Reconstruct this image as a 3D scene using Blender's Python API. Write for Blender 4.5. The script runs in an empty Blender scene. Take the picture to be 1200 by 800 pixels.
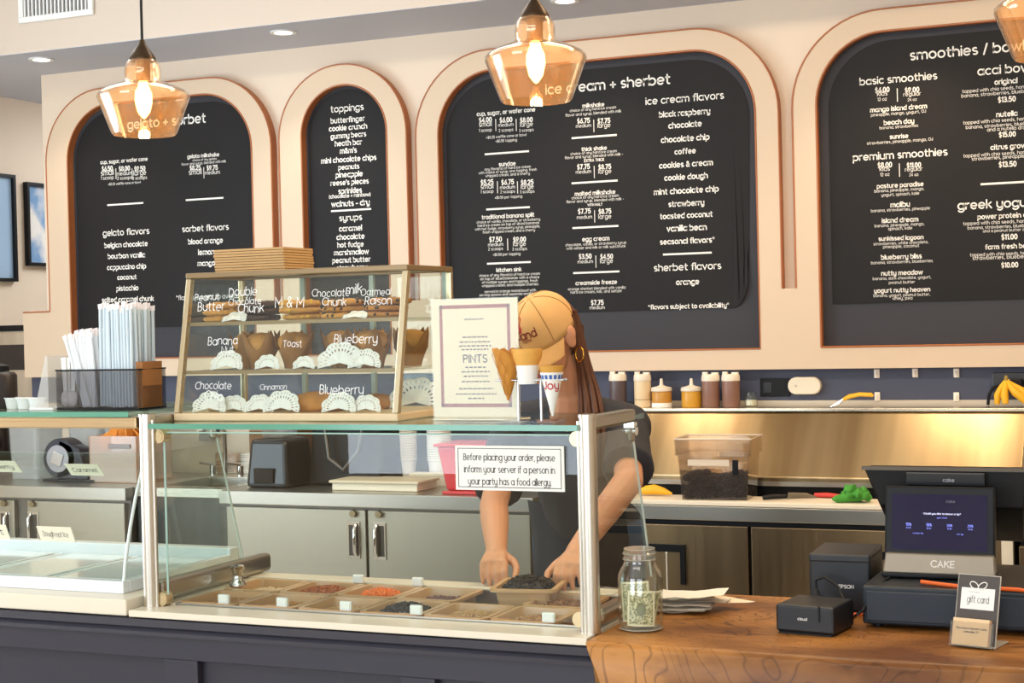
import bpy, bmesh, math, random
from mathutils import Vector, Matrix
random.seed(7)
sc = bpy.context.scene
PI = math.pi

# ------------------------------------------------------------ camera
cam_data = bpy.data.cameras.new('camera')
cam = bpy.data.objects.new('camera', cam_data)
sc.collection.objects.link(cam)
sc.camera = cam
cam_data.sensor_width = 36.0
cam_data.lens = 1850.0 / 1200.0 * 36.0
cam_data.clip_start = 0.05
YAW, PITCH, ROLL = math.radians(23.6), math.radians(-0.6), math.radians(-1.37)
fwd = Vector((-math.sin(YAW) * math.cos(PITCH), math.cos(YAW) * math.cos(PITCH), math.sin(PITCH)))
rgt = Vector((math.cos(YAW), math.sin(YAW), 0))
upv = rgt.cross(fwd)
r2 = math.cos(ROLL) * rgt + math.sin(ROLL) * upv
u2 = -math.sin(ROLL) * rgt + math.cos(ROLL) * upv
m = Matrix.Identity(4)
for i in range(3):
    m[i][0], m[i][1], m[i][2] = r2[i], u2[i], -fwd[i]
m.translation = Vector((0, 0, 1.57))
cam.matrix_world = m

# ------------------------------------------------------------ exposure, world, large lights
sc.view_settings.view_transform = 'Standard'
sc.view_settings.look = 'None'
sc.view_settings.gamma = 1.0
sc.view_settings.use_curve_mapping = False
sc.view_settings.exposure = 0.06
sc.cycles.use_denoising = True
sc.cycles.max_bounces = 10
sc.cycles.transparent_max_bounces = 40
sc.cycles.glossy_bounces = 5
sc.cycles.transmission_bounces = 10
sc.cycles.caustics_reflective = True
sc.cycles.blur_glossy = 1.0
sc.cycles.caustics_refractive = False
sc.cycles.sample_clamp_indirect = 4.0

world = bpy.data.worlds.new('world')
sc.world = world
world.use_nodes = True
wn = world.node_tree
bg = wn.nodes['Background']
sky = wn.nodes.new('ShaderNodeTexSky')
sky.sky_type = 'HOSEK_WILKIE'
sky.turbidity = 4.0
sky.sun_direction = (-0.3, 0.6, 0.75)
wn.links.new(sky.outputs[0], bg.inputs[0])
bg.inputs[1].default_value = 0.9

def area(name, loc, target, sx, sy, power, col):
    l = bpy.data.lights.new(name, 'AREA')
    l.shape = 'RECTANGLE'; l.size = sx; l.size_y = sy
    l.energy = power; l.color = col
    o = bpy.data.objects.new(name, l)
    sc.collection.objects.link(o)
    o.location = loc
    o.rotation_euler = (Vector(target) - Vector(loc)).to_track_quat('-Z', 'Y').to_euler()
    return o

# daylight through the two shop windows of the front wall and the window in the left wall
area('daylight_front_window', (-3.6, -2.7, 1.7), (-3.0, 3.0, 1.6), 2.8, 2.1, 120, (0.79, 0.89, 1.0))
area('daylight_front_window', (0.6, -2.7, 1.7), (-0.6, 3.0, 1.6), 2.8, 2.1, 85, (0.84, 0.92, 1.0))
area('daylight_side_window', (-5.7, 2.6, 1.7), (-3.0, 4.2, 2.0), 2.4, 1.8, 95, (0.74, 0.87, 1.0))
# lit ceiling panels of the customer room and over the working aisle
area('ceiling_area_light', (-1.4, 0.9, 3.22), (-1.4, 1.2, 0), 2.4, 0.6, 24, (1.0, 0.96, 0.90))
area('ceiling_area_light', (-3.2, 4.1, 3.22), (-3.2, 4.4, 0), 2.6, 0.35, 26, (1.0, 0.96, 0.90))
area('ceiling_area_light', (-0.6, 4.2, 3.22), (-0.6, 4.8, 0), 2.0, 0.35, 34, (1.0, 0.74, 0.46))

area('ceiling_area_light', (-5.0, 7.6, 2.85), (-5.2, 7.4, 0), 1.2, 0.9, 42, (0.92, 0.96, 1.0))  # added unseen lamp to brighten the left wall; no panel is known there

# menu lettering: (text, centre x, base z, width, style) in metres on the poster plane
MENU = {
'gelato': [
 ('gelato + sorbet', -4.53, 2.565, 0.448, 1), ('cup, sugar, or wafer cone', -4.783, 2.405, 0.278, 0), ('$6.50', -4.883, 2.37, 0.062, 0), ('small', -4.884, 2.349, 0.074, 2),
 ('1 scoop', -4.884, 2.328, 0.075, 2), ('$8.00', -4.781, 2.364, 0.062, 0), ('medium', -4.782, 2.343, 0.088, 2), ('2 scoops', -4.782, 2.322, 0.085, 2),
 ('$9.50', -4.69, 2.358, 0.061, 0), ('large', -4.691, 2.338, 0.073, 2), ('3 scoops', -4.692, 2.317, 0.084, 2), ('|', -4.832, 2.35, 0.004, 9),
 ('|', -4.736, 2.344, 0.004, 9), ('+$0.25 waffle cone or bowl', -4.784, 2.298, 0.192, 2), ('_', -4.782, 2.202, 0.213, 8), ('gelato flavors', -4.782, 2.053, 0.273, 1),
 ('belgian chocolate', -4.784, 1.995, 0.253, 0), ('bourbon vanilla', -4.783, 1.941, 0.218, 0), ('cappuccino chip', -4.784, 1.887, 0.228, 0), ('coconut', -4.783, 1.837, 0.111, 0),
 ('pistachio', -4.782, 1.783, 0.127, 0), ('salted caramel chunk', -4.782, 1.729, 0.304, 0), ('gelato milkshake', -4.323, 2.4, 0.178, 0), ('choice of any gelato', -4.316, 2.384, 0.135, 2),
 ('flavor and syrup, blended with milk', -4.322, 2.368, 0.251, 2), ('$8.25', -4.37, 2.343, 0.059, 0), ('small', -4.371, 2.322, 0.07, 2), ('$9.75', -4.274, 2.337, 0.059, 0),
 ('medium', -4.274, 2.317, 0.083, 2), ('|', -4.322, 2.324, 0.004, 9), ('_', -4.322, 2.202, 0.212, 8), ('sorbet flavors', -4.322, 2.052, 0.26, 1),
 ('blood orange', -4.323, 1.992, 0.193, 0), ('lemon', -4.32, 1.939, 0.087, 0), ('mango', -4.321, 1.887, 0.096, 0), ('*flavors subject to availability', -4.297, 1.728, 0.399, 2),
],
'toppings': [
 ('toppings', -3.538, 2.559, 0.168, 1), ('butterfinger', -3.537, 2.509, 0.173, 0), ('cookie crunch', -3.536, 2.474, 0.195, 0), ('gummy bears', -3.535, 2.439, 0.181, 0),
 ('heath bar', -3.536, 2.404, 0.137, 0), ("m&m's", -3.537, 2.369, 0.084, 0), ('mini chocolate chips', -3.537, 2.33, 0.283, 0), ('peanuts', -3.537, 2.296, 0.106, 0),
 ('pineapple', -3.536, 2.261, 0.137, 0), ("reese's pieces", -3.535, 2.226, 0.195, 0), ('sprinkles', -3.533, 2.187, 0.119, 0), ('(chocolate + rainbow)', -3.536, 2.168, 0.212, 0),
 ('walnuts - dry', -3.533, 2.129, 0.195, 0), ('_', -3.531, 2.109, 0.208, 8), ('syrups', -3.534, 2.063, 0.115, 1), ('caramel', -3.536, 2.016, 0.115, 0),
 ('chocolate', -3.537, 1.978, 0.142, 0), ('hot fudge', -3.538, 1.943, 0.133, 0), ('marshmallow', -3.535, 1.908, 0.177, 0), ('peanut butter', -3.536, 1.873, 0.195, 0),
 ('strawberry', -3.534, 1.838, 0.155, 0),
],
'icecream': [
 ('ice cream + sherbet', -2.283, 2.557, 0.555, 1), ('cup, sugar, or wafer cone', -2.752, 2.488, 0.275, 0), ('$4.00', -2.85, 2.458, 0.058, 0), ('small', -2.851, 2.44, 0.059, 2),
 ('1 scoop', -2.851, 2.417, 0.06, 2), ('$6.00', -2.752, 2.451, 0.057, 0), ('medium', -2.753, 2.433, 0.07, 2), ('2 scoops', -2.753, 2.411, 0.068, 2),
 ('$8.00', -2.656, 2.444, 0.056, 0), ('large', -2.656, 2.426, 0.058, 2), ('3 scoops', -2.657, 2.404, 0.067, 2), ('|', -2.801, 2.44, 0.003, 9),
 ('|', -2.704, 2.433, 0.003, 9), ('+$0.25 waffle cone or bowl', -2.753, 2.385, 0.19, 2), ('+$0.50 topping', -2.753, 2.366, 0.101, 2), ('_', -2.752, 2.318, 0.21, 8),
 ('sundae', -2.751, 2.262, 0.077, 0), ('any flavor(s) of hard ice cream', -2.75, 2.247, 0.218, 2), ('with choice of syrup, one topping, fresh', -2.751, 2.233, 0.275, 2), ('whipped cream, and a cherry', -2.751, 2.218, 0.21, 2),
 ('$5.25', -2.849, 2.186, 0.058, 0), ('small', -2.85, 2.168, 0.059, 2), ('1 scoop', -2.85, 2.149, 0.06, 2), ('$6.75', -2.751, 2.181, 0.057, 0),
 ('medium', -2.752, 2.162, 0.07, 2), ('2 scoops', -2.752, 2.144, 0.068, 2), ('$8.25', -2.659, 2.175, 0.056, 0), ('large', -2.659, 2.157, 0.058, 2),
 ('3 scoops', -2.66, 2.139, 0.067, 2), ('|', -2.8, 2.169, 0.003, 9), ('|', -2.705, 2.163, 0.003, 9), ('+$0.50 per topping', -2.749, 2.121, 0.129, 2),
 ('_', -2.753, 2.077, 0.206, 8), ('traditional banana split', -2.754, 2.036, 0.247, 0), ('choice of vanilla, chocolate, or strawberry', -2.753, 2.018, 0.3, 2), ('hard ice cream on top of sliced bananas', -2.753, 2.003, 0.291, 2),
 ('with hot fudge, strawberry syrup, pineapple,', -2.758, 1.988, 0.308, 2), ('fresh whipped cream, and a cherry', -2.752, 1.973, 0.247, 2), ('$7.50', -2.815, 1.935, 0.057, 0), ('medium', -2.815, 1.916, 0.071, 2),
 ('2 scoops', -2.816, 1.898, 0.069, 2), ('$9.00', -2.701, 1.93, 0.057, 0), ('large', -2.702, 1.912, 0.058, 2), ('3 scoops', -2.702, 1.893, 0.068, 2),
 ('|', -2.758, 1.918, 0.003, 9), ('+$0.50 per topping', -2.764, 1.873, 0.13, 2), ('_', -2.755, 1.84, 0.207, 8), ('kitchen sink', -2.755, 1.803, 0.117, 0),
 ('choice of any flavor(s) of hard ice cream', -2.753, 1.784, 0.287, 2), ('on top of sliced bananas with a choice', -2.753, 1.769, 0.279, 2), ('of multiple syrups and toppings, fresh', -2.753, 1.754, 0.263, 2), ('whipped cream, and multiple cherries', -2.752, 1.739, 0.267, 2),
 ('served in a large metal bowl with', -2.752, 1.713, 0.243, 2), ('serving spoons and separate small bowls', -2.755, 1.699, 0.288, 2), ('milkshake', -2.346, 2.486, 0.096, 0), ('choice of any hard ice cream', -2.349, 2.472, 0.208, 2),
 ('flavor and syrup, blended with milk', -2.348, 2.454, 0.251, 2), ('$6.75', -2.392, 2.421, 0.055, 0), ('medium', -2.393, 2.403, 0.067, 2), ('$7.75', -2.3, 2.414, 0.054, 0),
 ('large', -2.3, 2.396, 0.056, 2), ('|', -2.346, 2.403, 0.003, 9), ('_', -2.346, 2.36, 0.204, 8), ('thick shake', -2.347, 2.302, 0.112, 0),
 ('choice of any hard ice cream', -2.35, 2.288, 0.208, 2), ('flavor and syrup, blended with milk -', -2.35, 2.273, 0.262, 2), ('EXTRA THICK', -2.348, 2.255, 0.089, 0), ('$7.75', -2.397, 2.226, 0.055, 0),
 ('medium', -2.398, 2.208, 0.068, 2), ('$8.75', -2.301, 2.22, 0.054, 0), ('large', -2.301, 2.202, 0.056, 2), ('|', -2.349, 2.208, 0.003, 9),
 ('_', -2.349, 2.168, 0.208, 8), ('malted milkshake', -2.348, 2.114, 0.181, 0), ('choice of any hard ice cream', -2.348, 2.1, 0.212, 2), ('flavor and syrup, blended with milk -', -2.349, 2.085, 0.259, 2),
 ('WITH MALT', -2.349, 2.067, 0.066, 0), ('$7.75', -2.398, 2.037, 0.055, 0), ('medium', -2.398, 2.015, 0.068, 2), ('$8.75', -2.305, 2.032, 0.054, 0),
 ('large', -2.306, 2.011, 0.056, 2), ('|', -2.352, 2.02, 0.003, 9), ('_', -2.35, 1.977, 0.208, 8), ('egg cream', -2.349, 1.919, 0.12, 0),
 ('chocolate, vanilla, or strawberry syrup', -2.35, 1.901, 0.274, 2), ('with seltzer and milk or milk substitute', -2.35, 1.886, 0.266, 2), ('$3.50', -2.399, 1.845, 0.055, 0), ('medium', -2.399, 1.826, 0.068, 2),
 ('$4.50', -2.302, 1.841, 0.054, 0), ('large', -2.303, 1.823, 0.056, 2), ('|', -2.351, 1.828, 0.003, 9), ('_', -2.351, 1.785, 0.209, 8),
 ('creamsicle freeze', -2.352, 1.734, 0.185, 0), ('orange sherbet blended with vanilla', -2.351, 1.712, 0.259, 2), ('hard ice cream, milk, and seltzer', -2.353, 1.698, 0.232, 2), ('$7.75', -2.349, 1.647, 0.054, 0),
 ('medium', -2.35, 1.629, 0.067, 2), ('ice cream flavors', -1.944, 2.477, 0.334, 1), ('black raspberry', -1.945, 2.42, 0.217, 0), ('chocolate', -1.944, 2.371, 0.14, 0),
 ('chocolate chip', -1.945, 2.314, 0.206, 0), ('coffee', -1.946, 2.262, 0.088, 0), ('cookies & cream', -1.944, 2.208, 0.228, 0), ('cookie dough', -1.945, 2.156, 0.184, 0),
 ('mint chocolate chip', -1.946, 2.099, 0.276, 0), ('strawberry', -1.946, 2.046, 0.151, 0), ('toasted coconut', -1.948, 1.997, 0.224, 0), ('vanilla bean', -1.947, 1.944, 0.169, 0),
 ('seasonal flavors*', -1.946, 1.891, 0.232, 0), ('_', -1.947, 1.848, 0.21, 8), ('sherbet flavors', -1.948, 1.781, 0.287, 1), ('orange', -1.948, 1.721, 0.096, 0),
 ('*flavors subject to availability*', -1.948, 1.622, 0.346, 0),
],
'smoothies': [
 ('smoothies / bowls', -0.798, 2.567, 0.448, 1), ('basic smoothies', -1.072, 2.485, 0.296, 1), ('$6.00', -1.134, 2.45, 0.053, 0), ('kids', -1.134, 2.437, 0.038, 2),
 ('12 oz', -1.135, 2.417, 0.035, 2), ('$9.00', -1.019, 2.441, 0.052, 0), ('regular', -1.019, 2.427, 0.066, 2), ('24 oz', -1.019, 2.407, 0.034, 2),
 ('|', -1.076, 2.432, 0.003, 9), ('mango island dream', -1.073, 2.375, 0.217, 0), ('pineapple, mango, yogurt, OJ', -1.074, 2.358, 0.211, 2), ('beach day', -1.072, 2.321, 0.115, 0),
 ('banana, strawberries', -1.073, 2.305, 0.148, 2), ('sunrise', -1.073, 2.265, 0.069, 0), ('strawberries, pineapple, mango, OJ', -1.071, 2.248, 0.253, 2), ('premium smoothies', -1.072, 2.188, 0.362, 1),
 ('$8.00', -1.13, 2.155, 0.053, 0), ('kids', -1.131, 2.141, 0.038, 2), ('12 oz', -1.131, 2.121, 0.035, 2), ('$11.00', -1.018, 2.148, 0.052, 0),
 ('regular', -1.019, 2.134, 0.066, 2), ('24 oz', -1.019, 2.114, 0.034, 2), ('|', -1.074, 2.138, 0.003, 9), ('pasture paradise', -1.073, 2.074, 0.178, 0),
 ('banana, pineapple, mango,', -1.077, 2.058, 0.191, 2), ('yogurt, spinach, kale', -1.073, 2.041, 0.145, 2), ('malibu', -1.074, 1.997, 0.072, 0), ('banana, strawberries, pineapple', -1.074, 1.981, 0.227, 2),
 ('island dream', -1.076, 1.937, 0.138, 0), ('banana, pineapple, mango,', -1.079, 1.921, 0.191, 2), ('spinach, kale', -1.076, 1.907, 0.092, 2), ('sunkissed lagoon', -1.074, 1.867, 0.171, 0),
 ('strawberries, white chocolate,', -1.075, 1.85, 0.211, 2), ('pineapple, coconut', -1.074, 1.837, 0.138, 2), ('blueberry bliss', -1.074, 1.793, 0.155, 0), ('banana, strawberries, blueberries', -1.073, 1.776, 0.237, 2),
 ('nutty meadow', -1.073, 1.73, 0.158, 0), ('banana, dark chocolate, yogurt,', -1.074, 1.713, 0.224, 2), ('peanut butter', -1.074, 1.696, 0.099, 2), ('yogurt nutty heaven', -1.074, 1.663, 0.214, 0),
 ('banana, yogurt, peanut butter,', -1.076, 1.646, 0.218, 2), ('whey, pea', -1.073, 1.633, 0.076, 2), ('acai bowls', -0.66, 2.486, 0.218, 1), ('original', -0.667, 2.445, 0.081, 0),
 ('topped with chia seeds, honey,', -0.703, 2.422, 0.251, 2), ('banana, strawberries, blueberries', -0.694, 2.405, 0.276, 2), ('$13.50', -0.665, 2.376, 0.062, 0), ('nutella', -0.666, 2.321, 0.075, 0),
 ('topped with chia seeds, honey,', -0.702, 2.301, 0.251, 2), ('banana, strawberries, blueberries', -0.685, 2.283, 0.266, 2), ('and a nutella drizzle', -0.657, 2.268, 0.165, 2), ('$15.00', -0.666, 2.243, 0.059, 0),
 ('citrus grove', -0.659, 2.197, 0.137, 0), ('topped with chia seeds, honey,', -0.704, 2.174, 0.251, 2), ('strawberries, pineapple, OJ', -0.687, 2.16, 0.222, 2), ('$13.50', -0.667, 2.129, 0.062, 0),
 ('_', -0.665, 2.067, 0.206, 8), ('greek yogurt', -0.709, 1.975, 0.289, 1), ('power protein cup', -0.678, 1.934, 0.206, 0), ('topped with chia seeds, honey,', -0.71, 1.913, 0.251, 2),
 ('banana, strawberries, blueberries', -0.694, 1.896, 0.251, 2), ('and a peanut butter drizzle', -0.669, 1.882, 0.187, 2), ('$11.00', -0.666, 1.852, 0.056, 0), ('farm fresh bowl', -0.669, 1.817, 0.172, 0),
 ('topped with chia seeds, honey,', -0.695, 1.792, 0.235, 2), ('strawberries, blueberries', -0.69, 1.778, 0.226, 2), ('$10.00', -0.667, 1.745, 0.059, 0),
],
}

# ------------------------------------------------------------ helpers
def lin(h):
    h = h.lstrip('#')
    out = []
    for i in (0, 2, 4):
        c = int(h[i:i + 2], 16) / 255.0
        out.append(c / 12.92 if c <= 0.04045 else ((c + 0.055) / 1.055) ** 2.4)
    return (*out, 1.0)

MATS = {}
def mat(name, col, rough=0.5, metal=0.0, spec=0.5, bump=0.0, bscale=200.0, trans=0.0, alpha=1.0, emit=None, estr=0.0, var=0.0, vscale=20.0, coat=0.0, sss=0.0):
    if name in MATS:
        return MATS[name]
    M = bpy.data.materials.new(name); M.use_nodes = True
    nt = M.node_tree; P = nt.nodes['Principled BSDF']
    P.inputs['Base Color'].default_value = lin(col)
    P.inputs['Roughness'].default_value = rough
    P.inputs['Metallic'].default_value = metal
    P.inputs['Specular IOR Level'].default_value = spec
    P.inputs['Transmission Weight'].default_value = trans
    P.inputs['Alpha'].default_value = alpha
    P.inputs['Coat Weight'].default_value = coat
    if sss:
        P.inputs['Subsurface Weight'].default_value = sss
        P.inputs['Subsurface Radius'].default_value = (0.012, 0.005, 0.003)
        P.inputs['Subsurface Scale'].default_value = 1.0
    if emit:
        P.inputs['Emission Color'].default_value = lin(emit)
        P.inputs['Emission Strength'].default_value = estr
    tc = nt.nodes.new('ShaderNodeTexCoord')
    if var:
        n = nt.nodes.new('ShaderNodeTexNoise'); n.inputs['Scale'].default_value = vscale; n.inputs['Detail'].default_value = 4
        nt.links.new(tc.outputs['Object'], n.inputs['Vector'])
        mx = nt.nodes.new('ShaderNodeMix'); mx.data_type = 'RGBA'
        c = lin(col)
        mx.inputs['A'].default_value = tuple(max(0, x * (1 - var)) for x in c[:3]) + (1,)
        mx.inputs['B'].default_value = tuple(min(1, x * (1 + var)) for x in c[:3]) + (1,)
        nt.links.new(n.outputs['Fac'], mx.inputs['Factor'])
        nt.links.new(mx.outputs['Result'], P.inputs['Base Color'])
    if bump:
        n = nt.nodes.new('ShaderNodeTexNoise'); n.inputs['Scale'].default_value = bscale; n.inputs['Detail'].default_value = 3
        nt.links.new(tc.outputs['Object'], n.inputs['Vector'])
        b = nt.nodes.new('ShaderNodeBump'); b.inputs['Strength'].default_value = bump; b.inputs['Distance'].default_value = 0.002
        nt.links.new(n.outputs['Fac'], b.inputs['Height'])
        nt.links.new(b.outputs['Normal'], P.inputs['Normal'])
    MATS[name] = M
    return M

def glass(name, tint='ffffff', ior=1.45, rough=0.0, gain=1.0, milk=0.0, milkcol='f2f0ea'):
    """thin clear sheet: sees straight through, mirrors by Fresnel, optionally a little milky"""
    if name in MATS:
        return MATS[name]
    M = bpy.data.materials.new(name); M.use_nodes = True
    nt = M.node_tree; nt.nodes.clear()
    out = nt.nodes.new('ShaderNodeOutputMaterial')
    tr = nt.nodes.new('ShaderNodeBsdfTransparent'); tr.inputs[0].default_value = lin(tint)
    gl = nt.nodes.new('ShaderNodeBsdfGlossy'); gl.inputs['Roughness'].default_value = rough
    fr = nt.nodes.new('ShaderNodeFresnel')
    ge = nt.nodes.new('ShaderNodeNewGeometry'); io = nt.nodes.new('ShaderNodeMix'); io.data_type = 'FLOAT'
    io.inputs[2].default_value = ior; io.inputs[3].default_value = 1.0 / ior      # same mirror strength on both faces of a sheet
    nt.links.new(ge.outputs['Backfacing'], io.inputs[0]); nt.links.new(io.outputs[0], fr.inputs[0])
    mx = nt.nodes.new('ShaderNodeMixShader')
    fac = fr.outputs[0]
    if gain != 1.0:
        mu = nt.nodes.new('ShaderNodeMath'); mu.operation = 'MULTIPLY'; mu.use_clamp = True
        mu.inputs[1].default_value = gain
        nt.links.new(fac, mu.inputs[0]); fac = mu.outputs[0]
    nt.links.new(fac, mx.inputs[0])
    base = tr.outputs[0]
    if milk:
        df = nt.nodes.new('ShaderNodeBsdfDiffuse'); df.inputs[0].default_value = lin(milkcol)
        m2 = nt.nodes.new('ShaderNodeMixShader'); m2.inputs[0].default_value = milk
        nt.links.new(base, m2.inputs[1]); nt.links.new(df.outputs[0], m2.inputs[2]); base = m2.outputs[0]
    nt.links.new(base, mx.inputs[1]); nt.links.new(gl.outputs[0], mx.inputs[2])
    nt.links.new(mx.outputs[0], out.inputs[0])
    MATS[name] = M
    return M

def steel(name, col='b9b4aa', rough=0.28, axis=0, streak=0.12):
    """brushed stainless steel, brushed along one axis"""
    if name in MATS:
        return MATS[name]
    M = bpy.data.materials.new(name); M.use_nodes = True
    nt = M.node_tree; P = nt.nodes['Principled BSDF']
    P.inputs['Metallic'].default_value = 1.0
    tc = nt.nodes.new('ShaderNodeTexCoord'); mp = nt.nodes.new('ShaderNodeMapping')
    s = [420.0, 420.0, 420.0]; s[axis] = 2.0
    mp.inputs['Scale'].default_value = s
    n = nt.nodes.new('ShaderNodeTexNoise'); n.inputs['Scale'].default_value = 1.0; n.inputs['Detail'].default_value = 3
    nt.links.new(tc.outputs['Object'], mp.inputs['Vector']); nt.links.new(mp.outputs[0], n.inputs['Vector'])
    mr = nt.nodes.new('ShaderNodeMapRange')
    mr.inputs['To Min'].default_value = rough - streak; mr.inputs['To Max'].default_value = rough + streak
    nt.links.new(n.outputs['Fac'], mr.inputs['Value']); nt.links.new(mr.outputs[0], P.inputs['Roughness'])
    c = lin(col)
    mx = nt.nodes.new('ShaderNodeMix'); mx.data_type = 'RGBA'
    mx.inputs['A'].default_value = tuple(x * 0.93 for x in c[:3]) + (1,); mx.inputs['B'].default_value = c
    nt.links.new(n.outputs['Fac'], mx.inputs['Factor']); nt.links.new(mx.outputs['Result'], P.inputs['Base Color'])
    MATS[name] = M
    return M

def hood_metal(name, dark, light, rough=.3):
    """rolled sheet steel with broad vertical bands and fine brushing"""
    M = bpy.data.materials.new(name); M.use_nodes = True; nt = M.node_tree; P = nt.nodes['Principled BSDF']
    P.inputs['Metallic'].default_value = 1.0
    tc = nt.nodes.new('ShaderNodeTexCoord')
    def noise(sc_, det):
        mp = nt.nodes.new('ShaderNodeMapping'); mp.inputs['Scale'].default_value = sc_
        n = nt.nodes.new('ShaderNodeTexNoise'); n.inputs['Scale'].default_value = 1.0; n.inputs['Detail'].default_value = det
        nt.links.new(tc.outputs['Object'], mp.inputs['Vector']); nt.links.new(mp.outputs[0], n.inputs['Vector']); return n
    a = noise((5.0, .5, .35), 3); b_ = noise((300, 300, 2), 2)
    cr = nt.nodes.new('ShaderNodeValToRGB'); e = cr.color_ramp.elements
    e[0].position = .36; e[0].color = lin(dark); e[1].position = .64; e[1].color = lin(light)
    nt.links.new(a.outputs['Fac'], cr.inputs[0]); nt.links.new(cr.outputs[0], P.inputs['Base Color'])
    mr = nt.nodes.new('ShaderNodeMapRange'); mr.inputs['To Min'].default_value = rough - .06; mr.inputs['To Max'].default_value = rough + .10
    nt.links.new(b_.outputs['Fac'], mr.inputs['Value']); nt.links.new(mr.outputs[0], P.inputs['Roughness'])
    return M

def wood(name, dark, light, scale=6.0, stretch=(0.35, 3.0, 3.0), rough=0.4, dist=7.0, coat=0.15, lines=0.0):
    if name in MATS:
        return MATS[name]
    M = bpy.data.materials.new(name); M.use_nodes = True
    nt = M.node_tree; P = nt.nodes['Principled BSDF']
    P.inputs['Roughness'].default_value = rough; P.inputs['Coat Weight'].default_value = coat; P.inputs['Coat Roughness'].default_value = 0.25
    tc = nt.nodes.new('ShaderNodeTexCoord'); mp = nt.nodes.new('ShaderNodeMapping'); mp.inputs['Scale'].default_value = stretch
    nt.links.new(tc.outputs['Object'], mp.inputs['Vector'])
    n = nt.nodes.new('ShaderNodeTexNoise'); n.inputs['Scale'].default_value = scale * 0.6; n.inputs['Detail'].default_value = 8; n.inputs['Distortion'].default_value = 1.4
    nt.links.new(mp.outputs[0], n.inputs['Vector'])
    w = nt.nodes.new('ShaderNodeTexWave'); w.inputs['Scale'].default_value = scale; w.inputs['Distortion'].default_value = dist
    w.inputs['Detail'].default_value = 4; w.inputs['Detail Scale'].default_value = 1.6; w.bands_direction = 'DIAGONAL'
    nt.links.new(mp.outputs[0], w.inputs['Vector'])
    mm = nt.nodes.new('ShaderNodeMix'); mm.data_type = 'FLOAT'; mm.inputs[0].default_value = 0.45
    nt.links.new(n.outputs['Fac'], mm.inputs[2]); nt.links.new(w.outputs['Fac'], mm.inputs[3])
    cr = nt.nodes.new('ShaderNodeValToRGB')
    cr.color_ramp.elements[0].position = 0.22; cr.color_ramp.elements[0].color = lin(dark)
    cr.color_ramp.elements[1].position = 0.70; cr.color_ramp.elements[1].color = lin(light)
    nt.links.new(mm.outputs[0], cr.inputs[0])
    nt.links.new(cr.outputs[0], P.inputs['Base Color'])
    MATS[name] = M
    return M

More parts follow.
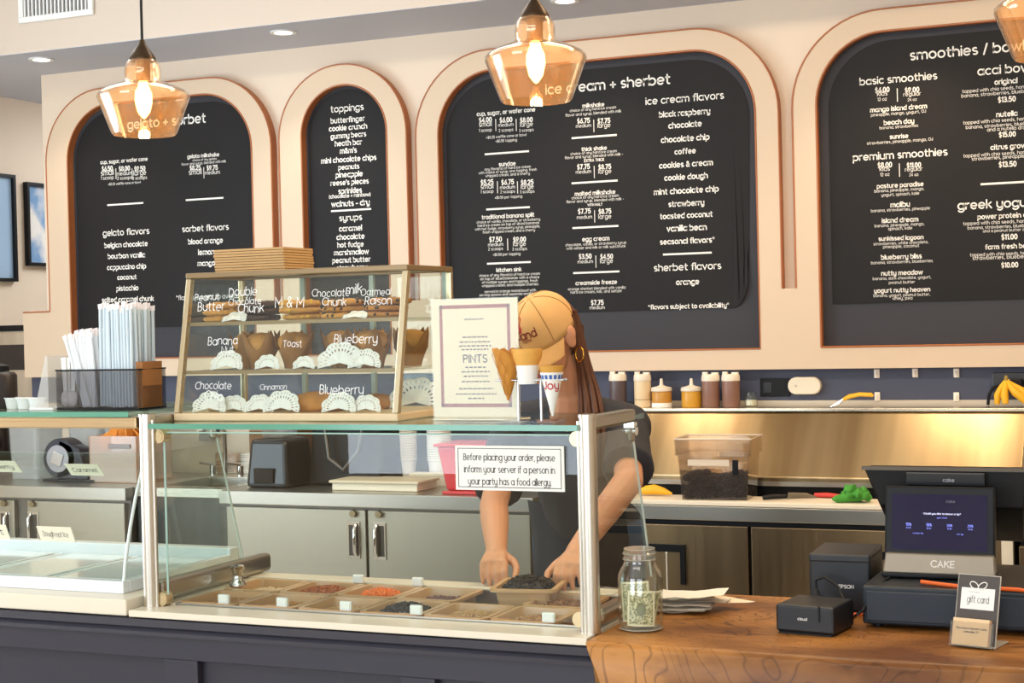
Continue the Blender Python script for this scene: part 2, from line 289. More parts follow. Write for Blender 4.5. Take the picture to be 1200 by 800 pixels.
def figured_wood(name):
    """broad swirling figure with fine dark grain lines"""
    M = bpy.data.materials.new(name); M.use_nodes = True
    nt = M.node_tree; P = nt.nodes['Principled BSDF']
    P.inputs['Roughness'].default_value = .36; P.inputs['Coat Weight'].default_value = .04; P.inputs['Coat Roughness'].default_value = .3; P.inputs['Specular IOR Level'].default_value = .3
    tc = nt.nodes.new('ShaderNodeTexCoord')
    mp = nt.nodes.new('ShaderNodeMapping'); mp.inputs['Scale'].default_value = (1.0, 1.5, 0.7)
    nt.links.new(tc.outputs['Object'], mp.inputs['Vector'])
    n1 = nt.nodes.new('ShaderNodeTexNoise'); n1.inputs['Scale'].default_value = 2.2; n1.inputs['Detail'].default_value = 3; n1.inputs['Distortion'].default_value = .8
    nt.links.new(mp.outputs[0], n1.inputs['Vector'])
    mu = nt.nodes.new('ShaderNodeMath'); mu.operation = 'MULTIPLY'; mu.inputs[1].default_value = 58.0      # contour lines of a smooth field
    nt.links.new(n1.outputs['Fac'], mu.inputs[0])
    fr = nt.nodes.new('ShaderNodeMath'); fr.operation = 'PINGPONG'; fr.inputs[1].default_value = 1.0
    nt.links.new(mu.outputs[0], fr.inputs[0])
    n2 = nt.nodes.new('ShaderNodeTexNoise'); n2.inputs['Scale'].default_value = 3.0; n2.inputs['Detail'].default_value = 5
    nt.links.new(mp.outputs[0], n2.inputs['Vector'])
    n3 = nt.nodes.new('ShaderNodeTexNoise'); n3.inputs['Scale'].default_value = 90.0; n3.inputs['Detail'].default_value = 4
    mp3 = nt.nodes.new('ShaderNodeMapping'); mp3.inputs['Scale'].default_value = (.12, 1.0, .3)
    nt.links.new(tc.outputs['Object'], mp3.inputs['Vector']); nt.links.new(mp3.outputs[0], n3.inputs['Vector'])
    cr = nt.nodes.new('ShaderNodeValToRGB'); e = cr.color_ramp.elements
    e[0].position = .36; e[0].color = lin('6e421d'); e[1].position = .66; e[1].color = lin('bd8243')
    nt.links.new(n2.outputs['Fac'], cr.inputs[0])
    lr = nt.nodes.new('ShaderNodeValToRGB'); e = lr.color_ramp.elements
    e[0].position = .0; e[0].color = (.15, .11, .08, 1); e[1].position = .24; e[1].color = (1, 1, 1, 1)
    nt.links.new(fr.outputs[0], lr.inputs[0])
    gate = nt.nodes.new('ShaderNodeMapRange'); gate.inputs['From Min'].default_value = .42; gate.inputs['From Max'].default_value = .60
    gate.inputs['To Min'].default_value = .4; gate.inputs['To Max'].default_value = 1.0
    n4 = nt.nodes.new('ShaderNodeTexNoise'); n4.inputs['Scale'].default_value = 1.6
    nt.links.new(mp.outputs[0], n4.inputs['Vector']); nt.links.new(n4.outputs['Fac'], gate.inputs['Value'])
    m1 = nt.nodes.new('ShaderNodeMix'); m1.data_type = 'RGBA'; m1.blend_type = 'MULTIPLY'
    nt.links.new(gate.outputs[0], m1.inputs['Factor']); nt.links.new(cr.outputs[0], m1.inputs['A']); nt.links.new(lr.outputs[0], m1.inputs['B'])
    g3 = nt.nodes.new('ShaderNodeValToRGB'); e = g3.color_ramp.elements
    e[0].position = .35; e[0].color = (.72, .66, .6, 1); e[1].position = .55; e[1].color = (1, 1, 1, 1)
    nt.links.new(n3.outputs['Fac'], g3.inputs[0])
    m2 = nt.nodes.new('ShaderNodeMix'); m2.data_type = 'RGBA'; m2.blend_type = 'MULTIPLY'; m2.inputs['Factor'].default_value = .8
    nt.links.new(m1.outputs['Result'], m2.inputs['A']); nt.links.new(g3.outputs[0], m2.inputs['B'])
    nt.links.new(m2.outputs['Result'], P.inputs['Base Color'])
    return M

class MB:
    """collects shapes and links them as ONE mesh object"""
    def __init__(s): s.v = []; s.f = []; s.mi = []; s.cur = 0
    def face(s, idx): s.f.append(idx); s.mi.append(s.cur)
    def add(s, verts, faces, M=None):
        b = len(s.v)
        for p in verts:
            p = Vector(p)
            s.v.append(M @ p if M is not None else p)
        for f in faces: s.face([b + i for i in f])
        return s
    def box(s, x0, x1, y0, y1, z0, z1, M=None):
        v = [(x, y, z) for z in (z0, z1) for y in (y0, y1) for x in (x0, x1)]
        return s.add(v, [(0, 2, 3, 1), (4, 5, 7, 6), (0, 1, 5, 4), (2, 6, 7, 3), (0, 4, 6, 2), (1, 3, 7, 5)], M)
    def hexa(s, bot, top, M=None):
        """eight-corner block, bottom and top quads counter-clockwise"""
        n = len(bot)
        f = [tuple(reversed(range(n))), tuple(range(n, 2 * n))] + [(i, (i + 1) % n, n + (i + 1) % n, n + i) for i in range(n)]
        return s.add(list(bot) + list(top), f, M)
    def prism(s, poly, a, b, plane='xz', M=None):
        def P(u, w, h):
            return {'xz': (u, h, w), 'xy': (u, w, h), 'yz': (h, u, w)}[plane]
        n = len(poly)
        v = [P(u, w, a) for u, w in poly] + [P(u, w, b) for u, w in poly]
        f = [tuple(range(n)), tuple(reversed(range(n, 2 * n)))] + [(i, n + i, n + (i + 1) % n, (i + 1) % n) for i in range(n)]
        return s.add(v, f, M)
    def tube(s, pts, r, seg=10, M=None, caps=True, flat=1.0):
        pts = [Vector(p) for p in pts]
        n = len(pts); rr = r if isinstance(r, (list, tuple)) else [r] * n
        b = len(s.v); prev = None; vs = []
        for i, p in enumerate(pts):
            d = (pts[min(i + 1, n - 1)] - pts[max(i - 1, 0)]).normalized()
            if prev is None:
                a = d.orthogonal().normalized()
            else:
                a = (prev - d * prev.dot(d))
                a = a.normalized() if a.length > 1e-6 else d.orthogonal().normalized()
            prev = a; c = d.cross(a)
            for k in range(seg):
                t = 2 * PI * k / seg
                vs.append(p + rr[i] * (math.cos(t) * a + flat * math.sin(t) * c))
        fs = []
        for i in range(n - 1):
            for k in range(seg):
                fs.append((i * seg + k, i * seg + (k + 1) % seg, (i + 1) * seg + (k + 1) % seg, (i + 1) * seg + k))
        if caps:
            fs.append(tuple(reversed(range(seg)))); fs.append(tuple(range((n - 1) * seg, n * seg)))
        return s.add(vs, fs, M)
    def lathe(s, prof, c=(0, 0, 0), seg=28, M=None, closed=False):
        vs = []
        for r, z in prof:
            for k in range(seg):
                t = 2 * PI * k / seg
                vs.append((c[0] + r * math.cos(t), c[1] + r * math.sin(t), c[2] + z))
        n = len(prof); fs = []
        rng = range(n) if closed else range(n - 1)
        for i in rng:
            j = (i + 1) % n
            for k in range(seg):
                fs.append((i * seg + k, i * seg + (k + 1) % seg, j * seg + (k + 1) % seg, j * seg + k))
        if not closed:
            if prof[0][0] > 1e-5: fs.append(tuple(reversed(range(seg))))
            if prof[-1][0] > 1e-5: fs.append(tuple(range((n - 1) * seg, n * seg)))
        return s.add(vs, fs, M)
    def ell(s, c, rad, R=None, seg=20, rings=12):
        c = Vector(c); vs = []; fs = []
        for i in range(rings + 1):
            t = PI * i / rings
            for k in range(seg):
                a = 2 * PI * k / seg
                p = Vector((rad[0] * math.sin(t) * math.cos(a), rad[1] * math.sin(t) * math.sin(a), rad[2] * math.cos(t)))
                vs.append(c + (R @ p if R is not None else p))
        for i in range(rings):
            for k in range(seg):
                fs.append((i * seg + k, (i + 1) * seg + k, (i + 1) * seg + (k + 1) % seg, i * seg + (k + 1) % seg))
        return s.add(vs, fs)
    def cap(s, p0, r0, p1, r1, seg=14):
        """tapered capsule"""
        p0 = Vector(p0); p1 = Vector(p1); d = p1 - p0
        n = 5; pts = []; rs = []
        dn = d.normalized()
        for i in range(n + 1):
            t = PI / 2 * i / n
            pts.append(p0 - dn * r0 * math.cos(t)); rs.append(max(r0 * math.sin(t), r0 * 0.04))
        for i in range(n + 1):
            t = PI / 2 * i / n
            pts.append(p1 + dn * r1 * math.sin(t)); rs.append(max(r1 * math.cos(t), r1 * 0.04))
        return s.tube(pts, rs, seg)
    def mesh(s, name):
        me = bpy.data.meshes.new(name)
        me.from_pydata([tuple(p) for p in s.v], [], s.f)
        for p, i in zip(me.polygons, s.mi): p.material_index = i
        return me
    def build(s, name, mats, parent=None, smooth=False, bevel=0.0, segs=2, merge=0.0):
        me = s.mesh(name)
        bm = bmesh.new(); bm.from_mesh(me)
        if merge: bmesh.ops.remove_doubles(bm, verts=bm.verts, dist=merge)
        bmesh.ops.recalc_face_normals(bm, faces=bm.faces)
        bm.to_mesh(me); bm.free()
        for mm_ in (mats if isinstance(mats, (list, tuple)) else [mats]): me.materials.append(mm_)
        if smooth:
            me.shade_smooth()
            me.set_sharp_from_angle(angle=math.radians(50))
        o = bpy.data.objects.new(name, me)
        sc.collection.objects.link(o)
        if bevel:
            b = o.modifiers.new('bevel', 'BEVEL'); b.width = bevel; b.segments = segs; b.limit_method = 'ANGLE'; b.angle_limit = math.radians(40)
            b.harden_normals = False
        if parent: o.parent = parent
        return o

def remesh(o, voxel, smooth=6, factor=0.5):
    """fuse overlapping limbs into one continuous surface and bake it"""
    r = o.modifiers.new('fuse', 'REMESH'); r.mode = 'VOXEL'; r.voxel_size = voxel; r.use_smooth_shade = True
    if smooth:
        q = o.modifiers.new('soften', 'SMOOTH'); q.iterations = smooth; q.factor = factor
    dg = bpy.context.evaluated_depsgraph_get()
    me = bpy.data.meshes.new_from_object(o.evaluated_get(dg))
    o.modifiers.clear(); o.data = me
    me.shade_smooth()
    return o

def tag(o, label, cat, group=None, kind=None):
    o['label'] = label; o['category'] = cat
    if group: o['group'] = group
    if kind: o['kind'] = kind
    return o
def thing(name, label, cat, loc=(0, 0, 0), rz=0.0, group=None):
    o = bpy.data.objects.new(name, None); sc.collection.objects.link(o)
    o.empty_display_size = 0.05
    o.location = loc; o.rotation_euler = (0, 0, rz)
    return tag(o, label, cat, group)
def struct(name, mb, m, **k):
    o = mb.build(name, m, **k); o['kind'] = 'structure'; return o
def dup(root, loc=None, rz=None, label=None, group=None, scale=None):
    r = root.copy(); sc.collection.objects.link(r)
    if loc is not None: r.location = loc
    if rz is not None: r.rotation_euler = (root.rotation_euler[0], root.rotation_euler[1], rz)
    if label: r['label'] = label
    if group: r['group'] = group
    if scale: r.scale = scale
    for ch in list(root.children):
        c = ch.copy(); sc.collection.objects.link(c); c.parent = r
        for g in list(ch.children):
            d = g.copy(); sc.collection.objects.link(d); d.parent = c
    return r
def setmats(o, *ms):
    """own mesh copy with other materials"""
    o.data = o.data.copy(); o.data.materials.clear()
    for x in ms: o.data.materials.append(x)

def rot(ax, deg): return Matrix.Rotation(math.radians(deg), 4, ax)
def T(x, y, z): return Matrix.Translation((x, y, z))

def rrect(x0, x1, z0, z1, r, n=10, corners='all'):
    """rounded rectangle; corners = 'all' or 'top'"""
    pts = []
    def arc(cx, cz, a0):
        for i in range(n + 1):
            a = a0 + PI / 2 * i / n
            pts.append((cx + r * math.cos(a), cz + r * math.sin(a)))
    if corners == 'top':
        pts += [(x0, z0), (x1, z0)]
    else:
        arc(x0 + r, z0 + r, PI); arc(x1 - r, z0 + r, 1.5 * PI)
    arc(x1 - r, z1 - r, 0); arc(x0 + r, z1 - r, PI / 2)
    return pts

# ------------------------------------------------------------ stroke lettering
def _a(cx, cy, rx, ry, a0, a1, n=10):
    return [(cx + rx * math.cos(math.radians(a0 + (a1 - a0) * i / n)), cy + ry * math.sin(math.radians(a0 + (a1 - a0) * i / n))) for i in range(n + 1)]
_o = _a(.5, .5, .5, .5, 0, 360, 16)
H = 1.45
GL = {
 'a': (1, [_o, [(1, 1), (1, 0)]]), 'b': (1, [_o, [(0, H), (0, 0)]]), 'c': (.86, [_a(.5, .5, .5, .5, 50, 310)]), 'd': (1, [_o, [(1, H), (1, 0)]]),
 'e': (1, [[(0.02, .5), (1, .5)] + _a(.5, .5, .5, .5, 0, 310, 14)]), 'f': (.6, [[(.25, 0), (.25, 1.15)] + _a(.55, 1.15, .3, .3, 180, 75, 5), [(0, .95), (.58, .95)]]),
 'g': (1, [_o, [(1, 1), (1, -.05)] + _a(.5, -.05, .5, .42, 0, -150, 8)]), 'h': (.9, [[(0, H), (0, 0)], _a(.45, .55, .45, .45, 180, 0, 8) + [(.9, 0)]]),
 'i': (.0, [[(0, 0), (0, 1)], [(0, 1.36), (0, 1.42)]]), 'j': (.2, [[(.2, 1), (.2, -.2)] + _a(0, -.2, .2, .25, 0, -90, 4), [(.2, 1.36), (.2, 1.42)]]),
 'k': (.8, [[(0, H), (0, 0)], [(.75, 1), (.03, .42)], [(.28, .62), (.8, 0)]]), 'l': (.0, [[(0, H), (0, 0)]]),
 'm': (1.5, [[(0, 1), (0, 0)], _a(.375, .6, .375, .4, 180, 0, 7) + [(.75, 0)], _a(1.125, .6, .375, .4, 180, 0, 7) + [(1.5, 0)]]),
 'n': (.9, [[(0, 1), (0, 0)], _a(.45, .55, .45, .45, 180, 0, 8) + [(.9, 0)]]), 'o': (1, [_o]), 'p': (1, [_o, [(0, 1), (0, -.47)]]), 'q': (1, [_o, [(1, 1), (1, -.47)]]),
 'r': (.5, [[(0, 1), (0, 0)], _a(.45, .5, .45, .5, 180, 80, 5)]), 's': (.7, [_a(.36, .745, .32, .255, 50, 270, 8) + _a(.36, .245, .34, .245, 90, -130, 8)]),
 't': (.6, [[(.22, 1.35), (.22, .3)] + _a(.5, .3, .28, .3, 180, 285, 4), [(0, .97), (.58, .97)]]), 'u': (.9, [[(0, 1), (0, .45)] + _a(.45, .45, .45, .45, 180, 360, 8), [(.9, 1), (.9, 0)]]),
 'v': (.9, [[(0, 1), (.45, 0), (.9, 1)]]), 'w': (1.4, [[(0, 1), (.36, 0), (.7, .95), (1.04, 0), (1.4, 1)]]), 'x': (.8, [[(0, 1), (.8, 0)], [(.8, 1), (0, 0)]]),
 'y': (.9, [[(0, 1), (0, .45)] + _a(.45, .45, .45, .45, 180, 360, 8), [(.9, 1), (.9, -.05)] + _a(.45, -.05, .45, .4, 0, -140, 6)]), 'z': (.8, [[(0, 1), (.8, 1), (0, 0), (.8, 0)]]),
 '0': (.8, [_a(.4, .7, .4, .7, 0, 360, 16)]), '1': (.3, [[(0, 1.15), (.3, 1.4), (.3, 0)]]), '2': (.8, [_a(.4, 1.0, .4, .4, 165, -30, 8) + [(0, 0), (.8, 0)]]),
 '3': (.8, [_a(.38, 1.05, .36, .35, 150, -90, 8) + _a(.38, .36, .42, .36, 90, -150, 8)]), '4': (.85, [[(.65, 0), (.65, 1.4), (0, .4), (.85, .4)]]),
 '5': (.8, [[(.72, 1.4), (.14, 1.4), (.06, .8)] + _a(.38, .45, .42, .45, 115, -145, 9)]), '6': (.8, [_a(.4, .42, .4, .42, 0, 360, 14), [(.66, 1.4), (.05, .6)]]),
 '7': (.75, [[(0, 1.4), (.75, 1.4), (.25, 0)]]), '8': (.8, [_a(.4, 1.05, .33, .34, 0, 360, 12), _a(.4, .36, .4, .36, 0, 360, 12)]), '9': (.8, [_a(.4, .98, .4, .42, 0, 360, 14), [(.14, 0), (.75, .8)]]),
 '$': (.7, [_a(.36, 1.0, .34, .33, 40, 270, 8) + _a(.36, .36, .36, .33, 90, -140, 8), [(.36, 1.6), (.36, -.2)]]), '.': (.0, [[(0, 0), (0, .07)]]), ',': (.1, [[(.1, .07), (0, -.22)]]),
 '/': (.5, [[(0, -.15), (.5, 1.5)]]), '+': (.8, [[(0, .55), (.8, .55)], [(.4, .15), (.4, .95)]]), '-': (.5, [[(0, .5), (.5, .5)]]), '&': (.9, [[(.95, 0), (.2, .95)] + _a(.4, 1.12, .24, .26, 200, -30, 7) + [(.12, .5)] + _a(.36, .33, .34, .33, 160, 350, 8) + [(.9, .7)]]),
 "'": (.0, [[(0, H), (0, 1.1)]]), '*': (.5, [[(.25, 1.4), (.25, .9)], [(.03, 1.28), (.47, 1.02)], [(.03, 1.02), (.47, 1.28)]]), '(': (.3, [_a(.5, .6, .5, .95, 125, 235, 6)]), ')': (.3, [_a(-.2, .6, .5, .95, 55, -55, 6)]), '%': (1, [_a(.22, 1.1, .2, .25, 0, 360, 8), _a(.78, .3, .2, .25, 0, 360, 8), [(.15, 0), (.85, 1.4)]]), '?': (.7, [_a(.35, 1.08, .33, .33, 170, -60, 7) + [(.35, .45)], [(.35, 0), (.35, .07)]]),
 'A': (1.1, [[(0, 0), (.55, 1.4), (1.1, 0)], [(.2, .48), (.9, .48)]]), 'B': (.85, [[(0, 0), (0, 1.4), (.4, 1.4)] + _a(.4, 1.06, .36, .34, 90, -90, 6) + [(.05, .72)], [(.4, .72)] + _a(.42, .36, .42, .36, 90, -90, 6) + [(0, 0)]]),
 'C': (1.1, [_a(.7, .7, .7, .7, 48, 312, 12)]), 'D': (1, [[(0, 0), (0, 1.4), (.35, 1.4)] + _a(.35, .7, .65, .7, 90, -90, 9) + [(0, 0)]]), 'E': (.75, [[(.75, 1.4), (0, 1.4), (0, 0), (.75, 0)], [(0, .72), (.65, .72)]]),
 'F': (.7, [[(.7, 1.4), (0, 1.4), (0, 0)], [(0, .72), (.6, .72)]]), 'H': (.95, [[(0, 0), (0, 1.4)], [(.95, 0), (.95, 1.4)], [(0, .72), (.95, .72)]]), 'I': (0, [[(0, 0), (0, 1.4)]]), 'J': (.6, [[(.6, 1.4), (.6, .35)] + _a(.3, .35, .3, .35, 0, -170, 6)]),
 'K': (.9, [[(0, 0), (0, 1.4)], [(.85, 1.4), (.03, .6)], [(.3, .85), (.9, 0)]]), 'L': (.7, [[(0, 1.4), (0, 0), (.7, 0)]]), 'M': (1.2, [[(0, 0), (0, 1.4), (.6, .45), (1.2, 1.4), (1.2, 0)]]), 'N': (1, [[(0, 0), (0, 1.4), (1, 0), (1, 1.4)]]),
 'O': (1.35, [_a(.68, .7, .68, .7, 0, 360, 18)]), 'P': (.85, [[(0, 0), (0, 1.4), (.4, 1.4)] + _a(.4, 1.03, .42, .37, 90, -90, 7) + [(.03, .66)]]), 'R': (.9, [[(0, 0), (0, 1.4), (.4, 1.4)] + _a(.4, 1.03, .42, .37, 90, -90, 7) + [(.03, .66)], [(.4, .66), (.88, 0)]]),
 'S': (.85, [_a(.42, 1.04, .38, .36, 40, 270, 8) + _a(.42, .34, .42, .34, 90, -140, 8)]), 'T': (.95, [[(0, 1.4), (.95, 1.4)], [(.475, 1.4), (.475, 0)]]), 'W': (1.5, [[(0, 1.4), (.38, 0), (.75, 1.3), (1.12, 0), (1.5, 1.4)]]), 'X': (.9, [[(0, 0), (.9, 1.4)], [(0, 1.4), (.9, 0)]]),
}
def ribbon(mb, pts, w, O, R, U, caps=True):
    closed = len(pts) > 3 and abs(pts[0][0] - pts[-1][0]) < 1e-6 and abs(pts[0][1] - pts[-1][1]) < 1e-6
    P = [Vector((x, y)) for x, y in (pts[:-1] if closed else pts)]
    n = len(P); h = w / 2; b = len(mb.v)
    for i in range(n):
        p0 = P[i - 1] if (i > 0 or closed) else None
        p1 = P[(i + 1) % n] if (i < n - 1 or closed) else None
        t0 = (P[i] - p0).normalized() if p0 is not None and (P[i] - p0).length > 0 else None
        t1 = (p1 - P[i]).normalized() if p1 is not None and (p1 - P[i]).length > 0 else None
        if t0 is None: t0 = t1
        if t1 is None: t1 = t0
        n0 = Vector((-t0.y, t0.x)); n1 = Vector((-t1.y, t1.x)); nn = n0 + n1
        nn = nn.normalized() if nn.length > 1e-3 else n0
        k = h / max(0.5, nn.dot(n0))
        for sgn in (1, -1):
            q = P[i] + nn * k * sgn
            mb.v.append(O + R * q.x + U * q.y)
    m_ = n if closed else n - 1
    for i in range(m_):
        j = (i + 1) % n
        mb.face([b + 2 * i, b + 2 * i + 1, b + 2 * j + 1, b + 2 * j])
    if caps and not closed:
        for e, q, d in ((0, P[0], P[0] - P[1]), (n - 1, P[-1], P[-1] - P[-2])):
            d = d.normalized(); nn = Vector((-d.y, d.x)); c = len(mb.v)
            for a in (90, 30, -30, -90):
                t = math.radians(a)
                v = q + h * (math.cos(t) * d + math.sin(t) * nn)
                mb.v.append(O + R * v.x + U * v.y)
            mb.face([c, c + 1, c + 2, c + 3])
def text_w(t, sp=.34): 
    x = 0
    for ch in t:
        if ch == ' ': x += .62
        else: x += GL[ch][0] + sp
    return x - sp
def text(mb, t, O, R, U, w=None, xh=None, weight=.2, sp=.34, align='c', wob=0.0, serif=0.0, squash=1.0):
    """writes t along R with x-height along U; fitted to width w or x-height xh; O is base centre (or base left)"""
    O, R, U = Vector(O), Vector(R).normalized(), Vector(U).normalized()
    tw = text_w(t, sp)
    s = w / tw if w else xh * squash
    sy = xh if xh else s / squash
    x = -tw / 2 if align == 'c' else 0
    caps = s > 0.0042
    for ch in t:
        if ch == ' ': x += .62; continue
        g = GL[ch]
        dy = random.uniform(-wob, wob); rr = random.uniform(-wob, wob) * .6
        for pl in g[1]:
            q = []
            for px_, py_ in pl:
                qx, qy = x + px_ + rr * (py_ - .5), py_ + dy - rr * (px_ - .5)
                q.append((qx * s, qy * sy))
            if len(q) > 1: ribbon(mb, q, weight * min(s, sy), O, R, U, caps)
            if serif and len(pl) > 1:
                for e, f_ in ((0, 1), (-1, -2)):
                    if abs(pl[e][0] - pl[f_][0]) < .05 and abs(pl[e][1] - pl[f_][1]) > .3:
                        cx, cy = q[e]
                        ribbon(mb, [(cx - serif * s, cy), (cx + serif * s, cy)], weight * .6 * s, O, R, U, False)
        x += g[0] + sp
    return mb

# ------------------------------------------------------------ materials
PEACH = mat('peach_paint', 'ecd9c2', 0.6, bump=.05, bscale=300)
PANEL = mat('peach_panel_paint', 'dac3a8', 0.5, bump=.03, bscale=300)
EDGE = mat('copper_edge', 'b06a3c', 0.45, var=.12, vscale=30)
SOFFIT = mat('pale_grey_ceiling', 'c9ccd6', 0.7)
WHITE = mat('white_paint', 'f1eee8', 0.5)
NAVY = mat('navy_paint', '454a5e', 0.55)
BOARD = mat('black_board', '34343a', 0.7)
POSTER = mat('menu_paper', '1d1b1b', 0.6, spec=.25, var=.10, vscale=6)
INK = mat('white_ink', 'f4f1ea', 0.6)
MARKER = mat('white_marker', 'fbfbf8', 0.6)
DARKBASE = mat('charcoal_cabinet_paint', '2d2b36', 0.45, bump=.04, bscale=250)
STEEL = steel('brushed_steel', 'bbb6ab', .32, 0, .05)
POSTST = mat('polished_post_steel', 'd6d0c4', .30, 1.0)
STEELV = steel('brushed_steel_vertical', 'a9a292', .40, 2, .06)
STEELD = hood_metal('worn_steel_door', '7d6a52', 'a8916f', .34)
CHROME = mat('chrome', 'd8d8d8', .08, 1.0)
BLACKP = mat('black_plastic', '121316', .4, spec=.25)
DGREY = mat('charcoal_plastic', '1d2024', .38, bump=.05, bscale=900)
GLASS = glass('clear_glass', 'fafdfb')
GLASSE = mat('green_glass_edge', '5f9e86', .15, spec=.6)
ACRYL = glass('clear_acrylic', 'fafafa', 1.49)
WALNUT = figured_wood('monkeypod_wood')
PAPER = mat('white_paper', 'f3f0ea', .8)
CREAM = mat('cream_plastic', 'eadfc8', .45)
WHITEP = mat('white_plastic', 'efefec', .35)
KRAFT = mat('kraft_paper', 'c79f6b', .8, var=.1, vscale=40)
BLACKINK = mat('black_ink', '2a2826', .7)

# ------------------------------------------------------------ room shell
WY = 6.30      # back wall plane
PY = 6.25      # face of the raised arch panel
b = MB(); b.box(-6.2, 3.6, -3.2, 9.2, -0.1, 0)
struct('floor', b, mat('grey_floor_tile', 'c9c2b6', .5, var=.1, vscale=3))
b = MB(); b.box(-5.28, 3.5, WY, WY + .15, 1.70, 2.87); b.box(-5.39, 3.5, WY, WY + .15, 1.365, 1.70)
struct('wall_back', b, PEACH)
b = MB(); b.box(-5.39, 3.5, WY, WY + .15, 1.238, 1.366)
struct('trim_1', b, NAVY)
b = MB(); b.box(-5.39, 3.5, WY, WY + .15, 0, 1.2385)
struct('wall_back_lower', b, mat('beige_splash_tile', 'cfc4b2', .35))
b = MB(); b.box(-3.74, -2.15, WY - .002, WY + .1, .80, 1.2382)
struct('trim_6', b, mat('dark_splash_panel', '35343a', .5))
b = MB(); b.box(-6.1, -5.93, -3.0, 1.3, 0, 3.3); b.box(-6.1, -5.93, 1.3, 3.9, 0, .8); b.box(-6.1, -5.93, 1.3, 3.9, 2.7, 3.3); b.box(-6.1, -5.93, 3.9, 9.0, 0, 3.3)
struct('wall_left', b, PEACH)
b = MB(); b.box(-6.1, 3.6, 9.0, 9.15, 0, 3.3)
struct('wall_rear', b, PEACH)
b = MB(); b.box(3.5, 3.65, -3.0, 9.0, 0, 3.3)
struct('wall_right', b, PEACH)
b = MB()
for x0, x1 in ((-6.1, -4.95), (-2.25, -.75), (1.95, 3.5)): b.box(x0, x1, -3.15, -3.0, 0, 3.3)
for x0, x1 in ((-4.95, -2.25), (-.75, 1.95)): b.box(x0, x1, -3.15, -3.0, 0, .65); b.box(x0, x1, -3.15, -3.0, 2.75, 3.3)
struct('wall_front', b, PEACH)
for i, (x0, x1) in enumerate(((-4.95, -2.25), (-.75, 1.95))):
    w = bpy.data.objects.new('window_%d' % (i + 1), None); sc.collection.objects.link(w); w['kind'] = 'structure'
    b = MB()
    for a0, a1 in ((x0, x0 + .06), (x1 - .06, x1), ((x0 + x1) / 2 - .03, (x0 + x1) / 2 + .03)): b.box(a0, a1, -3.12, -3.03, .65, 2.75)
    b.box(x0, x1, -3.12, -3.03, .65, .71); b.box(x0, x1, -3.12, -3.03, 2.69, 2.75)
    b.build('window_frame', WHITE, w)
    b = MB(); b.box(x0, x1, -3.08, -3.07, .71, 2.69); b.build('pane', GLASS, w)
w = bpy.data.objects.new('window_3', None); sc.collection.objects.link(w); w['kind'] = 'structure'
b = MB()
for a0, a1 in ((1.3, 1.36), (3.84, 3.9), (2.57, 2.63)): b.box(-6.05, -5.97, a0, a1, .8, 2.7)
b.box(-6.05, -5.97, 1.3, 3.9, .8, .86); b.box(-6.05, -5.97, 1.3, 3.9, 2.64, 2.7)
b.build('window_frame', WHITE, w)
b = MB(); b.box(-6.02, -6.01, 1.3, 3.9, .86, 2.64); b.build('pane', GLASS, w)
b = MB(); b.box(-6.1, 3.6, -3.1, 5.79, 3.3, 3.4)
struct('ceiling', b, WHITE)
b = MB(); b.box(-6.1, 3.6, 5.77, 5.90, 2.8725, 3.4)
struct('trim_2', b, mat('peach_bulkhead', 'd6c6b6', .6, bump=.05, bscale=300))
b = MB(); b.box(-6.1, 3.6, 5.7705, 9.1, 2.8705, 2.99)
struct('ceiling_soffit', b, SOFFIT)

# raised panel with four arched openings; above the low strip it is four separate arch frames
def archout(x0, x1, z1, r): return rrect(x0, x1, 1.69, z1, r, 14, 'top')
ARCH = [  # outer x0, x1, top, r   inner x0, x1, bottom, top, r
    (-5.222, -3.921, 2.765, .34, -5.092, -4.027, 1.452, 2.690, .27),
    (-3.878, -3.219, 2.765, .325, -3.759, -3.318, 1.452, 2.672, .2195),
    (-3.173, -1.541, 2.765, .36, -3.063, -1.636, 1.450, 2.677, .27),
    (-1.484, 0.150, 2.768, .36, -1.388, 0.035, 1.452, 2.682, .27)]
def holed(mb, outer, holes, ya, yb):
    bm = bmesh.new()
    loops = []
    for lp in [outer] + holes:
        vs = [bm.verts.new((x, ya, z)) for x, z in lp]
        es = [bm.edges.new((vs[i], vs[(i + 1) % len(vs)])) for i in range(len(vs))]
        loops.append(lp)
    bmesh.ops.triangle_fill(bm, edges=bm.edges[:], use_beauty=True)
    bm.verts.ensure_lookup_table()
    vs = [v.co.copy() for v in bm.verts]; fs = [[v.index for v in f.verts] for f in bm.faces]
    bm.free()
    mb.cur = 0
    mb.add(vs, fs); mb.add([(v.x, yb, v.z) for v in vs], fs)
    mb.cur = 1
    for lp in loops:
        n = len(lp)
        mb.add([(x, ya, z) for x, z in lp] + [(x, yb, z) for x, z in lp], [(i, (i + 1) % n, n + (i + 1) % n, n + i) for i in range(n)])
    mb.cur = 0
outer = [(-5.39, 1.366), (.6, 1.366), (.6, 1.69)]
for A in reversed(ARCH):
    x0, x1, z1, r = A[:4]
    pts = archout(x0, x1, z1, r)      # starts (x0,z0),(x1,z0) then up right side to left
    outer += [pts[1]] + pts[2:] + [pts[0]]
outer += [(-5.39, 1.69)]
b = MB()
holed(b, outer, [rrect(A[4], A[5], A[6], A[7], A[8], 14, 'top') for A in ARCH], PY, WY - .0005)
me = b.mesh('trim_3')
bm = bmesh.new(); bm.from_mesh(me); bmesh.ops.remove_doubles(bm, verts=bm.verts, dist=1e-5); bmesh.ops.recalc_face_normals(bm, faces=bm.faces); bm.to_mesh(me); bm.free()
me.materials.append(PANEL); me.materials.append(EDGE)
o = bpy.data.objects.new('trim_3', me); sc.collection.objects.link(o); o['kind'] = 'structure'
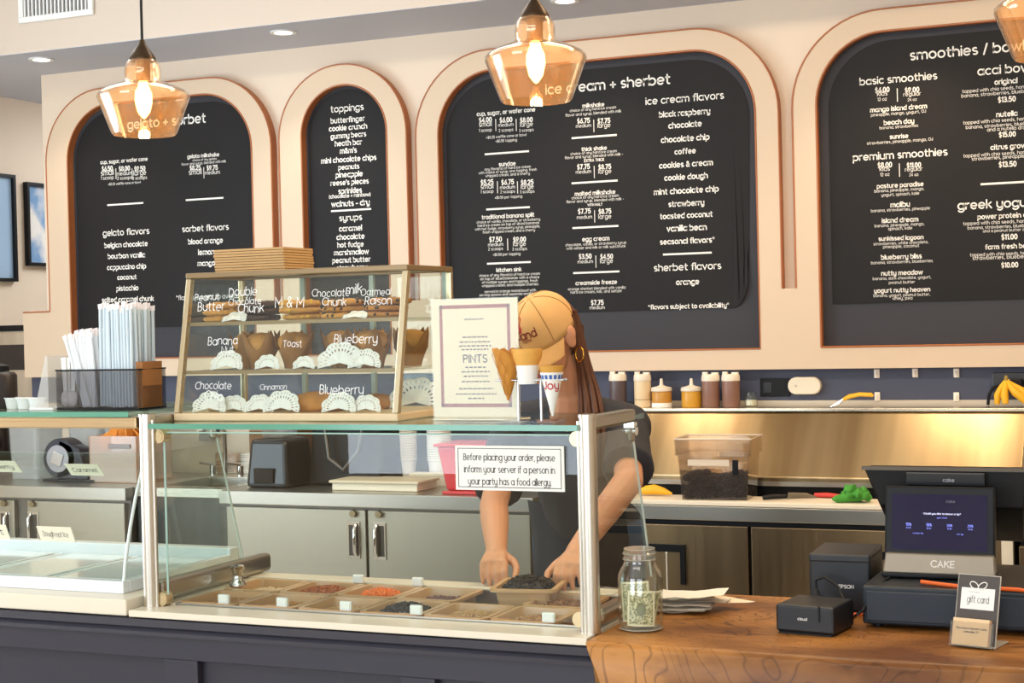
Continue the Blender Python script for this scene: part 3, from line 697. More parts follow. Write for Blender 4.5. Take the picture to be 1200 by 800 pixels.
# dark chalkboard face at the back of every opening
b = MB()
for A in ARCH: b.prism(rrect(A[4] - .01, A[5] + .01, A[6] - .01, A[7] + .01, A[8], 14, 'top'), WY - .004, WY - .001)
struct('trim_4', b, BOARD)

def menu_board(name, label, poly, key, curl=None):
    t = thing(name, label, 'menu board', (poly[0][0], WY - .006, poly[0][1]), 0)
    ox, oz = poly[0]
    b = MB()
    if curl is None:
        b.prism([(x - ox, z - oz) for x, z in poly], -.002, .001)
    else:
        # sheet whose lower free corner lifts off the wall
        xs0, xs1 = min(p[0] for p in poly), max(p[0] for p in poly); zs0, zs1 = min(p[1] for p in poly), max(p[1] for p in poly)
        bm = bmesh.new()
        vs = [bm.verts.new((x - ox, -.001, z - oz)) for x, z in poly]
        bm.faces.new(vs)
        bmesh.ops.triangulate(bm, faces=bm.faces[:])
        for _ in range(4): bmesh.ops.subdivide_edges(bm, edges=bm.edges[:], cuts=1)
        for v in bm.verts:
            dx = max(0, (v.co.x + ox - (xs1 - .10)) / .10); dz = max(0, (zs0 + .22 - (v.co.z + oz)) / .22)
            v.co.y -= .055 * dx * dx * dz * dz
        b.add([v.co.copy() for v in bm.verts], [[v.index for v in f.verts] for f in bm.faces]); bm.free()
    b.build('paper_sheet', POSTER, t)
    bd = MB()
    for tx, x, z, w, st in MENU[key]:
        O = (x - ox, -.0034, z - oz)
        if st == 8: bd.box(x - ox - w / 2, x - ox + w / 2, -.0036, -.0022, z - oz - .004, z - oz + .004)
        elif st == 9: bd.box(x - ox - .0015, x - ox + .0015, -.0036, -.0022, z - oz - .024, z - oz + .028)
        elif st == 1: text(MB(), tx, O, (1, 0, 0), (0, 0, 1), w=w, weight=.25).build('heading', INK, t)
        else: text(bd, tx, O, (1, 0, 0), (0, 0, 1), w=w, weight=.36 if st == 0 else .21, sp=.40, squash=.88)
    bd.build('menu_lettering', INK, t)
    return t
A = ARCH[0]; menu_board('menu_board', 'black arched menu paper listing gelato and sorbet flavours, behind the straw caddy', rrect(A[4] + .015, A[5] - .012, 1.60, A[7] - .03, .24, 12, 'top'), 'gelato')
A = ARCH[1]; menu_board('menu_board', 'narrow black arched menu paper listing toppings and syrups', rrect(A[4] + .012, A[5] - .012, 1.60, A[7] - .015, .205, 12, 'top'), 'toppings')
A = ARCH[2]
pl = rrect(A[4] + .02, A[5] - .035, 1.615, A[7] - .03, .25, 12, 'top')
pl = pl[:1] + [(-1.752, 1.618), (-1.726, 1.632), (-1.705, 1.665), (-1.688, 1.72)] + pl[2:]
menu_board('menu_board', 'wide black menu paper of ice cream and sherbet with a curled lower corner', pl, 'icecream', curl=True)
A = ARCH[3]; menu_board('menu_board', 'black menu paper of smoothies and acai bowls, above the register', rrect(A[4] + .04, A[5] - .03, 1.622, A[7] - .03, .25, 12, 'top'), 'smoothies')

# ------------------------------------------------------------ ceiling fittings
t = thing('air_vent', 'white rectangular air vent grille high on the peach bulkhead', 'vent', (-4.735, 5.768, 3.10))
b = MB()
for x0, x1, z0, z1 in ((-.21, .21, -.095, -.068), (-.21, .21, .068, .095), (-.21, -.183, -.068, .068), (.183, .21, -.068, .068)): b.box(x0, x1, -.014, 0, z0, z1)
b.build('frame', WHITEP, t, bevel=.003)
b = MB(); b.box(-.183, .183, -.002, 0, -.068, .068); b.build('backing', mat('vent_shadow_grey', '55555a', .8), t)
b = MB()
for i in range(17): b.box(-.178 + i * .0215, -.170 + i * .0215, -.012, -.002, -.068, .068)
b.build('slat', WHITEP, t)
DL = mat('downlight_lens', 'ffffff', .3, emit='fff6e6', estr=9.0)
LBL = ['recessed ceiling downlight nearest the left wall and its pictures', 'recessed ceiling downlight above the narrow toppings menu', 'recessed ceiling downlight behind the middle pendant lamp']
d0 = None
for i, x in enumerate((-4.97, -3.646, -2.325, -1.0, .32)):
    lb = LBL[i] if i < 3 else 'recessed ceiling downlight above the smoothie menu, number %s from the pendant' % ('two', 'three')[i - 3]
    if d0 is None:
        d0 = thing('downlight', lb, 'ceiling light', (x, 5.935, 2.871), 0, 'recessed downlights in the soffit')
        b = MB(); b.lathe([(.058, 0), (.058, -.006), (.040, -.006), (.038, 0)], seg=28); b.build('trim_ring', WHITEP, d0, smooth=True)
        b = MB(); b.lathe([(.0, -.003), (.039, -.003)], seg=28); b.build('lens', DL, d0)
    elif i < 3:
        dup(d0, (x, 5.935, 2.871), label=lb)
    l = bpy.data.lights.new('downlight_beam', 'SPOT'); l.energy = (16, 18, 22, 34, 34)[i]; l.spot_size = math.radians(105); l.spot_blend = .7; l.shadow_soft_size = .05
    l.color = (1, .93, .82) if i < 2 else (1, .72, .44)
    o = bpy.data.objects.new('downlight_beam', l); sc.collection.objects.link(o); o.location = (x, 5.935, 2.86)

# pendant lamps
AMBER = glass('amber_lamp_glass', 'fff9ee', 1.5, gain=1.7, milk=.028, milkcol='ffbe68')
BRONZE = mat('dark_bronze', '4a3a2a', .35, .8)
BRASS = mat('aged_brass_socket', '8a6a44', .35, .7)
FIL = mat('glowing_filament', 'ffffff', .5, emit='ffb850', estr=60.0)
def lit_bulb():
    M = bpy.data.materials.new('lit_bulb_glass'); M.use_nodes = True; nt = M.node_tree; nt.nodes.clear()
    o = nt.nodes.new('ShaderNodeOutputMaterial'); tr = nt.nodes.new('ShaderNodeBsdfTransparent'); em = nt.nodes.new('ShaderNodeEmission')
    em.inputs[0].default_value = lin('ffcf86'); em.inputs[1].default_value = 3.2
    ad = nt.nodes.new('ShaderNodeAddShader'); nt.links.new(tr.outputs[0], ad.inputs[0]); nt.links.new(em.outputs[0], ad.inputs[1]); nt.links.new(ad.outputs[0], o.inputs[0])
    return M
BULBG = lit_bulb()
def pendant(x, z, lb):
    t = thing('pendant_lamp', lb, 'pendant lamp', (x, 3.30, z), 0, 'amber glass pendant lamps over the counter')
    b = MB(); b.tube([(0, 0, .235), (0, 0, 3.3 - z - .02)], .0035, 8); b.build('cord', BLACKP, t)
    b = MB(); b.lathe([(0, 3.3 - z), (.06, 3.3 - z), (.06, 3.3 - z - .012), (.02, 3.3 - z - .025), (0, 3.3 - z - .025)]); b.build('canopy', BRONZE, t, smooth=True)
    b = MB(); b.lathe([(.0, .242), (.006, .240), (.010, .228), (.030, .200), (.034, .192), (.034, .186), (0, .186)], seg=24); b.build('cap', BRONZE, t, smooth=True)
    b = MB(); b.lathe([(0, .187), (.0185, .187), (.0185, .142), (.014, .136), (0, .136)], seg=20); b.build('socket', BRASS, t, smooth=True)
    b = MB()
    pr = [(.036, .188), (.043, .178), (.046, .160), (.045, .142), (.050, .134), (.078, .124), (.104, .112), (.114, .103), (.1155, .096), (.113, .088), (.083, .008), (.079, .0), (.077, .0), (.080, .009), (.110, .089), (.112, .096), (.111, .101), (.102, .109), (.076, .121), (.048, .131), (.043, .141), (.044, .160), (.041, .176), (.034, .186)]
    b.lathe(pr, seg=48, closed=True); b.build('shade', AMBER, t, smooth=True)
    b = MB(); b.lathe([(0, .137), (.010, .136), (.012, .126), (.021, .105), (.022, .085), (.016, .058), (.006, .044), (0, .040)], seg=24); bl = b.build('bulb', BULBG, t, smooth=True)
    b = MB()
    for k in range(6):
        a = k * PI / 3
        b.tube([(.007 * math.cos(a), .007 * math.sin(a), .062), (.010 * math.cos(a), .010 * math.sin(a), .112)], .0024, 6)
    b.build('filament', FIL, bl)
    l = bpy.data.lights.new('bulb_glow', 'POINT'); l.energy = 5.0; l.color = (1, .68, .34); l.shadow_soft_size = .02
    o = bpy.data.objects.new('bulb_glow', l); sc.collection.objects.link(o); o.location = (x, 3.30, z + .085)
pendant(-2.443, 2.073, 'amber glass pendant lamp hanging in front of the gelato menu')
pendant(-1.367, 2.073, 'amber glass pendant lamp hanging in front of the ice cream menu')
pendant(-.255, 2.073, 'amber glass pendant lamp cut by the picture edge, over the smoothie menu')

# framed pictures on the left wall
SKYP = mat('sky_picture', 'a9c6e2', .3)
def sky_mat():
    M = bpy.data.materials.new('cloud_print'); M.use_nodes = True; nt = M.node_tree; P = nt.nodes['Principled BSDF']
    P.inputs['Roughness'].default_value = .25
    tc = nt.nodes.new('ShaderNodeTexCoord'); n = nt.nodes.new('ShaderNodeTexNoise'); n.inputs['Scale'].default_value = 5; n.inputs['Detail'].default_value = 5
    nt.links.new(tc.outputs['Object'], n.inputs[0]); cr = nt.nodes.new('ShaderNodeValToRGB')
    cr.color_ramp.elements[0].position = .42; cr.color_ramp.elements[0].color = lin('7fa6d0'); cr.color_ramp.elements[1].position = .58; cr.color_ramp.elements[1].color = lin('f2efe9')
    nt.links.new(n.outputs['Fac'], cr.inputs[0]); nt.links.new(cr.outputs[0], P.inputs['Base Color']); return M
CLOUD = sky_mat()
def picture(y, z, w, h, m_, lb):
    t = thing('framed_picture', lb, 'picture', (-5.928, y, z))
    b = MB(); f = .018
    for y0, y1, z0, z1 in ((-w / 2, w / 2, -h / 2, -h / 2 + f), (-w / 2, w / 2, h / 2 - f, h / 2), (-w / 2, -w / 2 + f, -h / 2 + f, h / 2 - f), (w / 2 - f, w / 2, -h / 2 + f, h / 2 - f)): b.box(.001, .03, y0, y1, z0, z1)
    b.build('frame', BLACKP, t)
    b = MB(); b.box(.002, .010, -w / 2 + f, w / 2 - f, -h / 2 + f, h / 2 - f); b.build('print', m_, t)
picture(6.63, 2.16, .36, .58, SKYP, 'black framed pale blue picture at the very edge of the view')
picture(7.03, 2.19, .26, .46, CLOUD, 'smaller black framed picture of clouds beside the menu wall')

# copper bead along every arch edge
b = MB()
for A in ARCH:
    x0, x1, z1, r = A[:4]
    lp = archout(x0, x1, z1, r)
    b.tube([(x, PY, z) for x, z in lp[1:] + lp[:1]], .0038, 6)
    lp = rrect(A[4], A[5], A[6], A[7], A[8], 14, 'top')
    b.tube([(x, PY, z) for x, z in lp + lp[:1]], .0042, 6)
b.tube([(-5.39, PY, 1.69), (-5.222, PY, 1.69)], .0038, 6)
struct('trim_5', b, EDGE, smooth=True)

# ------------------------------------------------------------ customer counter
def slatbox(mb, x0, x1, y0, y1, z0, z1): mb.box(x0, x1, y0, y1, z0, z1)
t = thing('counter_cabinet', 'long charcoal panelled counter cabinet under the glass display cases', 'counter', (-2.6, 3.4, 0))
b = MB()
X0, X1 = -1.35, 1.445      # local
b.box(X0, X1, -.33, -.30, 0, .868)                       # front board
b.box(X0, X1, .34, .36, 0, .80); b.box(X0, X0 + .02, -.30, .34, 0, .80); b.box(X1 - .02, X1, -.30, .34, 0, .80)
b.box(X0, X1, -.30, .34, .08, .10)
b.build('carcass', DARKBASE, t, bevel=.002)
b = MB()
b.box(X0, X1, -.352, -.33, .808, .868)                   # top rail
b.box(X0, X1, -.352, -.33, 0, .12)
for x0, x1 in ((-.62, -.53), (.36, .453), (.984, 1.067), (1.41, X1), (X0, -1.3)): b.box(x0, x1, -.352, -.33, .12, .808)
b.build('frame_and_panel_face', DARKBASE, t, bevel=.002)
b = MB()
b.prism([(-.33, .860), (-.362, .862), (-.366, .872), (-.356, .878), (-.366, .884), (-.372, .902), (-.33, .905)], X0, X1, 'yz')
b.build('cap_molding', mat('charcoal_gloss_molding', '42414a', .25), t)

wl = MB()
def wslab(mb):
    prof = [(3.62, .92), (3.02, .92), (3.006, .917), (2.998, .906), (2.992, .86), (2.985, .78), (2.985, .60), (2.985, .02), (3.026, .02), (3.026, .872), (3.62, .872)]
    xl = [-1.163, -1.163, -1.166, -1.160, -1.138, -1.108, -1.075, -1.02, -1.02, -1.138, -1.163]
    n = len(prof); cols = 16; vs = []
    for i in range(cols + 1):
        f = i / cols
        for k, (y, z) in enumerate(prof):
            x = xl[k] + (1.15 - xl[k]) * f
            w_ = .006 * math.sin(5.1 * x + 2 * z) + .004 * math.sin(13 * x) if 2 <= k <= 7 else 0
            vs.append((x, y + w_, z))
    fs = []
    for i in range(cols):
        for k in range(n):
            fs.append((i * n + k, i * n + (k + 1) % n, (i + 1) * n + (k + 1) % n, (i + 1) * n + k))
    fs.append(tuple(range(n))); fs.append(tuple(reversed(range(cols * n, (cols + 1) * n))))
    mb.add(vs, fs)
wslab(wl)
o = wl.build('wooden_counter', WALNUT, smooth=True)
tag(o, 'live edge figured wood counter carrying the register and the tip jar', 'counter')

# ------------------------------------------------------------ topping case (glass)
t = thing('glass_display_case', 'glass topping case with steel posts and open rear, full of small pans', 'display case', (-1.735, 3.30, .905))
L = lambda x, y, z: (x + 1.735, y - 3.30, z - .905)
def lbox(mb, x0, x1, y0, y1, z0, z1):
    a = L(x0, y0, z0); c = L(x1, y1, z1); mb.box(a[0], c[0], a[1], c[1], a[2], c[2])
b = MB()
lbox(b, -2.325, -1.172, 3.03, 3.125, .9055, .921); lbox(b, -2.325, -1.172, 3.50, 3.57, .9055, .929)
lbox(b, -2.325, -2.262, 3.125, 3.50, .9055, .925); lbox(b, -1.205, -1.172, 3.125, 3.50, .9055, .925)
b.build('deck_frame', mat('satin_cream_steel', 'e8dcc6', .3), t, bevel=.002)
b = MB()
lbox(b, -2.26, -1.207, 3.131, 3.137, .82, .9255); lbox(b, -2.26, -1.207, 3.492, 3.498, .82, .9255)
lbox(b, -2.26, -1.207, 3.137, 3.492, .815, .820)
b.build('pan_well', STEEL, t)
for x, nm in ((-2.304, 'a'), (-1.183, 'b')):
    b = MB(); b.tube([L(x, 3.092, .9055), L(x, 3.092, 1.372)], .0185, 20); b.tube([L(x, 3.092, 1.372), L(x, 3.092, 1.379)], .0205, 20)
    b.tube([L(x + .0195 * (1 if x < -2 else -1), 3.088, .921), L(x + .0195 * (1 if x < -2 else -1), 3.088, 1.365)], .004, 8)
    b.build('post', POSTST, t, smooth=True)
    b = MB(); lbox(b, x - .015, x + .015, 3.10, 3.36, 1.345, 1.375); b.tube([L(x, 3.36, 1.352), L(x, 3.37, 1.30)], .008, 10); b.build('arm', STEEL, t, bevel=.006)
    b = MB(); lbox(b, x - .017, x + .017, 3.115, 3.60 if nm == 'a' else 3.27, .9295, .978 if nm == 'a' else .966); b.build('end_rail', STEEL, t, bevel=.012, segs=3)
    xi = x + .0
    b = MB(); b.prism([(3.112 - 3.30, .978 - .905), (3.485 - 3.30, .978 - .905), (3.37 - 3.30, 1.335 - .905), (3.112 - 3.30, 1.335 - .905)], xi + 1.735 - .003, xi + 1.735 + .003, 'yz')
    pn = b.build('end_pane', [GLASS, GLASSE], t)
    b = MB(); b.tube([L(xi, 3.486, .978), L(xi, 3.371, 1.335)], .0028, 6); b.build('polished_edge', mat('bright_glass_edge', 'dfe8e2', .1), pn)
    b = MB(); b.tube([L(xi - .012, 3.37, 1.325), L(xi + .012, 3.37, 1.325)], .011, 12); lbox(b, xi - .012, xi + .012, 3.352, 3.374, 1.333, 1.345)
    b.build('pane_clamp', CHROME, t, smooth=True)
b = MB(); lbox(b, -2.268, -1.212, 3.106, 3.112, .936, 1.334)
b.build('front_pane', GLASS, t)
b = MB()
for x in (-2.268, -1.212): b.tube([L(x, 3.109, .936), L(x, 3.109, 1.334)], .0026, 6)
b.tube([L(-2.268, 3.109, 1.334), L(-1.212, 3.109, 1.334)], .0018, 6)
b.build('front_pane_edge', mat('pale_green_edge', 'b9d8cf', .15), t)
b = MB(); lbox(b, -2.285, -1.20, 3.075, 3.51, 1.345, 1.357)
sh = b.build('top_shelf', glass('shelf_glass', 'e3f2ea'), t)
b = MB(); lbox(b, -2.286, -1.199, 3.0735, 3.0755, 1.3448, 1.3572); b.build('shelf_edge', GLASSE, sh)
for x, z in ((-2.274, 1.326), (-1.209, 1.327), (-2.279, .938), (-1.212, .946)):
    b = MB(); p = L(x, 3.10, z)
    b.tube([(p[0], p[1] - .006, p[2]), (p[0], p[1] + .022, p[2])], .0165, 24); b.tube([(p[0], p[1] - .008, p[2]), (p[0], p[1] - .006, p[2])], .012, 20)
    b.build('glass_clip', mat('satin_brass_clip', 'd9c49a', .3, .6), t, smooth=True)
b = MB(); b.lathe([(0, 0), (.022, 0), (.022, .006), (.015, .012), (.013, .034), (.018, .042), (.018, .050), (0, .052)], L(-2.245, 3.37, .9285), 20); b.build('chrome_knob', CHROME, t, smooth=True)

# allergy notice hung on the front pane
t = thing('allergy_notice', 'white food allergy notice stuck on the front glass of the topping case', 'sign', (-1.369, 3.1025, 1.2625))
b = MB(); b.box(-.1275, .1275, -.0015, .0025, -.0485, .0485); b.build('card', mat('notice_card', 'eceae2', .6), t)
b = MB()
for x0, x1, z0, z1 in ((-.121, .121, .0412, .0424), (-.121, .121, -.0424, -.0412), (-.121, -.1198, -.0424, .0424), (.1198, .121, -.0424, .0424)): b.box(x0, x1, -.0021, -.0014, z0, z1)
b.build('border_line', BLACKINK, t)
b = MB()
for i, s_ in enumerate(('Before placing your order, please', 'inform your server if a person in', 'your party has a food allergy.')):
    w_ = (.214, .212, .194)[i]
    text(b, s_, (0, -.0021, .0165 - .0262 * i), (1, 0, 0), (0, 0, 1), w=w_, xh=.0098, weight=.21, sp=.30, serif=.14)
b.build('lettering', BLACKINK, t)

# pans with rims, two rows of six; the server holds one of them
TAN = mat('tan_pan_plastic', 'cda271', .35, coat=.2)
TANIN = mat('tan_pan_liner', 'b98f60', .45)
def pan_proto(lb, loc, grp):
    t = thing('food_pan', lb, 'pan', loc, 0, grp)
    b = MB()
    hw, hd = .0795, .0865
    o_ = rrect(-hw, hw, -hd, hd, .018, 4); i1 = rrect(-hw + .012, hw - .012, -hd + .012, hd - .012, .014, 4); i2 = rrect(-hw + .02, hw - .02, -hd + .02, hd - .02, .014, 4)
    n = len(o_)
    def ring(pl, z): return [(x, y, z) for x, y in pl]
    rings = [ring(i2, -.058), ring(i1, -.006), ring(o_, -.006), ring(o_, .001), ring(i1, .001), ring([(x * .995, y * .995) for x, y in i2], -.054)]
    vs = [p for r_ in rings for p in r_]; fs = [tuple(reversed(range(n)))]
    for k in range(5):
        for i in range(n): fs.append((k * n + i, k * n + (i + 1) % n, (k + 1) * n + (i + 1) % n, (k + 1) * n + i))
    fs.append(tuple(range(5 * n, 6 * n)))
    b.add(vs, fs); b.build('pan_body', TAN, t, smooth=True)
    return t
cols = [-2.180, -2.017, -1.854, -1.691, -1.528, -1.365]
def heap(name, lb, cx, cy, z0, m_, size, n, sx=.052, sy=.060, hgt=.02, seed=1, shape='box', cat='topping'):
    rnd = random.Random(seed); b = MB()
    # soft mound under the pieces
    vs = []; fs = []; G = 10
    for j in range(G + 1):
        for i in range(G + 1):
            u, v = i / G * 2 - 1, j / G * 2 - 1
            vs.append((u * sx, v * sy, -.02 + hgt * .8 * max(0, 1 - .6 * (u * u + v * v))))
    for j in range(G):
        for i in range(G): fs.append((j * (G + 1) + i, j * (G + 1) + i + 1, (j + 1) * (G + 1) + i + 1, (j + 1) * (G + 1) + i))
    b.add(vs, fs)
    for k in range(n):
        u, v = rnd.uniform(-.95, .95), rnd.uniform(-.95, .95)
        z = -.02 + hgt * .8 * max(0, 1 - .6 * (u * u + v * v)) + rnd.uniform(0, size)
        M = T(u * sx, v * sy, z) @ Matrix.Rotation(rnd.uniform(0, 6), 4, Vector((rnd.random() - .5, rnd.random() - .5, rnd.random() - .5)).normalized())
        s = size * rnd.uniform(.6, 1.25)
        if shape == 'box': b.box(-s, s, -s * .7, s * .7, -s * .5, s * .5, M)
        elif shape == 'drop': b.add([(s, 0, 0), (-s, 0, 0), (0, s, 0), (0, -s, 0), (0, 0, s), (0, 0, -s * .6)], [(0, 2, 4), (2, 1, 4), (1, 3, 4), (3, 0, 4), (2, 0, 5), (1, 2, 5), (3, 1, 5), (0, 3, 5)], M)
        else:
            b.add([(s * math.cos(a * PI / 3) * .5 * (1 + .2 * math.sin(3 * a)), s * math.sin(a * PI / 3) * .5, -s) for a in range(6)] + [(s * math.cos(a * PI / 3) * .5, s * math.sin(a * PI / 3) * .5, s) for a in range(6)], [tuple(range(5, -1, -1)), tuple(range(6, 12))] + [(i, (i + 1) % 6, 6 + (i + 1) % 6, 6 + i) for i in range(6)], M)
    o = b.build(name, m_); o.location = (cx, cy, z0)
    return tag(o, lb, cat, None, 'stuff')
p0 = None
pos_words = ['nearest the chrome knob end', 'second along', 'third along', 'fourth along', 'fifth along', 'by the post near the jar']
for row, (y, rn) in enumerate(((3.222, 'front row'), (3.404, 'rear row'))):
    for c, x in enumerate(cols):
        if row == 1 and c == 4: continue
        lb = 'tan food pan in the %s of the case, %s' % (rn, pos_words[c])
        if p0 is None: p0 = pan_proto(lb, (x, y, .9265), 'tan food pans in the topping case')
        else: dup(p0, (x, y, .9265), label=lb)
pan_held = dup(p0, (-1.478, 3.452, .952), rz=math.radians(10), label='tan food pan of dark crumbled topping gripped in both hands')
CRUMB = mat('granola_brown', 'a8703a', .8, var=.35, vscale=120); DARKT = mat('dark_cookie_crumb', '2e221d', .75, var=.4, vscale=150); ORANGE = mat('orange_candy', 'e8791e', .5, var=.2, vscale=60)
heap('granola_topping', 'sandy brown granola filling the front pan nearest the chrome knob', cols[0], 3.222, .9265, mat('sandy_granola', 'b88a58', .8, var=.3, vscale=150), .003, 420, seed=2, hgt=.012)
heap('cookie_crumb_topping', 'golden brown cookie crumbs in the second front pan', cols[1], 3.222, .9265, mat('golden_crumb', 'c08a4e', .8, var=.3, vscale=150), .003, 420, seed=3, hgt=.008)
heap('peanut_topping', 'pale tan chopped nuts lying low in the third front pan', cols[2], 3.222, .9265, mat('pale_nut', 'cfa878', .8, var=.3, vscale=150), .003, 380, seed=4, hgt=.004)
heap('chocolate_chip_topping', 'dark chocolate chips heaped in the fourth front pan', cols[3], 3.222, .9265, DARKT, .005, 420, seed=5, hgt=.030, shape='drop')
heap('toffee_topping', 'smooth tan chopped toffee in the fifth front pan', cols[4], 3.222, .9265, mat('toffee_tan', 'c9a06b', .7, var=.15, vscale=150), .003, 380, seed=6, hgt=.016)
heap('wafer_topping', 'brown wafer crumbs in the front pan by the steel post', cols[5], 3.222, .9265, mat('wafer_brown', 'b98a56', .8, var=.2, vscale=150), .003, 380, seed=7, hgt=.012)
heap('brown_crunch_topping', 'rust brown crunchy bits in the second rear pan', cols[1], 3.404, .9265, mat('rust_crunch', 'a05520', .7, var=.35, vscale=90), .0045, 420, seed=8, hgt=.022)
heap('orange_candy_topping', 'bright orange candy pieces in the third rear pan', cols[2], 3.404, .9265, ORANGE, .005, 300, seed=9, hgt=.024, sx=.045, sy=.045)
heap('plum_topping', 'low dull plum coloured sprinkles in the fourth rear pan', cols[3], 3.404, .9265, mat('plum_brown', '6e4a48', .6, var=.3, vscale=90), .003, 380, seed=10, hgt=.004)
heap('pale_topping', 'cream coloured flakes in the rear pan nearest the chrome knob', cols[0], 3.404, .9265, mat('cream_flake', 'dcc3a0', .8, var=.2, vscale=90), .003, 300, seed=11, hgt=.004)
heap('walnut_topping', 'brown nut pieces in the rear pan by the steel post', cols[5], 3.404, .9265, mat('walnut_brown', '8a5c34', .8, var=.3, vscale=90), .005, 300, seed=12, hgt=.014)
hh = heap('dark_crumble_topping', 'dark crumbled cookies piled in the pan being held', -1.478, 3.452, .952, DARKT, .0075, 420, seed=13, hgt=.036)
# frosted tag clips along the pan edges
CL = mat('frosted_clip', 'f4f4f2', .3)
c0 = None
for i, (x, y, w_) in enumerate(((-2.13, 3.138, 'first'), (-1.97, 3.140, 'second'), (-1.80, 3.138, 'third'), (-1.62, 3.138, 'fourth'), (-1.30, 3.138, 'fifth'), (-1.962, 3.487, 'first'), (-1.794, 3.487, 'second'))):
    lb = 'small frosted white tag clip, %s along the %s pan edge' % (w_, 'front' if y < 3.3 else 'rear')
    if c0 is None:
        c0 = thing('tag_clip', lb, 'clip', (x, y, .9275), 0, 'frosted tag clips on the pan edges')
        b = MB(); b.box(-.015, .015, -.005, .005, 0, .022); b.build('clip_block', CL, c0, bevel=.003)
        b = MB(); b.box(-.012, .012, -.0065, -.005, .004, .018); b.build('blank_face', WHITEP, c0)
    else: dup(c0, (x, y, .9275), label=lb)

# ------------------------------------------------------------ gelato case on the left
t = thing('gelato_case', 'white gelato case with slanted glass beside the topping case', 'display case', (-3.03, 3.40, .905))
G_ = lambda x, y, z: (x + 3.03, y - 3.40, z - .905)
def gbox(mb, x0, x1, y0, y1, z0, z1):
    a = G_(x0, y0, z0); c = G_(x1, y1, z1); mb.box(a[0], c[0], a[1], c[1], a[2], c[2])
b = MB(); gbox(b, -3.9, -2.335, 3.035, 3.61, .9055, .944); b.build('base_ledge', mat('satin_cream_steel', 'e8dcc6', .3), t, bevel=.003)
b = MB()
gbox(b, -3.9, -2.392, 3.10, 3.125, .944, .974); gbox(b, -3.9, -2.392, 3.56, 3.60, .944, .99); gbox(b, -2.412, -2.392, 3.125, 3.56, .944, .974); gbox(b, -3.9, -2.412, 3.125, 3.56, .944, .952)
b.build('white_tub', mat('white_enamel', 'eef1f4', .2, coat=.3), t, bevel=.003)
for k, x in enumerate((-3.56, -3.30, -3.04, -2.78, -2.54)):
    b = MB(); gbox(b, x - .115, x + .105, 3.15, 3.54, .952, .962); gbox(b, x - .105, x + .095, 3.17, 3.52, .962, .966); b.build('pan_cover', mat('clear_white_cover', 'e6ebee', .12, coat=.5), t, bevel=.004)
PC_ = [(3.106, .974), (3.114, 1.02), (3.136, 1.10), (3.160, 1.17), (3.188, 1.235), (3.207, 1.275)]
b = MB(); b.prism([(y - 3.40, z - .905) for y, z in PC_] + [(y - 3.40 + .005, z - .905 - .003) for y, z in reversed(PC_)], -.87, .636, 'yz'); b.build('curved_pane', GLASS, t, smooth=True)
b = MB(); b.tube([G_(-2.394, y, z) for y, z in PC_], .0042, 8); b.build('pane_edge', mat('bright_glass_edge', 'dfe8e2', .1), t, smooth=True)
b = MB(); b.prism([(y - 3.40 + .006, z - .905 - .002) for y, z in PC_] + [(3.55 - 3.40, 1.272 - .905), (3.55 - 3.40, .976 - .905)], .631, .634, 'yz'); b.build('side_pane', GLASS, t)
b = MB(); gbox(b, -3.9, -2.345, 3.075, 3.51, 1.373, 1.385); sh = b.build('top_shelf', glass('shelf_glass'), t)
b = MB(); gbox(b, -3.9, -2.344, 3.0735, 3.0755, 1.3728, 1.3852); b.build('shelf_edge', GLASSE, sh)
b = MB(); gbox(b, -3.9, -2.325, 3.076, 3.10, 1.345, 1.372); b.build('front_rail', steel('warm_steel_rail', 'cdb38c', .3, 0), t, bevel=.003)
for x in (-3.88, -2.585):
    b = MB(); b.tube([G_(x, 3.46, .944), G_(x, 3.46, 1.373)], .010, 12); b.build('rear_post', STEELV, t, smooth=True)
# handwritten cards on the slanted pane
CARD = mat('card_stock', 'efe9d2', .7)
def flav_card(x, y, z, w_, txt, lb, tilt=38):
    t = thing('flavor_card', lb, 'price card', (x, y, z), 0, 'handwritten flavour cards in the gelato case')
    M = rot('X', -tilt)
    b = MB(); b.box(-w_ / 2, w_ / 2, -.0008, .0008, 0, .042, M); b.build('card', CARD, t)
    b = MB(); text(b, txt, M @ Vector((0, -.0013, .014)), (1, 0, 0), M.to_3x3() @ Vector((0, 0, 1)), w=w_ * .72, xh=.011, weight=.16, wob=.08); b.build('lettering', BLACKINK, t)
flav_card(-2.595, 3.235, 1.214, .105, 'Caramel', 'handwritten card reading Caramel in the gelato case', -42)
flav_card(-2.88, 3.245, 1.218, .13, 'blueberry', 'handwritten berry card cut off at the picture edge', -42)
flav_card(-2.60, 3.120, 1.062, .106, 'Dough not Ice', 'handwritten card low in the gelato case above the white covers', -24)
flav_card(-2.80, 3.120, 1.062, .10, 'Mint', 'low handwritten card cut off at the picture edge', -24)

# ------------------------------------------------------------ pastry case
t = thing('pastry_case', 'three tier glass pastry case with flavour names in white marker', 'pastry case', (-1.98, 3.33, 1.3575))
CF = mat('champagne_frame', 'cdbd9c', .25, .75); CFL = mat('cream_base_trim', 'e2c7a0', .4)
HW = .306
def yf(z): return -.155 + .065 * z / .355
FR = MB()
def seg_box(p, q, r=.0075): FR.tube([p, q], r, 4)
b = MB(); b.box(-HW, HW, -.156, .152, 0, .018); b.build('base', CFL, t, bevel=.003)
for sx in (-1, 1):
    b = MB(); x = sx * (HW - .007)
    b.hexa([(x - .007, -.156, .018), (x + .007, -.156, .018), (x + .007, -.138, .018), (x - .007, -.138, .018)], [(x - .007, yf(.355), .345), (x + .007, yf(.355), .345), (x + .007, yf(.355) + .018, .345), (x - .007, yf(.355) + .018, .345)])
    b.build('front_upright', CF, t, bevel=.002)
    b = MB(); b.box(x - .007, x + .007, .138, .152, .018, .345); b.build('rear_upright', CF, t, bevel=.002)
b = MB()
y0 = yf(.355)
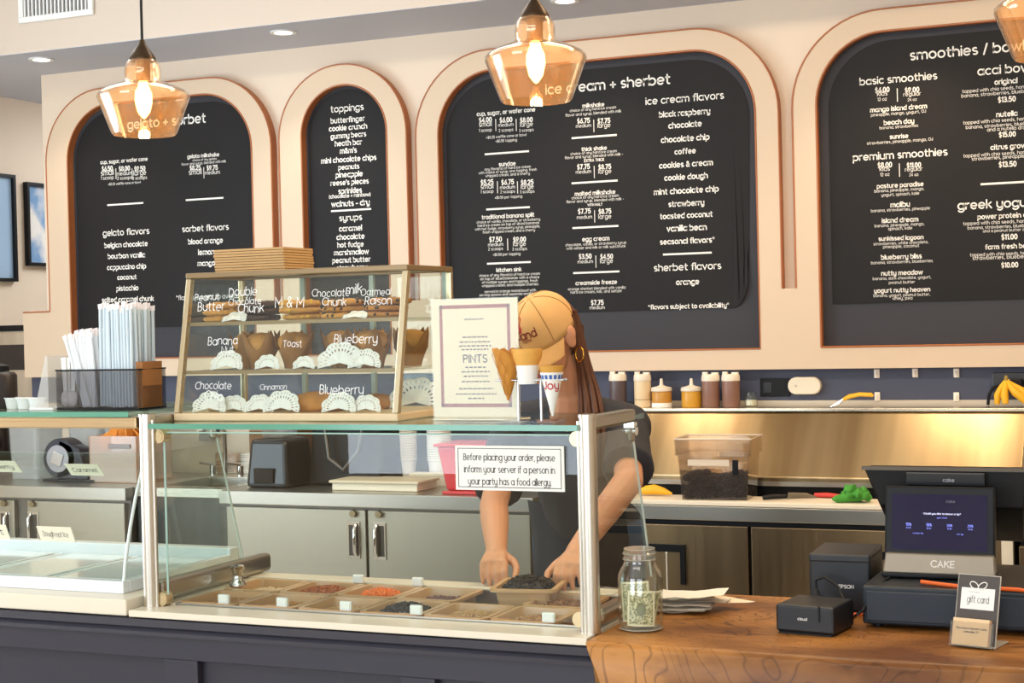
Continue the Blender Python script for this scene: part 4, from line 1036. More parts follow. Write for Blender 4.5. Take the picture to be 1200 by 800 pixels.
b.box(-HW, HW, y0 - .002, y0 + .014, .345, .358); b.box(-HW, HW, .138, .152, .345, .358); b.box(-HW, -HW + .014, y0 + .014, .138, .345, .358); b.box(HW - .014, HW, y0 + .014, .138, .345, .358)
b.build('top_frame', mat('bronze_frame', '8d7654', .35, .4), t, bevel=.002)
b = MB(); b.box(-HW + .014, HW - .014, y0 + .014, .138, .349, .355); b.build('top_pane', GLASS, t)
b = MB(); b.hexa([(-HW + .014, -.153, .018), (HW - .014, -.153, .018), (HW - .014, -.149, .018), (-HW + .014, -.149, .018)], [(-HW + .014, y0 + .003, .345), (HW - .014, y0 + .003, .345), (HW - .014, y0 + .007, .345), (-HW + .014, y0 + .007, .345)])
fp = b.build('front_pane', GLASS, t)
for sx in (-1, 1):
    x = sx * (HW - .007)
    b = MB(); b.prism([(-.138, .018), (.138, .018), (.138, .345), (y0 + .018, .345)], x - .002, x + .002, 'yz'); b.build('side_pane', GLASS, t)
for x0, x1 in ((-HW + .014, -.11), (-.125, .09), (.075, HW - .014)):
    b = MB(); b.box(x0, x1, .146 if x0 != -.125 else .141, .149 if x0 != -.125 else .144, .018, .345); dd = b.build('rear_sliding_door', GLASS, t)
    b = MB(); b.box(x1 - .012, x1, .140, .150, .018, .345); b.build('door_stile', mat('grey_green_stile', '9aa59a', .3, .3), dd)
for z in (.236, .119):
    b = MB(); b.box(-HW + .015, HW - .015, yf(z) + .014, .136, z - .006, z); sf = b.build('shelf', glass('case_shelf_glass', 'f3f6ef'), t)
    b = MB(); b.box(-HW + .015, HW - .015, yf(z) + .011, yf(z) + .0138, z - .008, z + .001); b.build('shelf_edge', mat('bronze_frame', '8d7654'), sf)
LAB = [('Peanut', -0.238, 0.29, 0.069), ('Butter', -0.224, 0.265, 0.076), ('Double', -0.136, 0.298, 0.078), ('Chocolate', -0.129, 0.277, 0.092), ('Chunk', -0.11, 0.258, 0.072), ('M & M', -0.003, 0.267, 0.078), ('milk', 0.17, 0.295, 0.041), ('Chocolate', 0.108, 0.29, 0.101), ('Chunk', 0.119, 0.268, 0.064), ('Oatmeal', 0.228, 0.289, 0.078), ('Raison', 0.236, 0.267, 0.069), ('Banana', -0.183, 0.182, 0.083), ('Nut', -0.167, 0.161, 0.034), ('Toast', 0.013, 0.174, 0.051), ('Blueberry', 0.183, 0.179, 0.113), ('Chocolate', -0.2, 0.076, 0.102), ('Chip', -0.196, 0.049, 0.051), ('Cinnamon', -0.031, 0.073, 0.073), ('Blueberry', 0.154, 0.062, 0.115)]
up = Vector((0, .065, .355)).normalized()
for tx, x, z, w_ in LAB:
    b = MB(); text(b, tx, (x, yf(z) - .0005, z), (1, 0, 0), up, w=w_, weight=.135, wob=.10, sp=.30, squash=.85); b.build('marker_name', MARKER, fp)

PC = lambda x, y, z: (x - 1.98, y + 3.33, z + 1.3575)
rnd = random.Random(21)
def cookie_mesh(r, h, seed, lumps=10):
    rr = random.Random(seed); b = MB(); seg = 22
    prof = [(0, 0), (r * .8, 0), (r * .97, h * .25), (r, h * .5), (r * .93, h * .85), (r * .6, h * 1.0), (0, h * 1.05)]
    b.lathe(prof, seg=seg)
    b.v = [Vector((v.x * (1 + rr.uniform(-.03, .03)), v.y * (1 + rr.uniform(-.03, .03)), v.z + (rr.uniform(-.0015, .002) if v.z > h * .4 else 0))) for v in b.v]
    return b
def cookie(lb, cx, z, r, m_, chip, seed, grp, n=9):
    t = thing('cookie', lb, 'cookie', PC(cx[0], cx[1], z), rnd.uniform(0, 6), grp)
    cookie_mesh(r, .015, seed).build('cookie_body', m_, t, smooth=True)
    rr = random.Random(seed + 50); b = MB()
    for k in range(n):
        a = rr.uniform(0, 2 * PI); q = r * math.sqrt(rr.random()) * .85
        b.ell((q * math.cos(a), q * math.sin(a), .0145), (.006, .006, .004), seg=8, rings=5)
    for k in range(n):
        a = rr.uniform(0, 2 * PI); b.ell((r * .95 * math.cos(a), r * .95 * math.sin(a), .008), (.004, .004, .004), seg=8, rings=5)
    b.build('chips', chip, t, smooth=True)
    return t
DOUGH = mat('golden_cookie', 'cf9345', .75, var=.25, vscale=60, bump=.5, bscale=160); DARKC = mat('chocolate_cookie', '4a342c', .8, var=.3, vscale=60, bump=.5, bscale=160)
OAT = mat('oatmeal_cookie', 'b97b38', .8, var=.3, vscale=60, bump=.6, bscale=140); CHIPS = mat('chocolate_chips', '3a2218', .5); PB = mat('peanut_chips', 'dba45a', .6); CANDY = mat('yellow_candy', 'e0b43a', .4); RAISIN = mat('raisins', '3b2422', .6)
STK = [('peanut butter', -.238, DOUGH, PB, 'golden', .0), ('double chocolate', -.126, DARKC, CHIPS, 'dark brown', 0), ('candy', -.020, DOUGH, CANDY, 'golden', 0), ('chocolate chunk', .098, DOUGH, CHIPS, 'golden', 0), ('oatmeal raisin', .216, OAT, RAISIN, 'brown', 0)]
lv = ['bottom', 'middle', 'topmost']
for si, (nm, x, dm, ch, colr, _) in enumerate(STK):
    for k in range(3):
        cookie('%s %s cookie, %s of its stack on the upper pastry shelf' % (colr, nm, lv[k]), (x + rnd.uniform(-.006, .006), -.025 + rnd.uniform(-.008, .008)), .2365 + k * .0160, .052 if si != 1 else .049, dm, ch, si * 10 + k, 'cookies on the upper pastry shelf')
# muffins in tulip papers
MUF = mat('muffin_crumb', 'c48a46', .8, var=.25, vscale=60, bump=.6, bscale=120); TUL = mat('brown_tulip_paper', '94632f', .75, var=.12, vscale=50)
def muffin(lb, x, y, z, rz, s=1.0):
    t = thing('muffin', lb, 'muffin', PC(x, y, z), rz, 'muffins on the middle pastry shelf')
    b = MB(); seg = 24; vs = []; fs = []
    rings = [(.026, 0), (.030, .018), (.037, .036), (.043, .047)]
    for i, (r, h) in enumerate(rings):
        for k in range(seg):
            a = 2 * PI * k / seg
            pk = (abs(math.cos(2 * a)) ** 3)
            hh_ = h + (pk * .052 if i == 3 else pk * .006 if i == 2 else 0); r_ = r * (1 + (pk * .26 if i == 3 else 0) + .03 * math.cos(8 * a) * (i > 0))
            vs.append((r_ * math.cos(a) * s, r_ * math.sin(a) * s, hh_ * s))
    for i in range(3):
        for k in range(seg): fs.append((i * seg + k, i * seg + (k + 1) % seg, (i + 1) * seg + (k + 1) % seg, (i + 1) * seg + k))
    fs.append(tuple(reversed(range(seg)))); b.add(vs, fs)
    w = b.build('tulip_wrapper', TUL, t, smooth=True)
    so = w.modifiers.new('thickness', 'SOLIDIFY'); so.thickness = .0008; so.offset = -1
    b = MB(); b.lathe([(0, .03), (.033, .03), (.038, .052), (.043, .064), (.040, .078), (.025, .090), (0, .094)], seg=20)
    b.v = [Vector((v.x * s * rnd.uniform(.95, 1.03), v.y * s * rnd.uniform(.95, 1.03), v.z * s)) for v in b.v]
    b.build('muffin_top', MUF, t, smooth=True)
    return t
mw = ['behind the Banana Nut name', 'just before the Toast name', 'under the Toast name', 'between the Toast and Blueberry names', 'behind the lace under the Blueberry name', 'just past the Blueberry name', 'at the end by the front upright']
for k, (x, y) in enumerate(((-.214, .04), (-.126, -.04), (-.038, -.03), (.047, .045), (.130, .06), (.172, -.030), (.238, .05))):
    muffin('brown tulip wrapped muffin on the middle shelf, %s' % mw[k], x, y, .120, k * .7 + .35, .95)
# lace doilies, upright fan at the glass
LACE = mat('white_lace_paper', 'f6f3ec', .8)
def doily(lb, x, y, z, r, rz=0, lean=72):
    r *= 1.18
    """scalloped lace fan with rows of eyelets, bent up against the glass"""
    b = MB(); n, rings_ = 90, 9
    M = rot('X', lean)
    def P(i, j):
        a = -PI * .08 + (PI * 1.16) * i / n
        u = j / rings_
        rr_ = r * u * (1 - .10 * u ** 6 * (1 - abs(math.cos(4.5 * a)) ** .6))
        return M @ Vector((rr_ * math.cos(a), rr_ * math.sin(a) * .86, .035 * r * math.sin(7 * a) * u))
    vs = [P(0, 0)] + [P(i, j) for j in range(1, rings_ + 1) for i in range(n + 1)]
    fs = [(0, 1 + i, 2 + i) for i in range(n)]
    for j in range(rings_ - 1):
        for i in range(n):
            if (j == 4 and i % 6 in (0, 1)) or (j == 6 and i % 5 == 2): continue      # eyelets
            p = 1 + j * (n + 1) + i; q = p + n + 1
            fs.append((p, q, q + 1, p + 1))
    mz = min(v.z for v in vs)
    b.add([(v.x, v.y, v.z - mz) for v in vs], fs)
    o = b.build('paper_doily', LACE, None, smooth=True)
    so = o.modifiers.new('thickness', 'SOLIDIFY'); so.thickness = .0006
    o.location = PC(x, y, z); o.rotation_euler = (0, 0, rz)
    return tag(o, lb, 'doily', 'white lace doilies in the pastry case')
doily('white lace doily propped under the Banana Nut name', -.190, -.098, .120, .040)
doily('small white lace doily beside the Toast muffin', -.075, -.098, .120, .030)
doily('wide white lace doily standing under the Blueberry name on the middle shelf', .120, -.090, .120, .052)
doily('white lace doily overlapping the wide one on the middle shelf', .190, -.098, .120, .038)
doily('small lace doily on the middle shelf between two muffins', .028, -.100, .120, .026)
doily('crumpled lace doily at the bottom, under the Chocolate Chip name', -.225, -.125, .0185, .042)
doily('second crumpled lace doily at the bottom, beside the pale scones', -.165, -.112, .0185, .034)
doily('bottom shelf lace doily under the Cinnamon name', -.085, -.122, .0185, .036)
doily('bottom shelf lace doily in front of the browned scone', -.02, -.128, .0185, .044)
doily('bottom shelf lace doily under the lower Blueberry name', .135, -.126, .0185, .040)
doily('bottom shelf lace doily at the far upright', .205, -.122, .0185, .034)
doily('lace doily under the lower cookie shelf corner of the case', -.17, -.09, .2365, .030, 0, 40)
doily('lace doily under the oatmeal cookies', .165, -.092, .2365, .028, 0, 30)
doily('lace doily standing by the rear door at the bottom of the case', .262, .02, .0185, .062)
def scone(lb, x, y, z, m_, s, rz, seed):
    rr = random.Random(seed); b = MB()
    prof = [(0, 0), (.045, 0), (.052, .008), (.050, .020), (.036, .032), (.015, .038), (0, .039)]
    b.lathe(prof, seg=24)
    b.v = [Vector((v.x * s * (1.25 + rr.uniform(-.05, .05)), v.y * s * (.9 + rr.uniform(-.05, .05)), v.z * s + (rr.uniform(-.002, .002) if v.z > .005 else 0))) for v in b.v]
    o = b.build('scone', m_, smooth=True); o.location = PC(x, y, z); o.rotation_euler = (0, 0, rz)
    return tag(o, lb, 'scone', 'scones on the bottom pastry shelf')
PALE = mat('pale_scone', 'dfc9a6', .85, var=.15, vscale=50, bump=.5, bscale=120); BRN = mat('browned_scone', 'bf7f38', .8, var=.3, vscale=50, bump=.6, bscale=120)
scone('pale scone behind the Chocolate Chip doily', -.225, -.045, .0185, PALE, .8, .2, 1)
scone('pale scone under the Cinnamon name', -.115, -.04, .0185, mat('pink_scone', 'd9b49c', .85, var=.2, vscale=50), .85, 1.0, 2)
scone('large browned blueberry scone on the bottom shelf', .035, -.055, .0185, BRN, 1.15, .1, 3)
scone('second browned scone behind the large one', .15, .03, .0185, BRN, .9, .8, 4)

# stack of flat kraft trays on the case
for k in range(9):
    lb = 'flat kraft paper tray, %s of the stack on the pastry case' % ('bottom', 'second', 'third', 'fourth', 'fifth', 'sixth', 'seventh', 'eighth', 'topmost')[k]
    b = MB(); z = .3585 + k * .0066; j = rnd.uniform(-.0016, .0016)
    b.box(-.101, .101, -.07, .07, 0, .0016); 
    for x0, x1, ya, yb in ((-.101, -.0995, -.07, .07), (.0995, .101, -.07, .07), (-.0995, .0995, -.07, -.0685), (-.0995, .0995, .0685, .07)): b.box(x0, x1, ya, yb, .0016, .0054)
    o = b.build('kraft_tray', KRAFT); o.location = PC(-.172 + j, .055 + j, z)
    tag(o, lb, 'paper tray', 'kraft trays stacked on the pastry case')

# ------------------------------------------------------------ straw caddy and neighbours on the glass shelf
SZ = 1.3855
SMOKE = glass('smoked_acrylic', 'dedee0', 1.45)
t = thing('straw_caddy', 'smoky black see-through caddy holding straws and napkins', 'caddy', (-2.49, 3.20, SZ), 0)
b = MB(); w2, d2, hh2 = .125, .055, .098
b.box(-w2, w2, -d2, d2, 0, .004); b.build('floor_plate', BLACKP, t)
for nm, bx in (('front_wall', (-w2, w2, -d2, -d2 + .003)), ('rear_wall', (-w2, w2, d2 - .003, d2)), ('end_wall', (-w2, -w2 + .003, -d2 + .003, d2 - .003)), ('end_wall', (w2 - .003, w2, -d2 + .003, d2 - .003)), ('divider', (-.062, -.059, -d2 + .003, d2 - .003)), ('divider', (-.008, -.005, -d2 + .003, d2 - .003))):
    b = MB(); b.box(*bx, .004, hh2); b.build(nm, SMOKE, t)
b = MB(); b.tube([(-w2, -d2, hh2), (w2, -d2, hh2), (w2, d2, hh2), (-w2, d2, hh2), (-w2, -d2, hh2)], .0022, 6); b.build('rim', BLACKP, t)
STW = mat('wrapped_straw_paper', 'eef0f1', .6); STT = mat('clear_wrapped_straw', 'd5e3ea', .35, coat=.3); STP = mat('pale_pink_wrap', 'f0e6e2', .6)
def straw_proto(lb, h, m_, grp, r=.0042):
    t = thing('straw', lb, 'straw', (0, 0, SZ + .004), 0, grp)
    b = MB(); b.tube([(0, 0, 0), (0, 0, h)], r, 7); b.build('wrapper', m_, t, smooth=True)
    b = MB(); b.hexa([(-r * 1.3, -.0008, h), (r * 1.3, -.0008, h), (r * 1.3, .0008, h), (-r * 1.3, .0008, h)], [(-r * 1.7, -.0005, h + .012), (r * 1.5, -.0005, h + .014), (r * 1.5, .0005, h + .014), (-r * 1.7, .0005, h + .012)]); b.build('torn_end', STP, t)
    return t
rs = random.Random(5)
def bundle(lb, grp, x0, x1, y0, y1, nx, ny, h, m_, lx=0.0, jit=.006, r=.0042):
    p = None
    for i in range(nx):
        for j in range(ny):
            x = x0 + (x1 - x0) * (i + .5 * (j % 2)) / max(1, nx - .5); y = y0 + (y1 - y0) * j / max(1, ny - 1)
            if p is None: p = straw_proto(lb, h, m_, grp, r); q = p
            else: q = dup(p)
            q.location = (x, y, SZ + .005 + rs.uniform(0, .004)); q.scale = (1, 1, 1 + rs.uniform(-.03, .02))
            q.rotation_euler = (rs.uniform(-.012, .012), lx + rs.uniform(-.018, .018), rs.uniform(0, 3))
            q.rotation_euler.z = 0
bundle('long clear wrapped straw in the tall bundle of the caddy', 'tall straws in the caddy', -2.488, -2.390, 3.160, 3.24, 11, 6, .238, STT)
bundle('medium white wrapped straw in the middle bundle of the caddy', 'medium straws in the caddy', -2.548, -2.500, 3.165, 3.235, 7, 6, .178, STW, -.08, .01)
bundle('white wrapped straw leaning out of the caddy beside the middle bundle', 'leaning straws in the caddy', -2.538, -2.518, 3.158, 3.20, 4, 3, .176, STW, -.30)
# brown napkins at the end
for k in range(5):
    o = MB().box(-.013 + 0, .013, -.04, .04, 0, .112).build('paper_napkin', mat('brown_napkin', 'a9713f', .85, var=.1, vscale=30))
    o.scale = (.12, 1, 1); o.location = (-2.380 + k * .0032, 3.20, SZ + .0045); o.rotation_euler = (0, -.02 + .008 * k, 0)
    tag(o, 'folded brown paper napkin upright at the end of the caddy', 'napkin', 'brown napkins in the caddy')
# wrapped clear cutlery in the first bay
sp0 = None
for k in range(9):
    x = -2.600 + .009 * (k % 4) + rs.uniform(-.003, .003); y = 3.165 + .014 * (k // 3)
    if sp0 is None:
        sp0 = thing('plastic_spoon', 'clear plastic spoon handle up in the first bay of the caddy', 'spoon', (x, y, SZ + .005), 0, 'clear spoons in the caddy')
        m_ = mat('clear_plastic', 'f6f2ea', .15, coat=.4, alpha=.9)
        b = MB(); b.hexa([(-.005, -.001, .03), (.005, -.001, .03), (.005, .001, .03), (-.005, .001, .03)], [(-.0065, -.001, .125), (.0065, -.001, .125), (.0065, .001, .125), (-.0065, .001, .125)]); b.build('handle', m_, sp0, bevel=.0006)
        b = MB(); b.ell((0, 0, .022), (.013, .004, .021), seg=14, rings=8); b.build('bowl', m_, sp0, smooth=True)
        q = sp0
    else: q = dup(sp0, (x, y, SZ + .005))
    q.rotation_euler = (rs.uniform(-.05, .05), rs.uniform(-.22, .05), rs.uniform(-.4, .4))
t = thing('sign_holder', 'slanted clear acrylic holder seen edge on beside the straw caddy', 'sign holder', (-2.648, 3.19, SZ))
b = MB(); b.hexa([(-.030, -.05, .006), (.012, -.05, .006), (.012, .05, .006), (-.030, .05, .006)], [(.006, -.05, .135), (.012, -.05, .135), (.012, .05, .135), (.006, .05, .135)]); b.build('slanted_leaf', glass('milky_acrylic', 'ffffff', 1.5, milk=.35), t, bevel=.001)
b = MB(); b.box(-.045, .03, -.055, .055, 0, .006); b.build('foot', WHITEP, t, bevel=.001)
cp = None
for k in range(3):
    lb = 'small white sample cup on the glass shelf, %s from the slanted holder' % ('nearest', 'second', 'third')[k]
    if cp is None:
        cp = thing('sample_cup', lb, 'cup', (-2.715, 3.19, SZ), 0, 'white sample cups on the glass shelf')
        b = MB(); b.lathe([(.010, 0), (.016, 0), (.021, .026), (.022, .027), (.0205, .0275), (.015, .002), (0, .002)], seg=20); b.build('cup_wall', WHITEP, cp, smooth=True)
        b = MB(); b.lathe([(.0205, .026), (.0232, .0262), (.0232, .0285), (.0205, .0285)], seg=20, closed=True); b.build('rolled_rim', WHITEP, cp, smooth=True)
    else: dup(cp, (-2.715 - .047 * k, 3.19 + .01 * k, SZ), label=lb)
t = thing('black_canister', 'dark canister cut off by the picture edge on the glass shelf', 'canister', (-2.865, 3.22, SZ))
b = MB(); b.lathe([(.046, 0), (.048, .01), (.048, .085), (.040, .094), (0, .096)], seg=24); b.build('body', mat('dark_brown_plastic', '231a18', .4), t, smooth=True)
b = MB(); b.lathe([(.030, .096), (.030, .11), (.012, .116), (0, .116)], seg=20); b.build('lid', BLACKP, t, smooth=True)

# ------------------------------------------------------------ acrylic sign holder with the pints price sheet
t = thing('price_sign', 'upright clear acrylic stand with a red bordered pints price sheet', 'sign', (-1.495, 3.215, 1.3575), 0)
b = MB(); b.box(-.108, .108, -.0045, -.0025, .004, .275); b.box(-.108, .108, .0025, .0045, .004, .275); b.build('acrylic_sleeve', glass('sleeve_acrylic', 'fdfdf8', 1.45), t)
b = MB(); b.box(-.108, .108, -.006, .055, 0, .004); b.build('foot', mat('acrylic_edge', 'e9e2cf', .2, coat=.4), t, bevel=.001)
b = MB(); b.box(-.106, .106, -.001, .001, .006, .273); sh = b.build('price_sheet', mat('sheet_cream', 'dccfb6', .7), t)
BR = mat('brick_red_ink', '93402e', .7)
b = MB()
for x0, x1, z0, z1 in ((-.087, .087, .252, .260), (-.087, .087, .030, .038), (-.087, -.080, .030, .260), (.080, .087, .030, .260)): b.box(x0, x1, -.0016, -.0008, z0, z1)
b.build('border', BR, sh)
INKR = mat('brown_ink', '4e2a22', .7)
b = MB(); text(b, 'PINTS', (0, -.0016, .131), (1, 0, 0), (0, 0, 1), w=.058, weight=.24)
b.build('heading', INKR, sh)
b = MB()
for z, w_ in ((.226, .05), (.186, .062), (.175, .075), (.166, .08), (.158, .066), (.118, .05), (.108, .07), (.098, .06), (.086, .07), (.070, .085), (.058, .1), (.048, .04)):
    x = -w_ / 2
    while x < w_ / 2:
        l_ = rs.uniform(.004, .010); b.box(x, min(x + l_, w_ / 2), -.0016, -.0009, z, z + .0030); x += l_ + .003
b.build('small_print', INKR, sh)

# cone rack
t = thing('cone_rack', 'clear wire rack holding three ice cream cones on the glass shelf', 'rack', (-1.335, 3.17, 1.3575))
WIRE = mat('silver_wire', 'cfcfd2', .2, .9)
b = MB(); b.tube([(-.082, 0, .092), (.078, 0, .092)], .0028, 8); b.tube([(-.082, -.02, .092), (.078, -.02, .092)], .0016, 8); b.build('top_bar', WIRE, t, smooth=True)
for x in (-.038, .016):
    b = MB(); b.tube([(x, 0, .003), (x, 0, .092)], .0032, 8); b.build('leg', WIRE, t, smooth=True)
b = MB(); b.box(-.075, .06, -.03, .03, 0, .004); b.build('foot_plate', ACRYL, t)
CONE = mat('waffle_cone', 'c8862f', .65, var=.25, vscale=60, bump=.6, bscale=90)
def cone_body(mb, r, h, z0, seg=26, wav=0.0):
    mb.lathe([(.002, z0), (r, z0 + h), (r * .90, z0 + h), (.001, z0 + .01)], seg=seg)
t = thing('waffle_cone', 'large brown waffle cone, pointed, in front of the price sheet', 'ice cream cone', (-1.392, 3.158, 1.405))
b = MB(); cone_body(b, .033, .112, 0)
b.v = [Vector((v.x, v.y, v.z - (.012 if (v.z > .1 and v.x > .005) else 0) + .004 * math.sin(9 * math.atan2(v.y, v.x)) * (v.z > .1))) for v in b.v]
b.build('cone_shell', CONE, t, smooth=True)
b = MB()
for k in range(7):
    a0 = k * .9
    b.tube([((.003 + .0312 * u) * math.cos(a0 + u * 2.0), (.003 + .0312 * u) * math.sin(a0 + u * 2.0), .112 * u * .93) for u in [i / 8 for i in range(1, 9)]], .0007, 5)
    b.tube([((.003 + .0312 * u) * math.cos(a0 - u * 2.0), (.003 + .0312 * u) * math.sin(a0 - u * 2.0), .112 * u * .93) for u in [i / 8 for i in range(1, 9)]], .0007, 5)
b.build('waffle_ridges', CONE, t)
t = thing('cake_cone', 'flat bottomed cake cone sleeved in plain white paper', 'ice cream cone', (-1.345, 3.158, 1.442))
b = MB(); b.lathe([(0, 0), (.019, 0), (.023, .036), (.033, .058), (.034, .075), (.031, .075), (.029, .06), (.018, .03), (0, .03)], seg=28); b.build('cone_shell', mat('cake_cone_wafer', 'e3a84e', .7, var=.12, vscale=60), t, smooth=True)
b = MB(); b.lathe([(.0196, -.001), (.0245, .040), (.0250, .040), (.0200, -.001)], seg=28, closed=True); b.build('paper_sleeve', PAPER, t, smooth=True)
t = thing('sugar_cone', 'pointed sugar cone in a white sleeve printed blue and red', 'ice cream cone', (-1.288, 3.158, 1.372))
b = MB(); cone_body(b, .0275, .108, 0); b.build('cone_shell', mat('sugar_cone', 'd39a3f', .65, var=.15, vscale=60), t, smooth=True)
b = MB(); b.lathe([(.0016, -.001), (.0252, .094), (.0257, .094), (.002, -.001)], seg=28); sl = b.build('paper_sleeve', PAPER, t, smooth=True)
def wrap_text(mb, tx, z, xh, wt, R0, m_=None):
    """lettering curved round the cone's near side"""
    q = MB(); text(q, tx, (0, 0, 0), (1, 0, 0), (0, 1, 0), xh=xh, weight=wt)
    for f in q.f: pass
    out = []
    for v in q.v:
        zz = z + v.y; R_ = .0262 * zz / .094 + .0009; a = -PI / 2 + .28 + v.x / R_
        out.append((R_ * math.cos(a), R_ * math.sin(a), zz))
    mb.add(out, q.f)
b = MB(); wrap_text(b, 'Joy', .058, .0115, .24, .02); b.build('red_lettering', mat('red_ink', 'c8313a', .6), sl)
b = MB()
for k in range(7):
    a = -PI / 2 + .28 + (k - 3) * .42; R_ = .0262 * .081 / .094 + .0006; R2 = .0262 * .088 / .094 + .0006
    b.add([(R_ * math.cos(a - .13), R_ * math.sin(a - .13), .0795), (R_ * math.cos(a + .13), R_ * math.sin(a + .13), .0795), (R2 * math.cos(a + .13), R2 * math.sin(a + .13), .0885), (R2 * math.cos(a - .13), R2 * math.sin(a - .13), .0885)], [(0, 1, 2, 3)])
b.build('blue_squares', mat('blue_ink', '3f63ae', .6), sl)

# ------------------------------------------------------------ stainless cabinets along the back wall
def door_handle(parent, x, y, z, key=True, side=1):
    b = MB(); b.box(x - .030, x + .030, y - .004, y, z - .075, z + .075); pl = b.build('handle_plate', CHROME, parent, bevel=.003)
    b = MB(); b.box(x - .022, x + .022, y - .0045, y - .004, z - .062, z + .062); b.build('handle_recess', mat('dark_steel', '4a4640', .35, .8), pl)
    b = MB(); b.tube([(x + .012 * side, y - .006, z + .062), (x + .012 * side, y - .020, z + .045), (x + .012 * side, y - .020, z - .045), (x + .012 * side, y - .006, z - .062)], .008, 10); b.build('pull', CHROME, pl, smooth=True)
    if key:
        b = MB(); b.tube([(x + .002, y, z + .108), (x + .002, y - .016, z + .108)], .014, 14); b.build('lock', mat('lock_brass', '8f8064', .3, .9), parent, smooth=True)
def steel_cabinet(lb, x0, x1, doors, handles, zt=.90, yf_=5.585, yb=6.26):
    t = thing('steel_cabinet', lb, 'cabinet', ((x0 + x1) / 2, 5.93, 0)); cx = (x0 + x1) / 2
    X = lambda v: v - cx
    Y = lambda v: v - 5.93
    b = MB(); b.box(X(x0), X(x1), Y(yf_ - .02), Y(yb), zt - .055, zt); b.build('worktop', STEEL, t, bevel=.003)
    b = MB(); b.box(X(x0) + .005, X(x1) - .005, Y(yf_ + .025), Y(yb), .12, zt - .055); b.box(X(x0) + .03, X(x1) - .03, Y(yf_ + .06), Y(yb), 0, .12); b.build('carcass', mat('cabinet_gap_grey', '6f6a62', .4, .7), t)
    for (a, c), hd in zip(doors, handles):
        b = MB(); b.box(X(a) + .003, X(c) - .003, Y(yf_), Y(yf_ + .024), .14, zt - .068); d = b.build('door', STEELV, t, bevel=.003)
        if hd is not None: door_handle(d, X(hd), Y(yf_), .715, True, 1 if hd > (a + c) / 2 else -1)
    return t
steel_cabinet('stainless two door undercounter cabinet behind the topping case', -3.79, -2.36, [(-3.77, -3.10), (-3.096, -2.38)], [-3.158, -3.040], .905)
steel_cabinet('stainless two door cabinet behind the gelato case with a dark centre gap', -5.36, -4.27, [(-5.34, -4.895), (-4.825, -4.29)], [-4.95, -4.79], .905)
# hand sink between them
t = thing('hand_sink', 'small stainless hand sink with a tall faucet between the two cabinets', 'sink', (-4.03, 5.95, 0))
b = MB(); zt = .905
for x0, x1, y0, y1 in ((-.235, .235, -.33, -.24), (-.235, .235, .16, .31), (-.235, -.17, -.24, .16), (.17, .235, -.24, .16)): b.box(x0, x1, y0, y1, zt - .04, zt)
b.box(-.235, .235, .29, .31, zt, zt + .10)
b.build('rim', steel('pale_steel', 'd6d1c4', .28, 0), t, bevel=.003)
b = MB(); b.box(-.17, .17, -.24, -.23, zt - .18, zt - .04); b.box(-.17, .17, .15, .16, zt - .18, zt - .04); b.box(-.17, -.16, -.23, .15, zt - .18, zt - .04); b.box(.16, .17, -.23, .15, zt - .18, zt - .04); b.box(-.17, .17, -.24, .16, zt - .19, zt - .18); b.build('basin', STEEL, t)
b = MB(); b.box(-.235, .235, -.31, -.28, .1, zt - .04); b.build('front_panel', hood_metal('sink_apron_steel', '4c4a47', '6b6964', .32), t)
b = MB(); b.tube([(-.13, .22, zt), (-.13, .22, zt + .20), (-.13, .18, zt + .24), (-.13, .09, zt + .24), (-.13, .05, zt + .21)], .011, 12); b.build('faucet', CHROME, t, smooth=True)
for x in (-.20, -.05):
    b = MB(); b.tube([(x, .22, zt), (x, .22, zt + .045)], .017, 12); b.tube([(x, .22, zt + .05), (x - .03, .16, zt + .06)], .007, 8); b.build('tap_lever', CHROME, t, smooth=True)
t = thing('soap_dispenser', 'pale wall soap dispenser above the hand sink', 'dispenser', (-4.30, 6.298, 1.08))
b = MB(); b.box(-.05, .05, -.09, 0, 0, .12); b.build('body', CREAM, t, bevel=.015, segs=3)
b = MB(); b.box(-.03, .03, -.093, -.085, -.02, .03); b.build('push_bar', mat('grey_push_bar', '8b8880', .4), t, bevel=.004)

# things on the middle cabinet
ZB = .9055
t = thing('cardboard_box', 'brown cardboard box at the sink end of the middle cabinet', 'box', (-3.765, 6.09, ZB), 0)
b = MB(); b.box(-.120, .105, -.14, .14, 0, .225); b.build('carton', mat('brown_carton', '7f5c3c', .8, var=.08, vscale=10), t, bevel=.002)
b = MB(); b.hexa([(-.105, -.142, .223), (.105, -.142, .223), (.105, -.139, .227), (-.105, -.139, .227)], [(-.10, -.20, .265), (.10, -.20, .265), (.10, -.197, .268), (-.10, -.197, .268)]); b.hexa([(-.105, .139, .223), (.105, .139, .223), (.105, .142, .227), (-.105, .142, .227)], [(-.10, .2, .255), (.10, .2, .255), (.10, .203, .258), (-.10, .203, .258)]); b.build('flap', mat('pale_flap', 'd8b79a', .8), t)
t = thing('black_blender', 'black countertop blender base with a clear jug', 'blender', (-3.63, 5.80, ZB))
b = MB(); b.hexa([(-.105, -.12, 0), (.105, -.12, 0), (.105, .12, 0), (-.105, .12, 0)], [(-.090, -.10, .205), (.090, -.10, .205), (.090, .10, .205), (-.090, .10, .205)]); b.build('motor_base', mat('gloss_black', '0e1013', .30), t, bevel=.02, segs=3)
b = MB(); b.box(-.06, .04, -.124, -.112, .02, .085); b.build('control_panel', mat('gloss_panel', '0f1114', .1), t, bevel=.004)
b = MB(); b.hexa([(-.055, -.055, .206), (.055, -.055, .206), (.055, .055, .206), (-.055, .055, .206)], [(-.075, -.075, .36), (.075, -.075, .36), (.075, .075, .36), (-.075, .075, .36)]); b.build('jug', glass('jug_plastic', 'dfe3e6', 1.45, milk=.12), t, bevel=.01)
